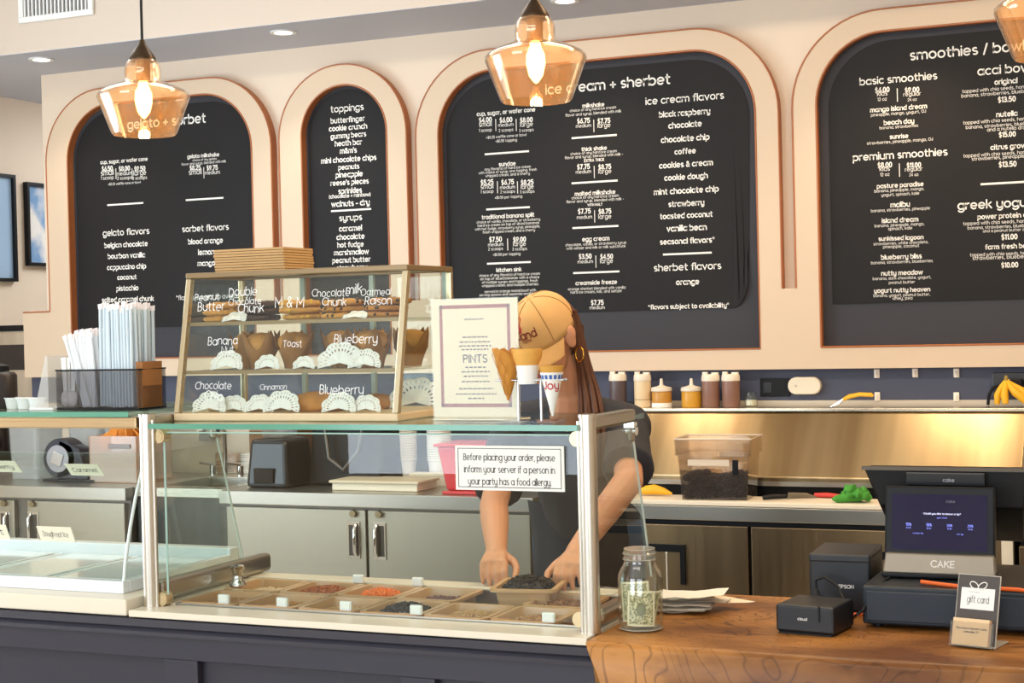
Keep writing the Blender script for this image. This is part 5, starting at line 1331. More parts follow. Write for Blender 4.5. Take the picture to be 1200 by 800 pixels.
b = MB(); b.box(-.08, .08, -.08, .08, .361, .385); b.build('lid', BLACKP, t, bevel=.008)
t = thing('dark_machine', 'broad black mixing machine between the blender and the cups', 'machine', (-3.345, 5.98, ZB))
b = MB(); b.hexa([(-.17, -.15, 0), (.19, -.15, 0), (.19, .15, 0), (-.17, .15, 0)], [(-.16, -.13, .27), (.18, -.13, .27), (.18, .15, .27), (-.16, .15, .27)]); b.build('housing', mat('matt_black', '14110f', .6, spec=.3), t, bevel=.02, segs=3)
b = MB(); b.tube([(-.07, -.165, .24), (-.05, -.175, .12), (.02, -.175, .07), (.09, -.17, .15), (.11, -.165, .24)], .009, 8); b.build('wire_arm', mat('dark_wire', '5a5550', .3, .8), t, smooth=True)
b = MB(); b.lathe([(.05, 0), (.05, .02), (.02, .03), (0, .03)], (.02, -.10, .27), 18); b.build('top_cap', mat('grey_cap', '8e8a84', .3), t, smooth=True)
cs = None
CUPS = mat('paper_cup_white', 'ece7df', .6)
for k, (x, lb) in enumerate(((-3.165, 'tall stack of ribbed paper cups beside the black machine'), (-3.000, 'tall stack of ribbed paper cups behind the red scoop tub'))):
    t = thing('cup_stack', lb, 'cups', (x, 5.92, ZB), 0, 'stacks of paper cups on the steel cabinet')
    n_ = 24; 
    b = MB(); b.lathe([(.040, 0), (.050, .10), (.050, .10)], seg=24); b.build('cup', CUPS, t, smooth=True)
    for i in range(n_):
        b = MB(); z = .092 + i * .0075
        b.lathe([(.0495, z), (.0530, z + .001), (.0530, z + .005), (.0500, z + .0065)], seg=24, closed=False); b.build('cup', CUPS, t, smooth=True)
for lb, x0, x1, y0, y1, z0, h in (('long beige lidded tray lying on the steel cabinet in front of the cups', -3.315, -2.90, 5.66, 5.86, ZB + .012, .042), ('thin beige tray lying farther back by the cup stacks', -3.22, -2.70, 5.875, 6.20, ZB, .052)):
    if z0 > ZB + .01: z0 = ZB
    t = thing('food_tray', lb, 'tray', ((x0 + x1) / 2, (y0 + y1) / 2, z0))
    if y0 > 5.87: pass
    b = MB(); b.box(-(x1 - x0) / 2 + .01, (x1 - x0) / 2 - .01, -(y1 - y0) / 2 + .01, (y1 - y0) / 2 - .01, 0, h - .012); b.build('tray_base', CREAM, t, bevel=.004)
    b = MB(); b.box(-(x1 - x0) / 2, (x1 - x0) / 2, -(y1 - y0) / 2, (y1 - y0) / 2, h - .012, h); b.build('lid', mat('beige_lid', 'd9ccb0', .4), t, bevel=.004)
for o in list(sc.objects):
    if o.name.startswith('cup_stack'): o.location.y = 6.06 - .0; 
# tray behind would meet the cups: keep it short of them
for o in list(sc.objects):
    if o.name == 'food_tray.001': o.location = (-2.90, 5.93, ZB); o.scale = (.62, .24, 1)
t = thing('red_scoop_tub', 'bright red plastic tub partly hidden by the allergy notice', 'tub', (-2.69, 5.72, ZB))
b = MB(); b.hexa([(-.075, -.08, .012), (.09, -.08, .012), (.09, .08, .012), (-.075, .08, .012)], [(-.105, -.10, .19), (.11, -.10, .19), (.11, .10, .19), (-.105, .10, .19)]); b.build('tub_wall', mat('red_plastic', 'd23b42', .35, coat=.3), t, bevel=.012, segs=3)
b = MB(); b.box(-.115, .12, -.11, .11, .188, .20); b.build('rolled_rim', mat('red_plastic'  , 'd23b42'), t, bevel=.005)
b = MB(); b.box(-.085, .17, -.10, .10, 0, .012); b.build('base_tray', mat('red_plastic', 'd23b42'), t, bevel=.004)

# things on the cabinet behind the gelato case
CLR = glass('clear_tub_plastic', 'eef3f6', 1.45, milk=.22)
def tub(lb, x, y, w_, d_, h_, r=.02):
    t = thing('clear_tub', lb, 'container', (x, y, ZB), 0, 'clear plastic tubs on the steel cabinet')
    b = MB(); pl = rrect(-w_ / 2, w_ / 2, -d_ / 2, d_ / 2, r, 5); pi = rrect(-w_ / 2 + .004, w_ / 2 - .004, -d_ / 2 + .004, d_ / 2 - .004, r * .9, 5); n = len(pl)
    vs = [(x_ * .92, y_ * .92, 0) for x_, y_ in pl] + [(x_, y_, h_) for x_, y_ in pl] + [(x_, y_, h_) for x_, y_ in pi] + [(x_ * .92, y_ * .92, .005) for x_, y_ in pi]
    fs = [tuple(reversed(range(n)))] + [(k * n + i, k * n + (i + 1) % n, (k + 1) * n + (i + 1) % n, (k + 1) * n + i) for k in range(3) for i in range(n)] + [tuple(range(3 * n, 4 * n))]
    b.add(vs, fs); b.build('tub_wall', CLR, t, smooth=True)
    b = MB(); b.prism(rrect(-w_ / 2 - .004, w_ / 2 + .004, -d_ / 2 - .004, d_ / 2 + .004, r, 5), h_ + .0005, h_ + .012, 'xy'); b.build('lid', mat('frosted_lid', 'e4e6e4', .4, alpha=.75), t)
tub('tall clear lidded tub at the far end behind the gelato case', -5.03, 5.90, .17, .2, .25)
tub('clear lidded tub behind the black round dispenser', -4.82, 6.07, .18, .2, .26)
tub('clear lidded tub between the dispenser and the waffle bin', -4.63, 6.08, .16, .2, .255)
t = thing('tape_dispenser', 'black round label dispenser with a silver centre behind the Caramel card', 'dispenser', (-4.78, 5.80, ZB))
b = MB(); b.tube([(0, -.045, .105), (0, .045, .105)], .092, 30); b.hexa([(-.02, -.045, .012), (.16, -.045, .012), (.16, .045, .012), (-.02, .045, .012)], [(0, -.045, .195), (.11, -.045, .15), (.11, .045, .15), (0, .045, .195)]); b.build('housing', mat('slate_black', '2c2f38', .35), t, smooth=True, bevel=.006)
b = MB(); b.tube([(-.005, -.050, .105), (-.005, -.0455, .105)], .062, 28); hb = b.build('hub', mat('dull_silver', 'a8a9b0', .3, .7), t, smooth=True)
b = MB(); b.box(-.030, .030, -.056, -.0505, -.030, .030, T(-.005, 0, .105) @ rot('Y', 20)); b.build('latch', mat('pale_silver', 'd8d8de', .2, .8), hb, bevel=.006)
b = MB(); b.box(-.09, .2, -.055, .055, 0, .012); b.build('foot', BLACKP, t, bevel=.003)
t = thing('waffle_bin', 'pale see-through bin heaped with orange waffle pieces', 'bin', (-4.475, 5.88, ZB))
b = MB(); w_, d_, h_ = .26, .26, .21
for bx in ((-w_ / 2, w_ / 2, -d_ / 2, -d_ / 2 + .005), (-w_ / 2, w_ / 2, d_ / 2 - .005, d_ / 2), (-w_ / 2, -w_ / 2 + .005, -d_ / 2, d_ / 2), (w_ / 2 - .005, w_ / 2, -d_ / 2, d_ / 2)): b.box(*bx, 0, h_)
b.box(-w_ / 2, w_ / 2, -d_ / 2, d_ / 2, 0, .006); b.build('bin_wall', glass('peach_bin_plastic', 'f0d6bd', 1.45, milk=.35), t)
b = MB(); b.box(-.02, .10, -.137, -.131, .155, .175); b.build('grip', mat('grey_grip', '8b8784', .4), t, bevel=.003)
WAF = mat('orange_waffle', 'd98a33', .7, var=.25, vscale=70, bump=.5, bscale=90)
wn_ = ['nearest the glass', 'second', 'third', 'fourth', 'fifth', 'sixth', 'seventh', 'topmost']
for k in range(8):
    b = MB(); r = .055
    vs = []
    n = 14
    for j in range(2):
        for i in range(n):
            a = 2 * PI * i / n; q = Vector((r * math.cos(a), r * math.sin(a), .025 * math.cos(a) ** 2 + j * .006))
            vs.append(q)
    b.add(vs, [tuple(reversed(range(n))), tuple(range(n, 2 * n))] + [(i, (i + 1) % n, n + (i + 1) % n, n + i) for i in range(n)])
    o = b.build('waffle_piece', WAF, smooth=True)
    o.location = (-4.475 - .065 + .043 * (k % 4), 5.88 - .05 + .09 * (k // 4), ZB + .185 + .012 * (k % 3)); o.rotation_euler = (.9 + .15 * k, .3 * (k % 3) - .3, .8 * k)
    tag(o, 'orange brown waffle piece in the pale bin, %s of the heap' % wn_[k], 'waffle', 'waffle pieces in the bin')
# coffee brewer at the far end on its own stand
t = thing('coffee_brewer', 'stainless coffee brewer with a dark front, cut off by the picture edge', 'coffee machine', (-5.60, 6.55, 0))
b = MB(); b.box(-.16, .24, -.2, .2, 0, .95); b.build('stand', mat('stand_grey', '8b867c', .4, .4), t, bevel=.004)
b = MB(); b.box(-.16, .22, -.16, .18, .95, 1.60); b.build('body', hood_metal('brewer_steel', 'b8b2a6', 'e0dbcf', .35), t, bevel=.012)
b = MB(); b.box(-.12, .14, -.166, -.16, 1.40, 1.53); b.build('front_panel', mat('brown_black', '2a2422', .3), t, bevel=.003)
b = MB(); b.lathe([(.07, 0), (.078, .02), (.078, .20), (.05, .235), (0, .24)], (-.03, -.25, .95), 22); b.build('coffee_pot', mat('dark_pot', '241c1a', .2), t, smooth=True)
b = MB(); b.box(-.12, .16, -.36, -.16, .90, .95); b.build('drip_shelf', STEEL, t)
b = MB(); b.box(-.15, .12, -.13, .10, 1.60, 1.63); b.build('warmer_top', BLACKP, t, bevel=.005)

# ------------------------------------------------------------ prep table with its steel lid
t = thing('prep_table', 'long stainless prep table with a closed slanted lid and white cutting board edge', 'prep table', (-1.35, 5.93, 0))
TX0, TX1 = -2.30 + 1.35, -.60 + 1.35
Y = lambda v: v - 5.93
b = MB(); b.box(TX0, TX1, Y(5.585), Y(6.26), .835, .888); b.build('worktop', STEEL, t, bevel=.003)
b = MB(); b.box(TX0, TX1, Y(5.63), Y(6.26), .12, .835); b.box(TX0 + .03, TX1 - .03, Y(5.68), Y(6.2), 0, .12); b.build('carcass', mat('black_recess', '141210', .6), t)
b = MB(); b.prism([(5.89 - 5.93, .938), (6.285 - 5.93, .938), (6.285 - 5.93, 1.205), (6.10 - 5.93, 1.205), (6.09 - 5.93, 1.195), (5.885 - 5.93, .968), (5.885 - 5.93, .945)], TX0 + .02, TX1 - .0, 'yz'); b.build('hood', hood_metal('hood_steel', '8a7658', 'b9a684', .30), t, bevel=.004)
b = MB(); b.box(TX0 + .02, TX1, Y(5.91), Y(6.25), .8885, .9375); b.build('hood_gap_shade', BLACKP, t)  # black box stands in for the shade in the gap under the hood lip
b = MB(); b.box(TX0 + .02, TX1, Y(5.878), Y(5.8845), .935, .952); b.build('hood_lip', STEEL, t)
b = MB(); b.box(TX0 + .02, TX1, Y(6.09), Y(6.285), 1.2055, 1.2175); b.build('top_shelf', steel('shelf_steel', 'e0d6c4', .25, 0), t, bevel=.002)
for a, c, hx0, hx1, left in ((-2.28, -1.527, -2.22, -1.765, 0), (-1.515, -.62, -1.255, -.70, 1)):
    b = MB(); b.box(a + 1.35, c + 1.35, Y(5.598), Y(5.628), .14, .815); d = b.build('door', STEELD, t, bevel=.003)
    b = MB(); x0, x1 = hx0 + 1.35, hx1 + 1.35
    b.box(x0, x1, Y(5.585), Y(5.598), .715, .742)
    b.box(*((x1 - .018, x1) if not left else (x0, x0 + .012)), Y(5.585), Y(5.598), .595 if not left else .70, .716)
    b.build('pull', BLACKP, d)
b = MB(); b.box(TX0, TX1, Y(5.60), Y(5.632), .815, .836); b.build('door_gap', BLACKP, t)
t = thing('cutting_board', 'long off-white cutting board along the front of the prep table', 'cutting board', (-1.50, 5.685, .889))
b = MB(); b.box(-.75, .52, -.098, .098, 0, .0165); b.build('board', mat('cutting_board_white', 'efe3cd', .5), t, bevel=.003)
b = MB(); b.box(-.68, -.60, -.07, .07, .0166, .0170); b.build('scored_patch', mat('scored_white', 'e2d3ba', .6), t)

# bottles on the shelf of the hood
SHZ = 1.218
def squeeze(lb, x, h, r, body, capm, kind, band=None):
    t = thing('squeeze_bottle', lb, 'bottle', (x, 6.20, SHZ), 0, 'squeeze bottles on the prep table shelf')
    if kind == 'flat':
        b = MB(); b.lathe([(r * .94, 0), (r, .006), (r, h * .70), (r * .98, h * .74), (0, h * .74)], seg=24); bo = b.build('bottle_body', body, t, smooth=True)
        b = MB(); b.lathe([(r * 1.03, h * .7405), (r * 1.05, h * .78), (r * 1.0, h * .90), (r * .9, h * .93), (0, h * .93)], seg=24); b.box(-r * .9, -r * .35, -.008, .008, h * .93, h * 1.0); b.box(r * .15, r * .9, -.008, .008, h * .93, h * .985); b.build('flip_cap', capm, t, smooth=True)
    else:
        b = MB(); b.lathe([(r * .95, 0), (r, .006), (r, h * .50), (r * .95, h * .55), (0, h * .55)], seg=24); bo = b.build('bottle_body', body, t, smooth=True)
        b = MB(); b.lathe([(r * 1.05, h * .5505), (r * 1.08, h * .57), (r * 1.02, h * .68), (r * .5, h * .72), (.008, h * .76), (.006, h * .97), (0, h)], seg=24); b.build('nozzle_cap', capm, t, smooth=True)
    if band:
        b = MB(); b.lathe([(r * 1.012, h * band[0]), (r * 1.012, h * band[1])], seg=24); b.build('paper_band', band[2], bo)
CAPW = mat('cream_cap', 'efe2cf', .4)
squeeze('tall dark squeeze bottle behind the server\'s shoulder', -2.232, .148, .036, mat('dark_syrup_bottle', '584a4c', .35), CAPW, 'flat')
squeeze('tall cream squeeze bottle next to a short golden one', -2.124, .146, .035, mat('cream_bottle', 'e8cfa6', .4), CAPW, 'flat', (.2, .23, mat('tan_print', 'b99a70', .6)))
squeeze('short golden nozzle bottle with a white tape label', -2.042, .118, .041, mat('golden_syrup', 'c8903c', .3), CAPW, 'nozzle', (.0, .15, PAPER))
squeeze('short amber nozzle bottle before the two brown bottles', -1.914, .118, .041, mat('amber_syrup', 'd39a2e', .3), CAPW, 'nozzle')
squeeze('tall brown squeeze bottle beside the short amber one', -1.832, .142, .036, mat('caramel_brown', '8a6555', .35), CAPW, 'flat')
squeeze('tall brown squeeze bottle last in the row, by the small jar', -1.748, .142, .036, mat('caramel_brown', '8a6555', .35), CAPW, 'flat')
t = thing('glass_shaker', 'small clear glass shaker of cream powder at the end of the bottles', 'jar', (-1.668, 6.21, SHZ))
b = MB(); b.lathe([(.022, 0), (.026, .006), (.026, .040), (.020, .052), (.022, .058), (.019, .058), (.018, .050), (.023, .038), (.023, .006), (0, .005)], seg=20); b.build('glass_body', GLASS, t, smooth=True)
b = MB(); b.lathe([(.0215, .006), (.0225, .026), (0, .028)], seg=18); b.build('powder', CREAM, t, smooth=True)
# wall sensor, clips, outlet
t = thing('wall_outlet', 'black wall outlet plate beside the white pill shaped plug-in device', 'outlet', (-1.59, WY - .0005, 1.292))
b = MB(); b.box(-.062, .062, -.006, 0, -.038, .036); b.build('plate', BLACKP, t, bevel=.003)
for x in (-.03, ): b = MB(); b.box(x - .018, x + .018, -.009, -.006, -.022, .020); b.build('socket_face', DGREY, t, bevel=.002)
t = thing('plug_in_device', 'white pill shaped plug-in device on the navy stripe', 'device', (-1.468, WY - .0005, 1.298))
b = MB(); b.prism(rrect(-.064, .070, -.035, .035, .034, 8), -.032, 0, 'xz'); b.build('shell', CREAM, t, bevel=.006, segs=3)
b = MB(); b.prism(rrect(-.004 - .03, .004 - .03, -.004, .004, .0039, 5), -.0335, -.032, 'xz'); b.build('indicator', mat('grey_dot', 'b9b2a4', .4), t)
cl0 = None
HK = mat('white_hook', 'fbf3e4', .4)
for x, z, lb in ((-1.180, 1.343, 'above the yellow knife'), (-1.031, 1.344, 'alone in the upper row'), (-.874, 1.342, 'upper one nearest the bananas'), (-1.180, 1.252, 'lower one above the yellow knife'), (-.876, 1.250, 'lower one nearest the bananas')):
    l_ = 'small white adhesive wall hook on the navy stripe, %s' % lb
    if cl0 is None:
        cl0 = thing('wall_hook', l_, 'hook', (x, WY - .0005, z), 0, 'white adhesive hooks on the navy stripe')
        b = MB(); b.box(-.011, .011, -.005, 0, -.017, .018); b.build('pad', HK, cl0, bevel=.002)
        b = MB(); b.tube([(0, -.005, .006), (0, -.013, .0), (0, -.013, -.012), (0, -.018, -.010)], .003, 6); b.build('prong', HK, cl0, smooth=True)
    else: dup(cl0, (x, WY - .0005, z), label=l_)
t = thing('power_outlet', 'dark outlet box with a plug and cords above the bananas', 'outlet', (-.66, WY - .0005, 1.298))
b = MB(); b.box(-.08, .10, -.02, 0, -.045, .045); b.build('plate', mat('smoky_box', '2c2d31', .3), t, bevel=.004)
b = MB(); b.hexa([(-.05, -.058, -.018), (-.012, -.058, -.018), (-.012, -.0205, -.018), (-.05, -.0205, -.018)], [(-.035, -.050, .018), (-.012, -.058, .022), (-.012, -.0205, .022), (-.035, -.0205, .018)]); b.build('beige_plug', mat('beige_plug', 'd8c6a8', .4), t, bevel=.004)
b = MB(); b.box(-.010, .035, -.06, -.021, -.025, .022); b.build('black_plug', BLACKP, t, bevel=.004)
b = MB(); b.tube([(-.05, -.04, -.002), (-.075, -.04, -.012), (-.09, -.04, -.04), (-.094, -.04, -.077)], .006, 8); b.tube([(.035, -.045, 0), (.06, -.05, .03), (.1, -.05, .03), (.15, -.05, .0)], .006, 8); b.build('cord', BLACKP, t, smooth=True)
# bananas hang over the end of the hood
BAN = mat('banana_yellow', 'f0b51e', .5, var=.12, vscale=25)
t = thing('banana_bunch', 'bunch of yellow bananas standing stem up past the end of the hood', 'bananas', (-.675, 6.16, SHZ))
st = Vector((.0, .0, .105))
for k, (pts, rr_) in enumerate((([(-.003, 0, .10), (-.016, -.006, .075), (-.030, -.012, .045), (-.033, -.010, .012)], (.005, .011, .014, .010)), ([(0, 0, .10), (-.002, -.016, .075), (-.004, -.026, .045), (0, -.030, .014)], (.005, .011, .015, .011)), ([(.003, 0, .10), (.014, -.010, .078), (.034, -.018, .055), (.060, -.022, .034), (.074, -.02, .016)], (.005, .011, .015, .014, .009)), ([(.004, .004, .10), (.022, .006, .082), (.055, .0, .062), (.085, -.006, .02), (.088, -.008, -.05), (.082, -.006, -.085)], (.005, .011, .015, .0165, .014, .006)))):
    b = MB(); b.tube(pts, list(rr_), 8); b.build('banana', BAN, t, smooth=True)
b = MB(); b.tube([(0, 0, .097), (.001, 0, .118)], [.008, .006], 8); b.build('stem', mat('banana_stem', 'a58a3a', .6), t, smooth=True)
# knife with yellow handle on the shelf
t = thing('scoop_spatula', 'steel spreader with a bright yellow handle leaning up off the shelf', 'spatula', (-1.30, 6.20, SHZ))
b = MB(); b.tube([(.005, 0, .028), (.03, 0, .040), (.07, 0, .048), (.115, 0, .046), (.122, 0, .040)], [.008, .0105, .0095, .010, .006], 10, flat=.7); b.build('handle', mat('yellow_handle', 'eab220', .4), t, smooth=True)
b = MB(); b.hexa([(-.045, -.012, .0), (-.01, -.012, .012), (-.01, .012, .012), (-.045, .012, .0)], [(-.045, -.012, .002), (.006, -.006, .032), (.006, .006, .032), (-.045, .012, .002)]); b.build('blade', CHROME, t)
# on the cutting board
CBZ = .906
def pepper(): pass
t = thing('yellow_pepper', 'yellow banana pepper lying at the glass end of the cutting board', 'pepper', (-1.925, 5.72, CBZ))
b = MB(); b.tube([(-.06, 0, .014), (-.04, 0, .020), (0, .005, .024), (.04, 0, .018), (.075, -.005, .010)], [.006, .017, .020, .014, .004], 12); b.build('fruit', BAN, t, smooth=True)
b = MB(); b.tube([(-.06, 0, .014), (-.078, 0, .02)], [.005, .003], 8); b.build('stem', mat('green_stem', '6d8a2e', .6), t, smooth=True)
# clear square bin of blackberries
t = thing('food_bin', 'large clear square food bin part filled with blackberries', 'food bin', (-1.665, 5.722, CBZ), math.radians(4))
BINP = glass('bin_polycarbonate', 'f3ede6', 1.5, gain=1.5, milk=.02)
w0, w1, hb_ = .122, .134, .165
b = MB()
def fr(w_, z): return [(-w_, -w_ * .78, z), (w_, -w_ * .78, z), (w_, w_ * .78, z), (-w_, w_ * .78, z)]
rings = [fr(w0, 0), fr(w1, hb_), fr(w1 + .008, hb_), fr(w1 + .010, hb_ + .06), fr(w1 + .006, hb_ + .06), fr(w1 + .004, hb_ + .003), fr(w1 - .003, hb_ + .003), fr(w0 - .003, .004)]
vs = [p for r_ in rings for p in r_]; fs = [(3, 2, 1, 0)] + [(k * 4 + i, k * 4 + (i + 1) % 4, (k + 1) * 4 + (i + 1) % 4, (k + 1) * 4 + i) for k in range(7) for i in range(4)] + [(28, 29, 30, 31)]
b.add(vs, fs); b.build('bin_wall', BINP, t, bevel=.004)
b = MB(); b.tube([tuple(p) for p in fr(w1 + .010, hb_ + .061)] + [fr(w1 + .01, hb_ + .061)[0]], .003, 6); b.build('rim', mat('clear_rim', 'f0e2d0', .2, coat=.5, alpha=.8), t)
b = MB(); b.box(-.095, .06, -w1 * .78 - .004, -w1 * .78 - .0005, .128, .150); b.build('molded_band', mat('frost_band', 'efe0cc', .3, alpha=.7), t)
b = MB(); b.box(-.02, .10, w1 * .78 + .0005, w1 * .78 + .004, .14, .160); b.build('molded_band', mat('frost_band', 'efe0cc', .3, alpha=.7), t)
b = MB(); b.box(.072, .094, -w1 * .78 - .0042, -w1 * .78 - .0008, .095, .150); b.build('volume_mark', BLACKP, t, bevel=.001)
rb = random.Random(9)
BERRY = mat('blackberry', '26161a', .4, var=.4, vscale=60); BERRY2 = mat('dark_red_berry', '3d1a20', .4)
bp = None
for k in range(150):
    if bp is None:
        bp = thing('blackberry', 'blackberry in the heap inside the clear food bin', 'blackberry', (0, 0, 0), 0, 'blackberries in the food bin')
        b = MB(); 
        for i in range(26):
            z_ = 1 - 2 * (i + .5) / 26; r_ = math.sqrt(1 - z_ * z_); a = i * 2.39996
            b.ell((r_ * math.cos(a) * .0082, r_ * math.sin(a) * .0082, z_ * .0105), (.0038, .0038, .0038), seg=7, rings=5)
        b.ell((0, 0, 0), (.008, .008, .010), seg=10, rings=7)
        ob = b.build('drupelets', BERRY, bp, smooth=True); q = bp
    else: q = dup(bp)
    L_ = k // 30; i = k % 30; gx, gy = i % 6, i // 6
    lx_ = -.100 + gx * .040 + rb.uniform(-.006, .006) + (.02 if L_ % 2 else 0); ly_ = -.076 + gy * .038 + rb.uniform(-.006, .006)
    lx_ = max(-.106, min(.106, lx_)); ly_ = max(-.080, min(.080, ly_))
    lz_ = .016 + L_ * .0165 + rb.uniform(-.002, .003) - (.012 if L_ == 4 and abs(lx_) < .05 else 0)
    v = Matrix.Rotation(math.radians(4), 4, 'Z') @ Vector((lx_, ly_, lz_)) + Vector((-1.665, 5.722, CBZ))
    q.location = v; q.rotation_euler = (rb.uniform(0, 3), rb.uniform(0, 3), rb.uniform(0, 3)); s_ = rb.uniform(1.25, 1.6); q.scale = (s_, s_, s_)
# knife, red handle, green rag
t = thing('chef_knife', 'dark handled kitchen knife lying beside the food bin', 'knife', (-1.43, 5.68, CBZ), math.radians(28))
b = MB(); b.tube([(-.06, 0, .010), (-.02, 0, .013), (.03, 0, .012)], [.009, .011, .009], 10, flat=.7); b.build('handle', BLACKP, t, smooth=True)
b = MB(); b.prism([(.03, .004), (.15, .004), (.10, .03), (.03, .034)], -.001, .001, 'xz', T(0, 0, 0) @ rot('X', 35)); b.build('blade', mat('knife_blade', '8d8880', .25, .9), t)
t = thing('red_knife', 'slim red handled knife lying by the green cloth', 'knife', (-1.27, 5.77, CBZ + .0), math.radians(-6))
b = MB(); b.tube([(-.05, 0, .010), (0, 0, .012), (.055, 0, .009)], [.009, .010, .007], 10, flat=.7); b.build('handle', mat('red_handle', 'd13a33', .4), t, smooth=True)
b = MB(); b.box(.055, .11, -.001, .001, .002, .016); b.build('blade', CHROME, t)
GREEN = mat('green_cloth', '4a9a38', .85, var=.25, vscale=50, bump=.5, bscale=200)
b = MB()
rg = random.Random(3)
pts = []
for k in range(60):
    u = k / 59; a = u * 11.0
    pts.append((.045 * math.cos(a) * (1 - .35 * u) + rg.uniform(-.006, .006), .034 * math.sin(a) * (1 - .3 * u) + rg.uniform(-.006, .006), .014 + .036 * u + .006 * math.sin(3 * a)))
b.tube(pts, [.013 + .003 * math.sin(k * 1.7) for k in range(60)], 10)
b.tube([(.02, .0, .018), (-.035, -.02, .018), (-.062, -.025, .014), (-.078, -.02, .012)], [.014, .016, .014, .006], 10)
o = b.build('green_cloth', GREEN, smooth=True); o.location = (-1.145, 5.66, CBZ + .0); tag(o, 'bunched bright green cloth on the end of the cutting board', 'cloth')
t = thing('lid_latch', 'small brass latch pin standing at the lower lip of the hood', 'latch', (-1.215, 5.81, .889))
b = MB(); b.tube([(0, 0, 0), (0, 0, .035)], .0025, 8); b.ell((0, 0, .038), (.006, .006, .006), seg=10, rings=7); b.build('pin', mat('brass_pin', 'c8a45c', .3, .8), t, smooth=True)
b = MB(); b.box(-.006, .006, -.003, .003, 0, .004); b.build('base', CHROME, t)
# machines at the far end
t = thing('steel_fridge_unit', 'stainless machine with a black control strip at the picture edge', 'machine', (-.40, 5.75, 0))
b = MB(); b.box(-.165, .30, -.32, .45, 0, .80); b.build('body', STEELD, t, bevel=.004)
b = MB(); b.box(-.165, .30, -.34, .45, .83, .945); b.build('head', steel('head_steel', 'c2b59c', .28, 0), t, bevel=.004)
b = MB(); b.box(-.150, .29, -.346, -.34, .855, .925); cp_ = b.build('control_strip', mat('black_strip', '191714', .25), t, bevel=.002)
b = MB(); b.tube([(-.115, -.352, .89), (-.115, -.346, .89)], .012, 12); b.box(-.08, -.02, -.3475, -.346, .884, .896); b.build('dial', mat('pale_dial', 'cfc6b4', .4), cp_)
b = MB(); b.box(-.16, .29, -.30, .44, .80, .83); b.build('gap', BLACKP, t)
t = thing('ruler_panel', 'narrow cream end panel with faint marks beside the stainless machine', 'panel', (-.600, 5.50, 0))
b = MB(); b.box(-.028, .010, -.006, .02, .0, .92); b.build('panel', CREAM, t, bevel=.002)
b = MB(); b.box(-.028, .010, -.010, -.006, .835, .862); b.build('dark_band', mat('dark_band', '3a332c', .4), t)

# ------------------------------------------------------------ on the wooden counter
WZ = .9205
t = thing('tip_jar', 'clear glass mason jar holding folded dollar bills beside the steel post', 'jar', (-1.098, 3.16, WZ))
JG = glass('jar_glass', 'fdfefd', 1.5, gain=1.8)
b = MB()
b.lathe([(0, .0), (.040, 0), (.046, .006), (.0475, .02), (.0475, .108), (.044, .122), (.036, .136), (.0335, .142), (.0335, .146), (.036, .148), (.036, .151), (.0335, .153), (.0335, .158), (.036, .160), (.036, .163), (.0335, .165), (.0335, .171), (.0310, .171), (.0310, .144), (.0335, .134), (.0415, .120), (.0448, .107), (.0448, .02), (.043, .009), (.038, .0055), (0, .0055)], seg=40); b.build('jar_wall', JG, t, smooth=True)
for z, r in ((.004, .0462), (.1495, .0358), (.1615, .0358), (.171, .0323)):
    b = MB(); b.lathe([(r, z - .0008), (r + .0006, z), (r, z + .0008)], seg=40)
    b.build('glass_ridge', mat('glass_ridge', 'd8d4c8', .1, coat=.6, alpha=.55), t, smooth=True)
def bill_mat(name):
    M = bpy.data.materials.new(name); M.use_nodes = True; nt = M.node_tree; P = nt.nodes['Principled BSDF']; P.inputs['Roughness'].default_value = .8
    tc = nt.nodes.new('ShaderNodeTexCoord'); n = nt.nodes.new('ShaderNodeTexNoise'); n.inputs['Scale'].default_value = 220; n.inputs['Detail'].default_value = 3
    nt.links.new(tc.outputs['Object'], n.inputs[0]); cr = nt.nodes.new('ShaderNodeValToRGB'); e = cr.color_ramp.elements
    e[0].position = .38; e[0].color = lin('75794c'); e[1].position = .62; e[1].color = lin('e2dfb4'); nt.links.new(n.outputs['Fac'], cr.inputs[0]); nt.links.new(cr.outputs[0], P.inputs['Base Color']); return M
BILL = bill_mat('banknote_engraving'); BEDGE = mat('banknote_margin', 'f0ebc4', .8); BDARK = mat('banknote_portrait', '7d8360', .8)
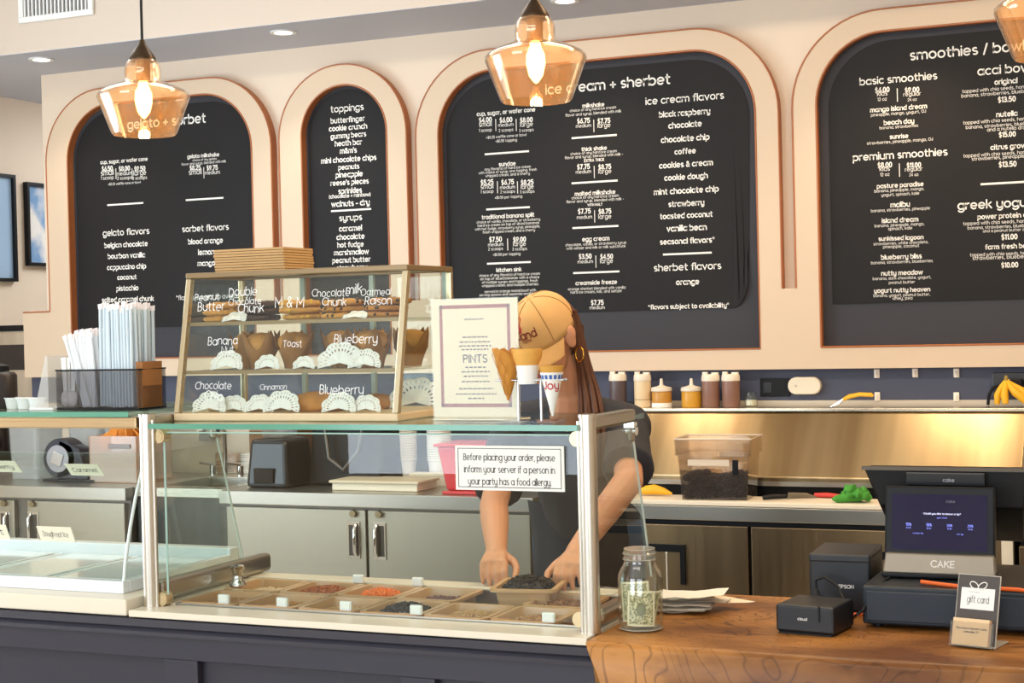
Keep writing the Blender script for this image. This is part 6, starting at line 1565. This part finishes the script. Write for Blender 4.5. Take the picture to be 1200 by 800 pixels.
def bill(lb, x, y, z, rz, ry, w_=.052, h_=.068, curve=.006):
    t = thing('dollar_bill', lb, 'banknote', (x, y, z), rz, 'folded dollar bills in the tip jar'); t.rotation_euler = (math.radians(-4), ry, rz)
    n = 8
    def sheet(mb, x0, x1, z0, z1, off):
        vs = []
        for j, yy in ((0, off), (1, off + .0004)):
            for i in range(n + 1):
                u = x0 + (x1 - x0) * i / n; c_ = curve * (u / (w_ / 2)) ** 2
                vs += [(u, yy + c_, z0), (u, yy + c_, z1)]
        k = 2 * (n + 1); fs = []
        for i in range(n):
            a = 2 * i; fs += [(a, a + 2, a + 3, a + 1), (k + a, k + a + 1, k + a + 3, k + a + 2), (a, a + 1, k + a + 1, k + a) if i == 0 else (a, k + a, k + a + 2, a + 2), (a + 1, a + 3, k + a + 3, k + a + 1)]
        mb.add(vs, fs)
    b = MB(); sheet(b, -w_ / 2, w_ / 2, 0, h_, 0); b.build('note_sheet', BEDGE, t)
    b = MB(); sheet(b, -w_ / 2 + .004, w_ / 2 - .004, .004, h_ - .004, -.0005); b.build('engraved_face', BILL, t)
    b = MB()
    b.prism([(.010 * math.cos(a * PI / 8), h_ * .48 + .0145 * math.sin(a * PI / 8)) for a in range(16)], -.0012, -.0006, 'xz'); b.build('portrait_oval', BDARK, t)
    b = MB(); text(b, '1', (-w_ / 2 + .010, -.0012, h_ - .018), (1, 0, 0), (0, 0, 1), xh=.007, weight=.3); text(b, '1', (w_ / 2 - .010, -.0012 + curve * .4, .008), (1, 0, 0), (0, 0, 1), xh=.007, weight=.3); b.build('numeral', BEDGE, t)
bill('front folded dollar bill upright in the tip jar', -1.090, 3.135, WZ + .010, .30, .03, .057, .074, .009)
bill('taller dollar bill behind the front one in the tip jar', -1.106, 3.152, WZ + .016, .15, -.06, .060, .084, .011)
bill('crumpled dollar bill at the far side of the tip jar', -1.098, 3.182, WZ + .014, .6, .25, .05, .064, .006)
# torn paper heap with a little spike
t = thing('receipt_spike', 'thin steel spike standing up through the heap of slips', 'spike', (-1.16, 3.53, WZ))
b = MB(); b.tube([(0, 0, .004), (0, 0, .105)], .0016, 8); b.ell((0, 0, .106), (.003, .003, .003), seg=8, rings=6); b.build('needle', mat('white_wire', 'e6e3dc', .3, .3), t, smooth=True)
b = MB(); b.lathe([(.03, 0), (.03, .003), (.004, .004), (0, .004)], seg=20); b.build('base', CHROME, t, smooth=True)
rp = random.Random(4)
for k in range(10):
    b = MB(); w_, d_ = rp.uniform(.065, .08), rp.uniform(.042, .055); n = 6; vs = []
    for j in range(2):
        for i in range(n + 1):
            u = -w_ + 2 * w_ * i / n
            for q in (-d_, d_): vs.append((u, q * rp.uniform(.85, 1.05), .0012 * math.sin(2.2 * i + k) + j * .0006 + (.010 * max(0, i - 3) / 3 if k % 3 == 0 else 0)))
    m_ = 2 * (n + 1); fs = []
    for i in range(n): a = 2 * i; fs += [(a, a + 1, a + 3, a + 2), (m_ + a, m_ + a + 2, m_ + a + 3, m_ + a + 1), (a, a + 2, m_ + a + 2, m_ + a), (a + 1, m_ + a + 1, m_ + a + 3, a + 3)]
    fs += [(0, m_, m_ + 1, 1), (2 * n, 2 * n + 1, m_ + 2 * n + 1, m_ + 2 * n)]
    b.add(vs, fs); o = b.build('paper_slip', mat('receipt_paper', 'f2e9db', .8))
    o.location = (-1.075 + rp.uniform(-.02, .02), 3.405 + rp.uniform(-.025, .025), WZ + .004 + .0036 * k); o.rotation_euler = (rp.uniform(-.03, .03), rp.uniform(-.03, .03), .12 + rp.uniform(-.22, .22))
    tag(o, 'creased white paper slip in the heap beside the tip jar', 'paper', 'heap of paper slips on the wooden counter')
b = MB(); b.add([(-.05, -.02, 0), (.06, -.005, .004), (.075, .0, .006), (-.02, .03, .012), (-.05, -.02, .0008), (.06, -.005, .0048), (.075, 0, .0068), (-.02, .03, .0128)], [(3, 2, 1, 0), (4, 5, 6, 7), (0, 1, 5, 4), (1, 2, 6, 5), (2, 3, 7, 6), (3, 0, 4, 7)])
o = b.build('paper_slip', mat('tan_receipt', 'ecd9b8', .8)); o.location = (-1.00, 3.44, WZ + .012); tag(o, 'pointed cream paper slip sticking out of the heap toward the register', 'paper', 'heap of paper slips on the wooden counter')

# receipt printer
t = thing('receipt_printer', 'tall black cube receipt printer behind the small card box', 'printer', (-.745, 3.565, WZ), math.radians(2))
b = MB(); b.box(-.067, .067, -.092, .092, .0, .125); b.build('body', DGREY, t, bevel=.005)
b = MB(); b.box(-.067, .067, -.0935, .092, .108, .126); b.build('lid', mat('printer_lid', '26282b', .4, bump=.05, bscale=900), t, bevel=.004)
b = MB(); text(b, 'EPSON', (.014, -.0935, .052), (1, 0, 0), (0, 0, 1), w=.032, weight=.28); b.build('lettering', INK, t)
t = thing('card_box', 'small black box with a slanted side slot in front of the printer', 'payment box', (-.748, 3.255, WZ), math.radians(-8))
b = MB(); b.box(-.063, .063, -.062, .062, .003, .060); b.build('body', mat('soft_black', '16181c', .4, bump=.04, bscale=900), t, bevel=.006)
b = MB(); b.box(.030, .034, -.0640, -.061, .028, .061); b.build('slot', BLACKP, t)
b = MB(); text(b, 'cloud', (-.004, -.0628, .030), (1, 0, 0), (0, 0, 1), w=.020, weight=.24); b.build('lettering', INK, t)
b = MB(); b.box(-.058, .058, -.058, .058, 0, .003); b.build('foot_pad', BLACKP, t)

# cash drawer
t = thing('cash_drawer', 'wide low slate black cash drawer carrying the register', 'cash drawer', (-.47, 3.50, WZ))
b = MB(); b.box(-.19, .19, -.195, .17, .008, .088); b.build('cabinet', mat('slate_metal', '1e252d', .38, .2, bump=.04, bscale=900), t, bevel=.005)
b = MB(); b.box(-.182, .182, -.199, -.195, .016, .078); b.build('drawer_front', mat('slate_front', '252e38', .35, .2, bump=.04, bscale=900), t, bevel=.002)
for x in (-.165, .165):
    for y in (-.16, .14): b = MB(); b.lathe([(.012, 0), (.012, .008), (0, .008)], (x, y, 0), 12); b.build('foot', BLACKP, t)
# point of sale terminal: customer screen, stand and the tilted back of the staff screen
TZ = WZ + .0885
t = thing('register_terminal', 'register with a dark customer screen and tilted black staff screen above the cash drawer', 'register', (-.52, 3.50, TZ))
SV = mat('warm_silver_plastic', '8d8476', .35, .5)
def scr(mb, x0, x1, z0, z1, y0, y1, M): mb.box(x0, x1, y0, y1, z0, z1, M)
Ms = T(.0, -.058, .012) @ rot('Z', 0) @ rot('X', -9)
b = MB(); b.box(-.117, .113, -.004, .022, .034, .182, Ms); cs_ = b.build('customer_screen_housing', BLACKP, t, bevel=.004)
b = MB(); b.box(-.102, .098, -.0052, -.0045, .046, .165, Ms); ds = b.build('display', mat('blue_black_display', '0b0b1e', .12, emit='16164e', estr=.35), cs_)
TXB = mat('screen_text_blue', '8890e8', .4, emit='6a78f0', estr=.7); TXW = mat('screen_text_white', 'e8e8ff', .4, emit='cfd2ff', estr=.7)
R_, U_ = Ms.to_3x3() @ Vector((1, 0, 0)), Ms.to_3x3() @ Vector((0, 0, 1))
def st(tx, x, z, w_, m_, wt=.24):
    b = MB(); text(b, tx, Ms @ Vector((x, -.0056, z)), R_, U_, w=w_, weight=wt); return b
b = st('Would you like to leave a tip?', .004, .122, .078, 0); b.build('question_text', TXW, ds)
b = MB(); text(b, 'cake', Ms @ Vector((.022, -.0056, .148)), R_, U_, w=.018, weight=.2); b.build('screen_logo', mat('dim_logo', '70707c', .5), ds)
b = st('your total', .004, .114, .020, 0)
for i, (p_, q_) in enumerate((('15%', '$2.10'), ('18%', '$2.52'), ('20%', '$2.80'), ('25%', '$3.50'))):
    x = -.066 + .043 * i
    text(b, p_, Ms @ Vector((x, -.0056, .097)), R_, U_, w=.011, weight=.26); text(b, q_, Ms @ Vector((x, -.0056, .091)), R_, U_, w=.009, weight=.22)
text(b, 'custom tip', Ms @ Vector((-.046, -.0056, .080)), R_, U_, w=.021, weight=.22); text(b, 'no tip', Ms @ Vector((.042, -.0056, .080)), R_, U_, w=.013, weight=.22)
b.build('tip_choices', TXB, ds)
b = MB(); b.hexa([(-.117, -.030, .012), (.117, -.030, .012), (.114, .03, .012), (-.114, .03, .012)], [(-.113, -.014, .052), (.113, -.014, .052), (.110, .02, .052), (-.110, .02, .052)], T(0, -.055, 0)); b.build('silver_chin', SV, t, bevel=.003)
b = MB(); up_ = Vector((0, .016, .040)).normalized(); text(b, 'CAKE', (.008, -.0798, .026), (1, 0, 0), up_, w=.048, weight=.20); b.build('lettering', INK, t)
b = MB(); b.box(-.119, .119, -.088, -.02, .002, .012); b.build('chin_base', BLACKP, t, bevel=.003)
b = MB(); b.hexa([(-.07, -.03, 0), (.07, -.03, 0), (.07, .09, 0), (-.07, .09, 0)], [(-.05, -.01, .16), (.05, -.01, .16), (.05, .05, .16), (-.05, .05, .16)]); b.build('stand', BLACKP, t, bevel=.006)
# staff screen seen from behind: top edge far wider than the lower one
b = MB(); b.hexa([(-.145, .055, .138), (.163, .055, .138), (.150, .170, .05), (-.135, .170, .05)], [(-.180, .05, .222), (.170, .05, .222), (.160, .085, .226), (-.170, .085, .226)])
b.v = [Vector((v.x, v.y, v.z)) for v in b.v]
hs = b.build('staff_screen_back', mat('staff_screen_black', '121110', .45, spec=.25), t, bevel=.004)
b = MB(); b.box(-.182, .172, .042, .05, .2185, .2265); b.build('top_edge', mat('edge_bronze', '5c5348', .3, .5), hs)
b = MB(); b.box(-.085, .085, .035, .049, .185, .216); lb_ = b.build('logo_panel', mat('logo_black', '141619', .25), hs, bevel=.003)
b = MB(); text(b, 'cake', (.008, .0342, .196), (1, 0, 0), (0, 0, 1), w=.024, weight=.2); b.build('lettering', mat('dim_white', 'b9bcc2', .5), lb_)

# cables
ORA = mat('orange_cable', 'e8641c', .5)
b = MB(); b.tube([(-.545, 3.345, TZ + .006), (-.50, 3.335, TZ + .004), (-.45, 3.325, TZ + .002), (-.40, 3.315, TZ + .004), (-.345, 3.31, TZ + .004), (-.29, 3.302, TZ - .002), (-.27, 3.288, TZ - .04), (-.25, 3.285, WZ + .012), (-.15, 3.30, WZ + .005)], .0042, 10)
o = b.build('orange_cable', ORA, smooth=True); tag(o, 'orange cable running over the cash drawer and off behind the gift card stand', 'cable')
b = MB(); b.tube([(-.674, 3.425, WZ + .006), (-.70, 3.41, WZ + .006), (-.73, 3.42, WZ + .005)], .0042, 10)
o = b.build('orange_cable', ORA, smooth=True); tag(o, 'short end of orange cable between the printer and the cash drawer', 'cable')
b = MB(); b.tube([(-.62, 3.40, TZ + .003), (-.635, 3.345, TZ - .005), (-.655, 3.296, TZ - .05), (-.668, 3.29, WZ + .03), (-.69, 3.34, WZ + .008), (-.705, 3.37, WZ + .03), (-.735, 3.425, WZ + .062), (-.765, 3.43, WZ + .082), (-.785, 3.43, WZ + .075), (-.785, 3.43, WZ + .055), (-.765, 3.40, WZ + .03), (-.745, 3.345, WZ + .01), (-.735, 3.325, WZ + .045)], .0032, 8)
o = b.build('black_cable', BLACKP, smooth=True); tag(o, 'thin black cable looping across the printer face to the card box', 'cable')

# gift card stand
t = thing('gift_card_stand', 'tilted clear acrylic gift card stand at the counter front', 'card stand', (-.418, 3.17, WZ), math.radians(-13))
Mg = rot('X', -17)
b = MB(); b.box(-.043, .043, 0, .003, .002, .142, Mg); b.build('back_plate', mat('clear_stand', 'cfc6b6', .1, coat=.7, alpha=.8), t, bevel=.001)
b = MB(); b.box(-.043, .043, 0, .075, 0, .003); b.build('foot_plate', mat('clear_stand', 'cfc6b6'), t, bevel=.001)
b = MB(); b.box(-.041, .041, -.001, 0, .004, .140, Mg); pn = b.build('dark_insert', mat('taupe_card', '4b433f', .6), t)
b = MB(); b.box(-.0335, .0335, -.0018, -.0011, .073, .115, Mg); wc = b.build('white_label', PAPER, pn)
Rg, Ug = Vector((1, 0, 0)), Mg.to_3x3() @ Vector((0, 0, 1))
b = MB(); text(b, 'gift card', Mg @ Vector((.001, -.0023, .086)), Rg, Ug, w=.043, xh=.0095, weight=.17); b.build('lettering', BLACKINK, wc)
b = MB(); text(b, "'tis the season", Mg @ Vector((-.008, -.0023, .106)), Rg, Ug, w=.022, weight=.16); b.build('small_lettering', mat('grey_ink', '8a857c', .7), wc)
b = MB()
for sx in (-1, 1):
    b.tube([Mg @ Vector((sx * (.0 + .014 * math.sin(a)), -.0022, .116 + .010 * (1 - math.cos(a)) * .7 + .004 * math.sin(a))) for a in [2 * PI * i / 14 for i in range(15)]] if False else [Mg @ Vector((sx * (.0085 - .0085 * math.cos(a)) , -.0022, .117 + .0065 * math.sin(a) + .006 * (1 - math.cos(a)) / 2)) for a in [2 * PI * i / 16 for i in range(17)]], .0011, 6)
b.build('ribbon_bow', PAPER, wc)
b = MB(); b.box(-.043, .043, -.020, -.0185, -.002, .046, Mg); b.box(-.043, .043, -.0185, .0, -.002, .0, Mg); b.build('front_pocket', glass('pocket_acrylic', 'f6f4ee', 1.5, gain=1.4), t)
for k in range(6):
    b = MB(); b.box(-.036, .036, -.0009, .0009, 0, .052, Mg); o = b.build('gift_card', mat('tan_card_stock', 'ecca9e', .7))
    ow = Matrix.Rotation(math.radians(-13), 4, 'Z') @ (Mg @ Vector((-.003, -.0165 + .0026 * k, .001)))
    o.location = Vector((-.418, 3.17, WZ)) + ow; o.rotation_euler = (0, 0, math.radians(-13))
    tag(o, 'tan gift card in the pocket of the acrylic stand, %s' % ('front one with printing', 'second', 'third', 'fourth', 'fifth', 'rearmost')[k], 'card', 'gift cards in the acrylic stand')
    if k == 0:
        b = MB(); text(b, 'Downtown Dessert Cafe', Mg @ Vector((.002, -.0014, .031)), Rg, Ug, w=.060, weight=.34); text(b, 'Lakeside, CT', Mg @ Vector((.002, -.0014, .0245)), Rg, Ug, w=.030, weight=.34); b.build('lettering', BLACKINK, o)

# ------------------------------------------------------------ the server behind the case
SKIN = mat('warm_skin', 'd99c78', .5, sss=.12, var=.05, vscale=18)
CAPM = mat('tan_cotton_cap', 'dcae70', .85, bump=.2, bscale=700, var=.05, vscale=30)
HAIR = mat('auburn_hair', '5a331d', .45, var=.3, vscale=40)
TEE = mat('charcoal_tee', '302f34', .85, bump=.15, bscale=500, var=.08, vscale=12)
APR = mat('dark_navy_apron', '23272f', .85, bump=.15, bscale=500)
JEAN = mat('blue_jeans', '3c5270', .85, bump=.2, bscale=600)
person = thing('person', 'person in a tan cap and dark tee bending over the topping pans', 'person', (-1.66, 4.33, 0))
PL = Vector((-1.66, 4.33, 0))
V = lambda *p: Vector(p) - PL
Hc = V(-1.640, 3.985, 1.535)
hf = Vector((-.26, -.78, -.57)).normalized(); 
hs = Vector((.948, -.316, 0)); hs = (hs - hf * hs.dot(hf)).normalized(); hu = hf.cross(hs).normalized()
MH = Matrix(((hs.x, hf.x, hu.x, Hc.x), (hs.y, hf.y, hu.y, Hc.y), (hs.z, hf.z, hu.z, Hc.z), (0, 0, 0, 1)))
RH = MH.to_3x3()
def h(x, y, z): return MH @ Vector((x, y, z))
Nb = V(-1.612, 4.10, 1.365)
chest = V(-1.638, 4.165, 1.235); pel = V(-1.66, 4.33, .95)
shL, elL, wrL = V(-1.462, 4.125, 1.275), V(-1.368, 3.865, 1.160), V(-1.425, 3.625, 1.005)
shR, elR, wrR = V(-1.822, 4.155, 1.270), V(-1.758, 3.875, 1.085), V(-1.640, 3.625, 1.000)
body = MB()
body.ell(h(0, -.012, .018), (.073, .093, .098), RH); body.ell(h(0, .030, -.045), (.056, .058, .062), RH)
body.cap(h(-.018, .066, -.092), .018, h(.018, .066, -.092), .018)
for sx in (-1, 1):
    body.ell(h(sx * .038, .052, -.028), (.030, .032, .036), RH)
    body.ell(h(sx * .032, .074, .002), (.016, .011, .011), RH)          # lowered eyelids
    body.cap(h(sx * .018, .080, .020), .008, h(sx * .050, .066, .020), .007)   # brow ridge
    body.ell(h(sx * .076, -.008, -.008), (.009, .021, .033), RH); body.ell(h(sx * .083, -.014, .004), (.007, .017, .022), RH)
body.cap(h(0, .078, .012), .008, h(0, .098, -.034), .0115); body.ell(h(.010, .090, -.038), (.008, .009, .007), RH); body.ell(h(-.010, .090, -.038), (.008, .009, .007), RH)
body.ell(h(0, .082, -.064), (.022, .012, .007), RH); body.ell(h(0, .079, -.074), (.019, .012, .008), RH)
body.cap(h(0, -.022, -.055), .050, Nb, .054)
body.cap(Nb, .06, chest, .085); body.cap(Nb + Vector((0, .02, -.035)), .040, shL + Vector((0, 0, -.012)), .044); body.cap(Nb + Vector((0, .02, -.035)), .040, shR + Vector((0, 0, -.012)), .044)
body.ell(chest, (.135, .090, .13)); body.cap(chest + Vector((0, .03, -.12)), .10, pel, .115); body.ell(pel, (.145, .105, .11))
for sx in (-1, 1):
    body.cap(pel + Vector((sx * .075, 0, -.04)), .085, pel + Vector((sx * .085, -.02, -.46)), .056); body.cap(pel + Vector((sx * .085, -.02, -.46)), .055, pel + Vector((sx * .09, .02, -.86)), .036)
    body.cap(pel + Vector((sx * .09, .03, -.905)), .034, pel + Vector((sx * .10, -.12, -.922)), .027)
for a, e, w_ in ((shL, elL, wrL), (shR, elR, wrR)):
    body.cap(a + Vector((0, 0, -.008)), .042, e, .038); body.cap(e, .039, e.lerp(w_, .35), .038); body.cap(e.lerp(w_, .35), .038, w_, .0265)
def hand(mb, W, tip, thumb_side, back, curls, spread=1.0, th=None):
    """palm, four jointed fingers and a thumb that leaves the side of the palm"""
    d = (tip - W).normalized(); t_ = (thumb_side - d * thumb_side.dot(d)).normalized(); n_ = (back - d * back.dot(d) - t_ * back.dot(t_)).normalized()
    P = lambda x, y, z: W + t_ * x + d * y + n_ * z
    mb.cap(P(0, -.01, 0), .0255, P(.0, .02, 0), .024)
    for x in (-.024, -.008, .008, .024):
        mb.cap(P(x * .6, .012, 0), .0145, P(x, .078, .004 - abs(x) * .12), .0108)
    nails = []
    fx = (.029, .0098, -.0098, -.028); fl = (.068, .076, .070, .055); fr_ = (.0086, .0088, .0084, .0074)
    for i in range(4):
        p = P(fx[i], .080, .003 - abs(fx[i]) * .1); ang = 0; r0 = fr_[i]
        sp = (fx[i] * 2.2) * spread
        for j, (fr2, cu) in enumerate(zip((.44, .31, .25), curls[i])):
            ang += math.radians(cu)
            dd = (d * math.cos(ang) - n_ * math.sin(ang) + t_ * sp * .12).normalized()
            q = p + dd * fl[i] * fr2
            mb.cap(p, r0, q, r0 * .92, 12); p = q; r0 *= .92
        nails.append((p, dd, (n_ * math.cos(ang) + d * math.sin(ang)).normalized(), t_))
    p = P(.022, .022, -.004); tgt = th if th is not None else [(.048, .050, -.020), (.052, .078, -.034), (.046, .100, -.042)]
    r0 = .0125
    for q in tgt:
        q2 = P(*q); mb.cap(p, r0, q2, r0 * .86, 12); dd = (q2 - p).normalized(); p = q2; r0 *= .86
    nails.append((p, dd, (n_ * .6 + t_ * .8).normalized(), d))
    return nails
nR = hand(body, wrR, V(-1.585, 3.455, .955), Vector((1, .1, 0)), Vector((-.25, -.35, .9)), ((28, 48, 30), (32, 48, 30), (36, 50, 30), (40, 50, 30)), 1.0, [(.046, .046, -.012), (.056, .076, -.018), (.052, .104, -.030)])
nL = hand(body, wrL, V(-1.400, 3.455, .955), Vector((-1, .0, .0)), Vector((.15, -.35, .95)), ((22, 42, 30), (28, 44, 28), (32, 46, 28), (38, 46, 28)), 1.1, [(.044, .046, -.012), (.056, .078, -.018), (.056, .106, -.028)])
bo = body.build('body', SKIN, person)
remesh(bo, .0036, 5, .5)
# nails, lips, lashes
b = MB()
for p, d_, n_, t_ in nR + nL:
    n_ = (n_ - d_ * n_.dot(d_)).normalized(); s_ = d_.cross(n_)
    R3 = Matrix((s_, d_, n_)).transposed()
    b.ell(p + n_ * .0062 + d_ * .003, (.0050, .0068, .0016), R3, 10, 6)
b.build('fingernails', mat('pale_nail', 'f3e2d8', .25, coat=.4), person, smooth=True)
b = MB(); b.ell(h(0, .0895, -.0645), (.021, .006, .0055), RH); b.ell(h(0, .0875, -.0735), (.018, .006, .0062), RH); b.build('lips', mat('lip_rose', 'b9635a', .4), person, smooth=True)
b = MB()
for sx in (-1, 1):
    b.tube([h(sx * (.032 - .015 * math.cos(a)), .0865 - .004 * abs(math.cos(a)), -.004 - .004 * math.sin(a)) for a in [PI * i / 8 for i in range(9)]], .0012, 6)
    b.tube([h(sx * x, y, z) for x, y, z in ((.015, .089, .027), (.030, .085, .031), (.048, .074, .027))], [.0022, .003, .0016], 6)
b.build('brows_and_lashes', HAIR, person, smooth=True)
# hair: shell at the back of the head and long loose strands over the shoulder
b = MB(); e_ = MB(); e_.ell((0, -.022, .008), (.081, .096, .100), None, 28, 20)
keep = [f for f in e_.f if all(e_.v[i].y < -.004 - .25 * max(0, e_.v[i].z) + (.03 if e_.v[i].z > .05 else 0) for i in f)]
b.add([MH @ v for v in e_.v], keep)
rh = random.Random(8)
for k in range(64):
    a = rh.uniform(-.5, 1); j = lambda s_: Vector((rh.uniform(-s_, s_), rh.uniform(-s_, s_), rh.uniform(-s_, s_)))
    st = h(.060 + .014 * rh.random(), -.030 - .045 * rh.random(), .01 + .03 * rh.uniform(-1, 1))
    off = Vector((rh.uniform(-.026, .026), rh.uniform(-.022, .022), 0))
    pts = [st, V(-1.548, 4.035, 1.445) + off * .6, V(-1.535, 4.030, 1.385) + off * .9, V(-1.520, 4.005, 1.320) + off * 1.15, V(-1.512, 3.985, 1.25) + off * 1.25, V(-1.510, 3.975, 1.17 + rh.uniform(-.03, .03)) + off * 1.1]
    # smooth through the control points
    sm = []
    for i in range(len(pts) - 1):
        p0, p1, p2, p3 = pts[max(i - 1, 0)], pts[i], pts[i + 1], pts[min(i + 2, len(pts) - 1)]
        for q in range(4):
            u = q / 4; sm.append(.5 * ((2 * p1) + (p2 - p0) * u + (2 * p0 - 5 * p1 + 4 * p2 - p3) * u * u + (3 * p1 - p0 - 3 * p2 + p3) * u ** 3))
    sm.append(pts[-1]); n_ = len(sm)
    b.tube(sm, [.0062 * (1 - .75 * (i / (n_ - 1)) ** 2) for i in range(n_)], 6)
b.build('hair', HAIR, person, smooth=True)
# gold hoop earring
b = MB(); c_ = h(.086, -.004, -.062)
b.tube([c_ + hs * .004 * math.sin(a) + Vector((.012 * math.sin(a), -.010 * math.sin(a), .020 * math.cos(a))) for a in [2 * PI * i / 24 for i in range(25)]], .0022, 8); b.build('hoop_earring', mat('gold', 'e0b24a', .2, 1.0), person, smooth=True)
# cap: crown of six panels, curved brim, button, lettering
cr_ = (.083, .102, .100); cc = Vector((0, -.004, .022))
b = MB(); seg = 48; vs = []; fs = []; R_N = 12
for i in range(R_N + 1):
    t_ = (PI / 2 + .10) * i / R_N
    for k in range(seg):
        a = 2 * PI * k / seg
        seam = 1 - .010 * max(0, math.cos(3 * a)) ** 24
        low = .010 * math.cos(a + PI / 2) if i == R_N else 0
        vs.append(cc + Vector((cr_[0] * math.sin(t_) * math.cos(a) * seam, cr_[1] * math.sin(t_) * math.sin(a) * seam, cr_[2] * math.cos(t_) ** .80 if math.cos(t_) > 0 else cr_[2] * math.cos(t_))))
for i in range(R_N):
    for k in range(seg): fs.append((i * seg + k, (i + 1) * seg + k, (i + 1) * seg + (k + 1) % seg, i * seg + (k + 1) % seg))
b.add([MH @ v for v in vs], fs)
cp_ = b.build('cap_crown', CAPM, person, smooth=True, merge=.0004)
so = cp_.modifiers.new('cloth', 'SOLIDIFY'); so.thickness = .002; so.offset = 1
b = MB(); b.ell(h(0, -.004, .1235), (.007, .007, .004), RH, 12, 8); b.build('cap_button', CAPM, cp_, smooth=True)
b = MB()
for k in range(6):
    a = k * PI / 3 + PI / 6
    b.tube([MH @ (cc + Vector((cr_[0] * 1.026 * math.sin(t_) * math.cos(a), cr_[1] * 1.024 * math.sin(t_) * math.sin(a), cr_[2] * 1.024 * max(0, math.cos(t_)) ** .80))) for t_ in [PI / 2 * i / 10 for i in range(1, 11)]], .0014, 5)
b.build('cap_seam', mat('tan_seam', 'a87d48', .9), cp_, smooth=True)
b = MB(); vs = []; fs = []; NA, NR = 28, 8
for j in range(2):
    for r_ in range(NR + 1):
        for k in range(NA + 1):
            a = math.radians(-78 + 156 * k / NA); u = r_ / NR
            s0 = Vector((cr_[0] * math.sin(a), cr_[1] * math.cos(a), 0))
            ext = .072 * (math.cos(a) ** .55 if math.cos(a) > 0 else 0)
            x = s0.x * (1 + .05 * u); y = s0.y + ext * u
            z = -.006 - .016 * u - 3.4 * x * x * (.25 + .75 * u) - j * .0028
            vs.append(MH @ (cc + Vector((x, y, z))))
W_ = NA + 1; S_ = W_ * (NR + 1)
for r_ in range(NR):
    for k in range(NA):
        a = r_ * W_ + k; fs += [(a, a + 1, a + W_ + 1, a + W_), (S_ + a, S_ + a + W_, S_ + a + W_ + 1, S_ + a + 1)]
for k in range(NA): a = NR * W_ + k; fs.append((a, a + 1, S_ + a + 1, S_ + a))
for r_ in range(NR):
    a = r_ * W_; fs.append((a, a + W_, S_ + a + W_, S_ + a)); a = r_ * W_ + NA; fs.append((a, S_ + a, S_ + a + W_, a + W_))
b.add(vs, fs); b.build('cap_brim', CAPM, cp_, smooth=True)
def on_cap(mb, q, z0):
    for v in q.v:
        a = v.x / .097; zz = z0 + v.y; ct = min(1, max(0, (zz / cr_[2])) ) ** (1 / .80); st_ = math.sqrt(max(0, 1 - ct * ct))
        mb.v.append(MH @ (cc + Vector((cr_[0] * 1.035 * st_ * math.sin(a), cr_[1] * 1.035 * st_ * math.cos(a), zz * 1.02))))
    n0 = len(mb.v) - len(q.v)
    for f in q.f: mb.face([n0 + i for i in f])
b = MB(); q = MB(); text(q, 'island', (.028, 0, 0), (1, 0, 0), (0, 1, 0), w=.074, weight=.26)
on_cap(b, q, .036); q = MB(); text(q, 'farm', (.030, 0, 0), (1, 0, 0), (0, 1, 0), w=.030, weight=.24); on_cap(b, q, .026)
b.build('cap_lettering', mat('dark_red_thread', '7c2f22', .8), cp_)
b = MB(); q = MB(); q.add([(-.010, .0, 0), (.010, .0, 0), (.012, .010, 0), (.004, .018, 0), (.008, .028, 0), (-.001, .033, 0), (-.009, .026, 0), (-.012, .012, 0)], [tuple(range(8))]); q.v = [Vector((v.x + .008, v.y, 0)) for v in q.v]; on_cap(b, q, .052); b.build('cap_emblem', mat('red_thread', 'b5302a', .8), cp_)
# clothes follow the body: tee with loose sleeves
b = MB()
b.cap(Nb + Vector((0, .035, -.055)), .066, chest + Vector((0, .005, -.02)), .104); b.ell(chest + Vector((0, 0, -.01)), (.152, .108, .125)); b.cap(chest + Vector((0, .03, -.10)), .122, pel + Vector((0, 0, .02)), .132); b.ell(pel + Vector((0, 0, .03)), (.165, .125, .10))
for a, e in ((shL, elL), (shR, elR)):
    b.cap(Nb + Vector((0, .034, -.042)), .058, a + Vector((0, .005, .004)), .068)
    d_ = (e - a).normalized(); b.tube([a - d_ * .02, a + d_ * .04, a.lerp(e, .55), a.lerp(e, .80)], [.045, .062, .064, .070], 20)
te = b.build('tee_shirt', TEE, person); remesh(te, .007, 6, .5)
b = MB()
for sx in (-1, 1):
    b.cap(pel + Vector((sx * .075, 0, -.0)), .100, pel + Vector((sx * .085, -.02, -.46)), .070); b.cap(pel + Vector((sx * .085, -.02, -.46)), .069, pel + Vector((sx * .09, .02, -.85)), .054)
je = b.build('jeans', JEAN, person); remesh(je, .009, 4, .5)
b = MB(); vs = []; fs = []; NX, NZ = 16, 18
for j in range(2):
    for k in range(NZ + 1):
        z = 1.06 - .56 * k / NZ
        yc = 4.33 - .10 * max(0, (z - .95)) / .3
        for i in range(NX + 1):
            a = math.radians(-62 + 124 * i / NX); fl = .006 * math.sin(i * 1.3) * (k / NZ)
            vs.append(V(-1.66 + .168 * math.sin(a), yc - (.142 + .012 * k / NZ + fl) * math.cos(a) - j * .003, z))
W_ = NX + 1; S_ = W_ * (NZ + 1)
for k in range(NZ):
    for i in range(NX): a = k * W_ + i; fs += [(a, a + 1, a + W_ + 1, a + W_), (S_ + a, S_ + a + W_, S_ + a + W_ + 1, S_ + a + 1)]
b.add(vs, fs); b.build('waist_apron', APR, person, smooth=True)
b = MB()
for sx in (-1, 1): b.cap(pel + Vector((sx * .09, .035, -.895)), .046, pel + Vector((sx * .10, -.13, -.905)), .040)
sh_ = b.build('shoes', BLACKP, person); remesh(sh_, .006, 2)
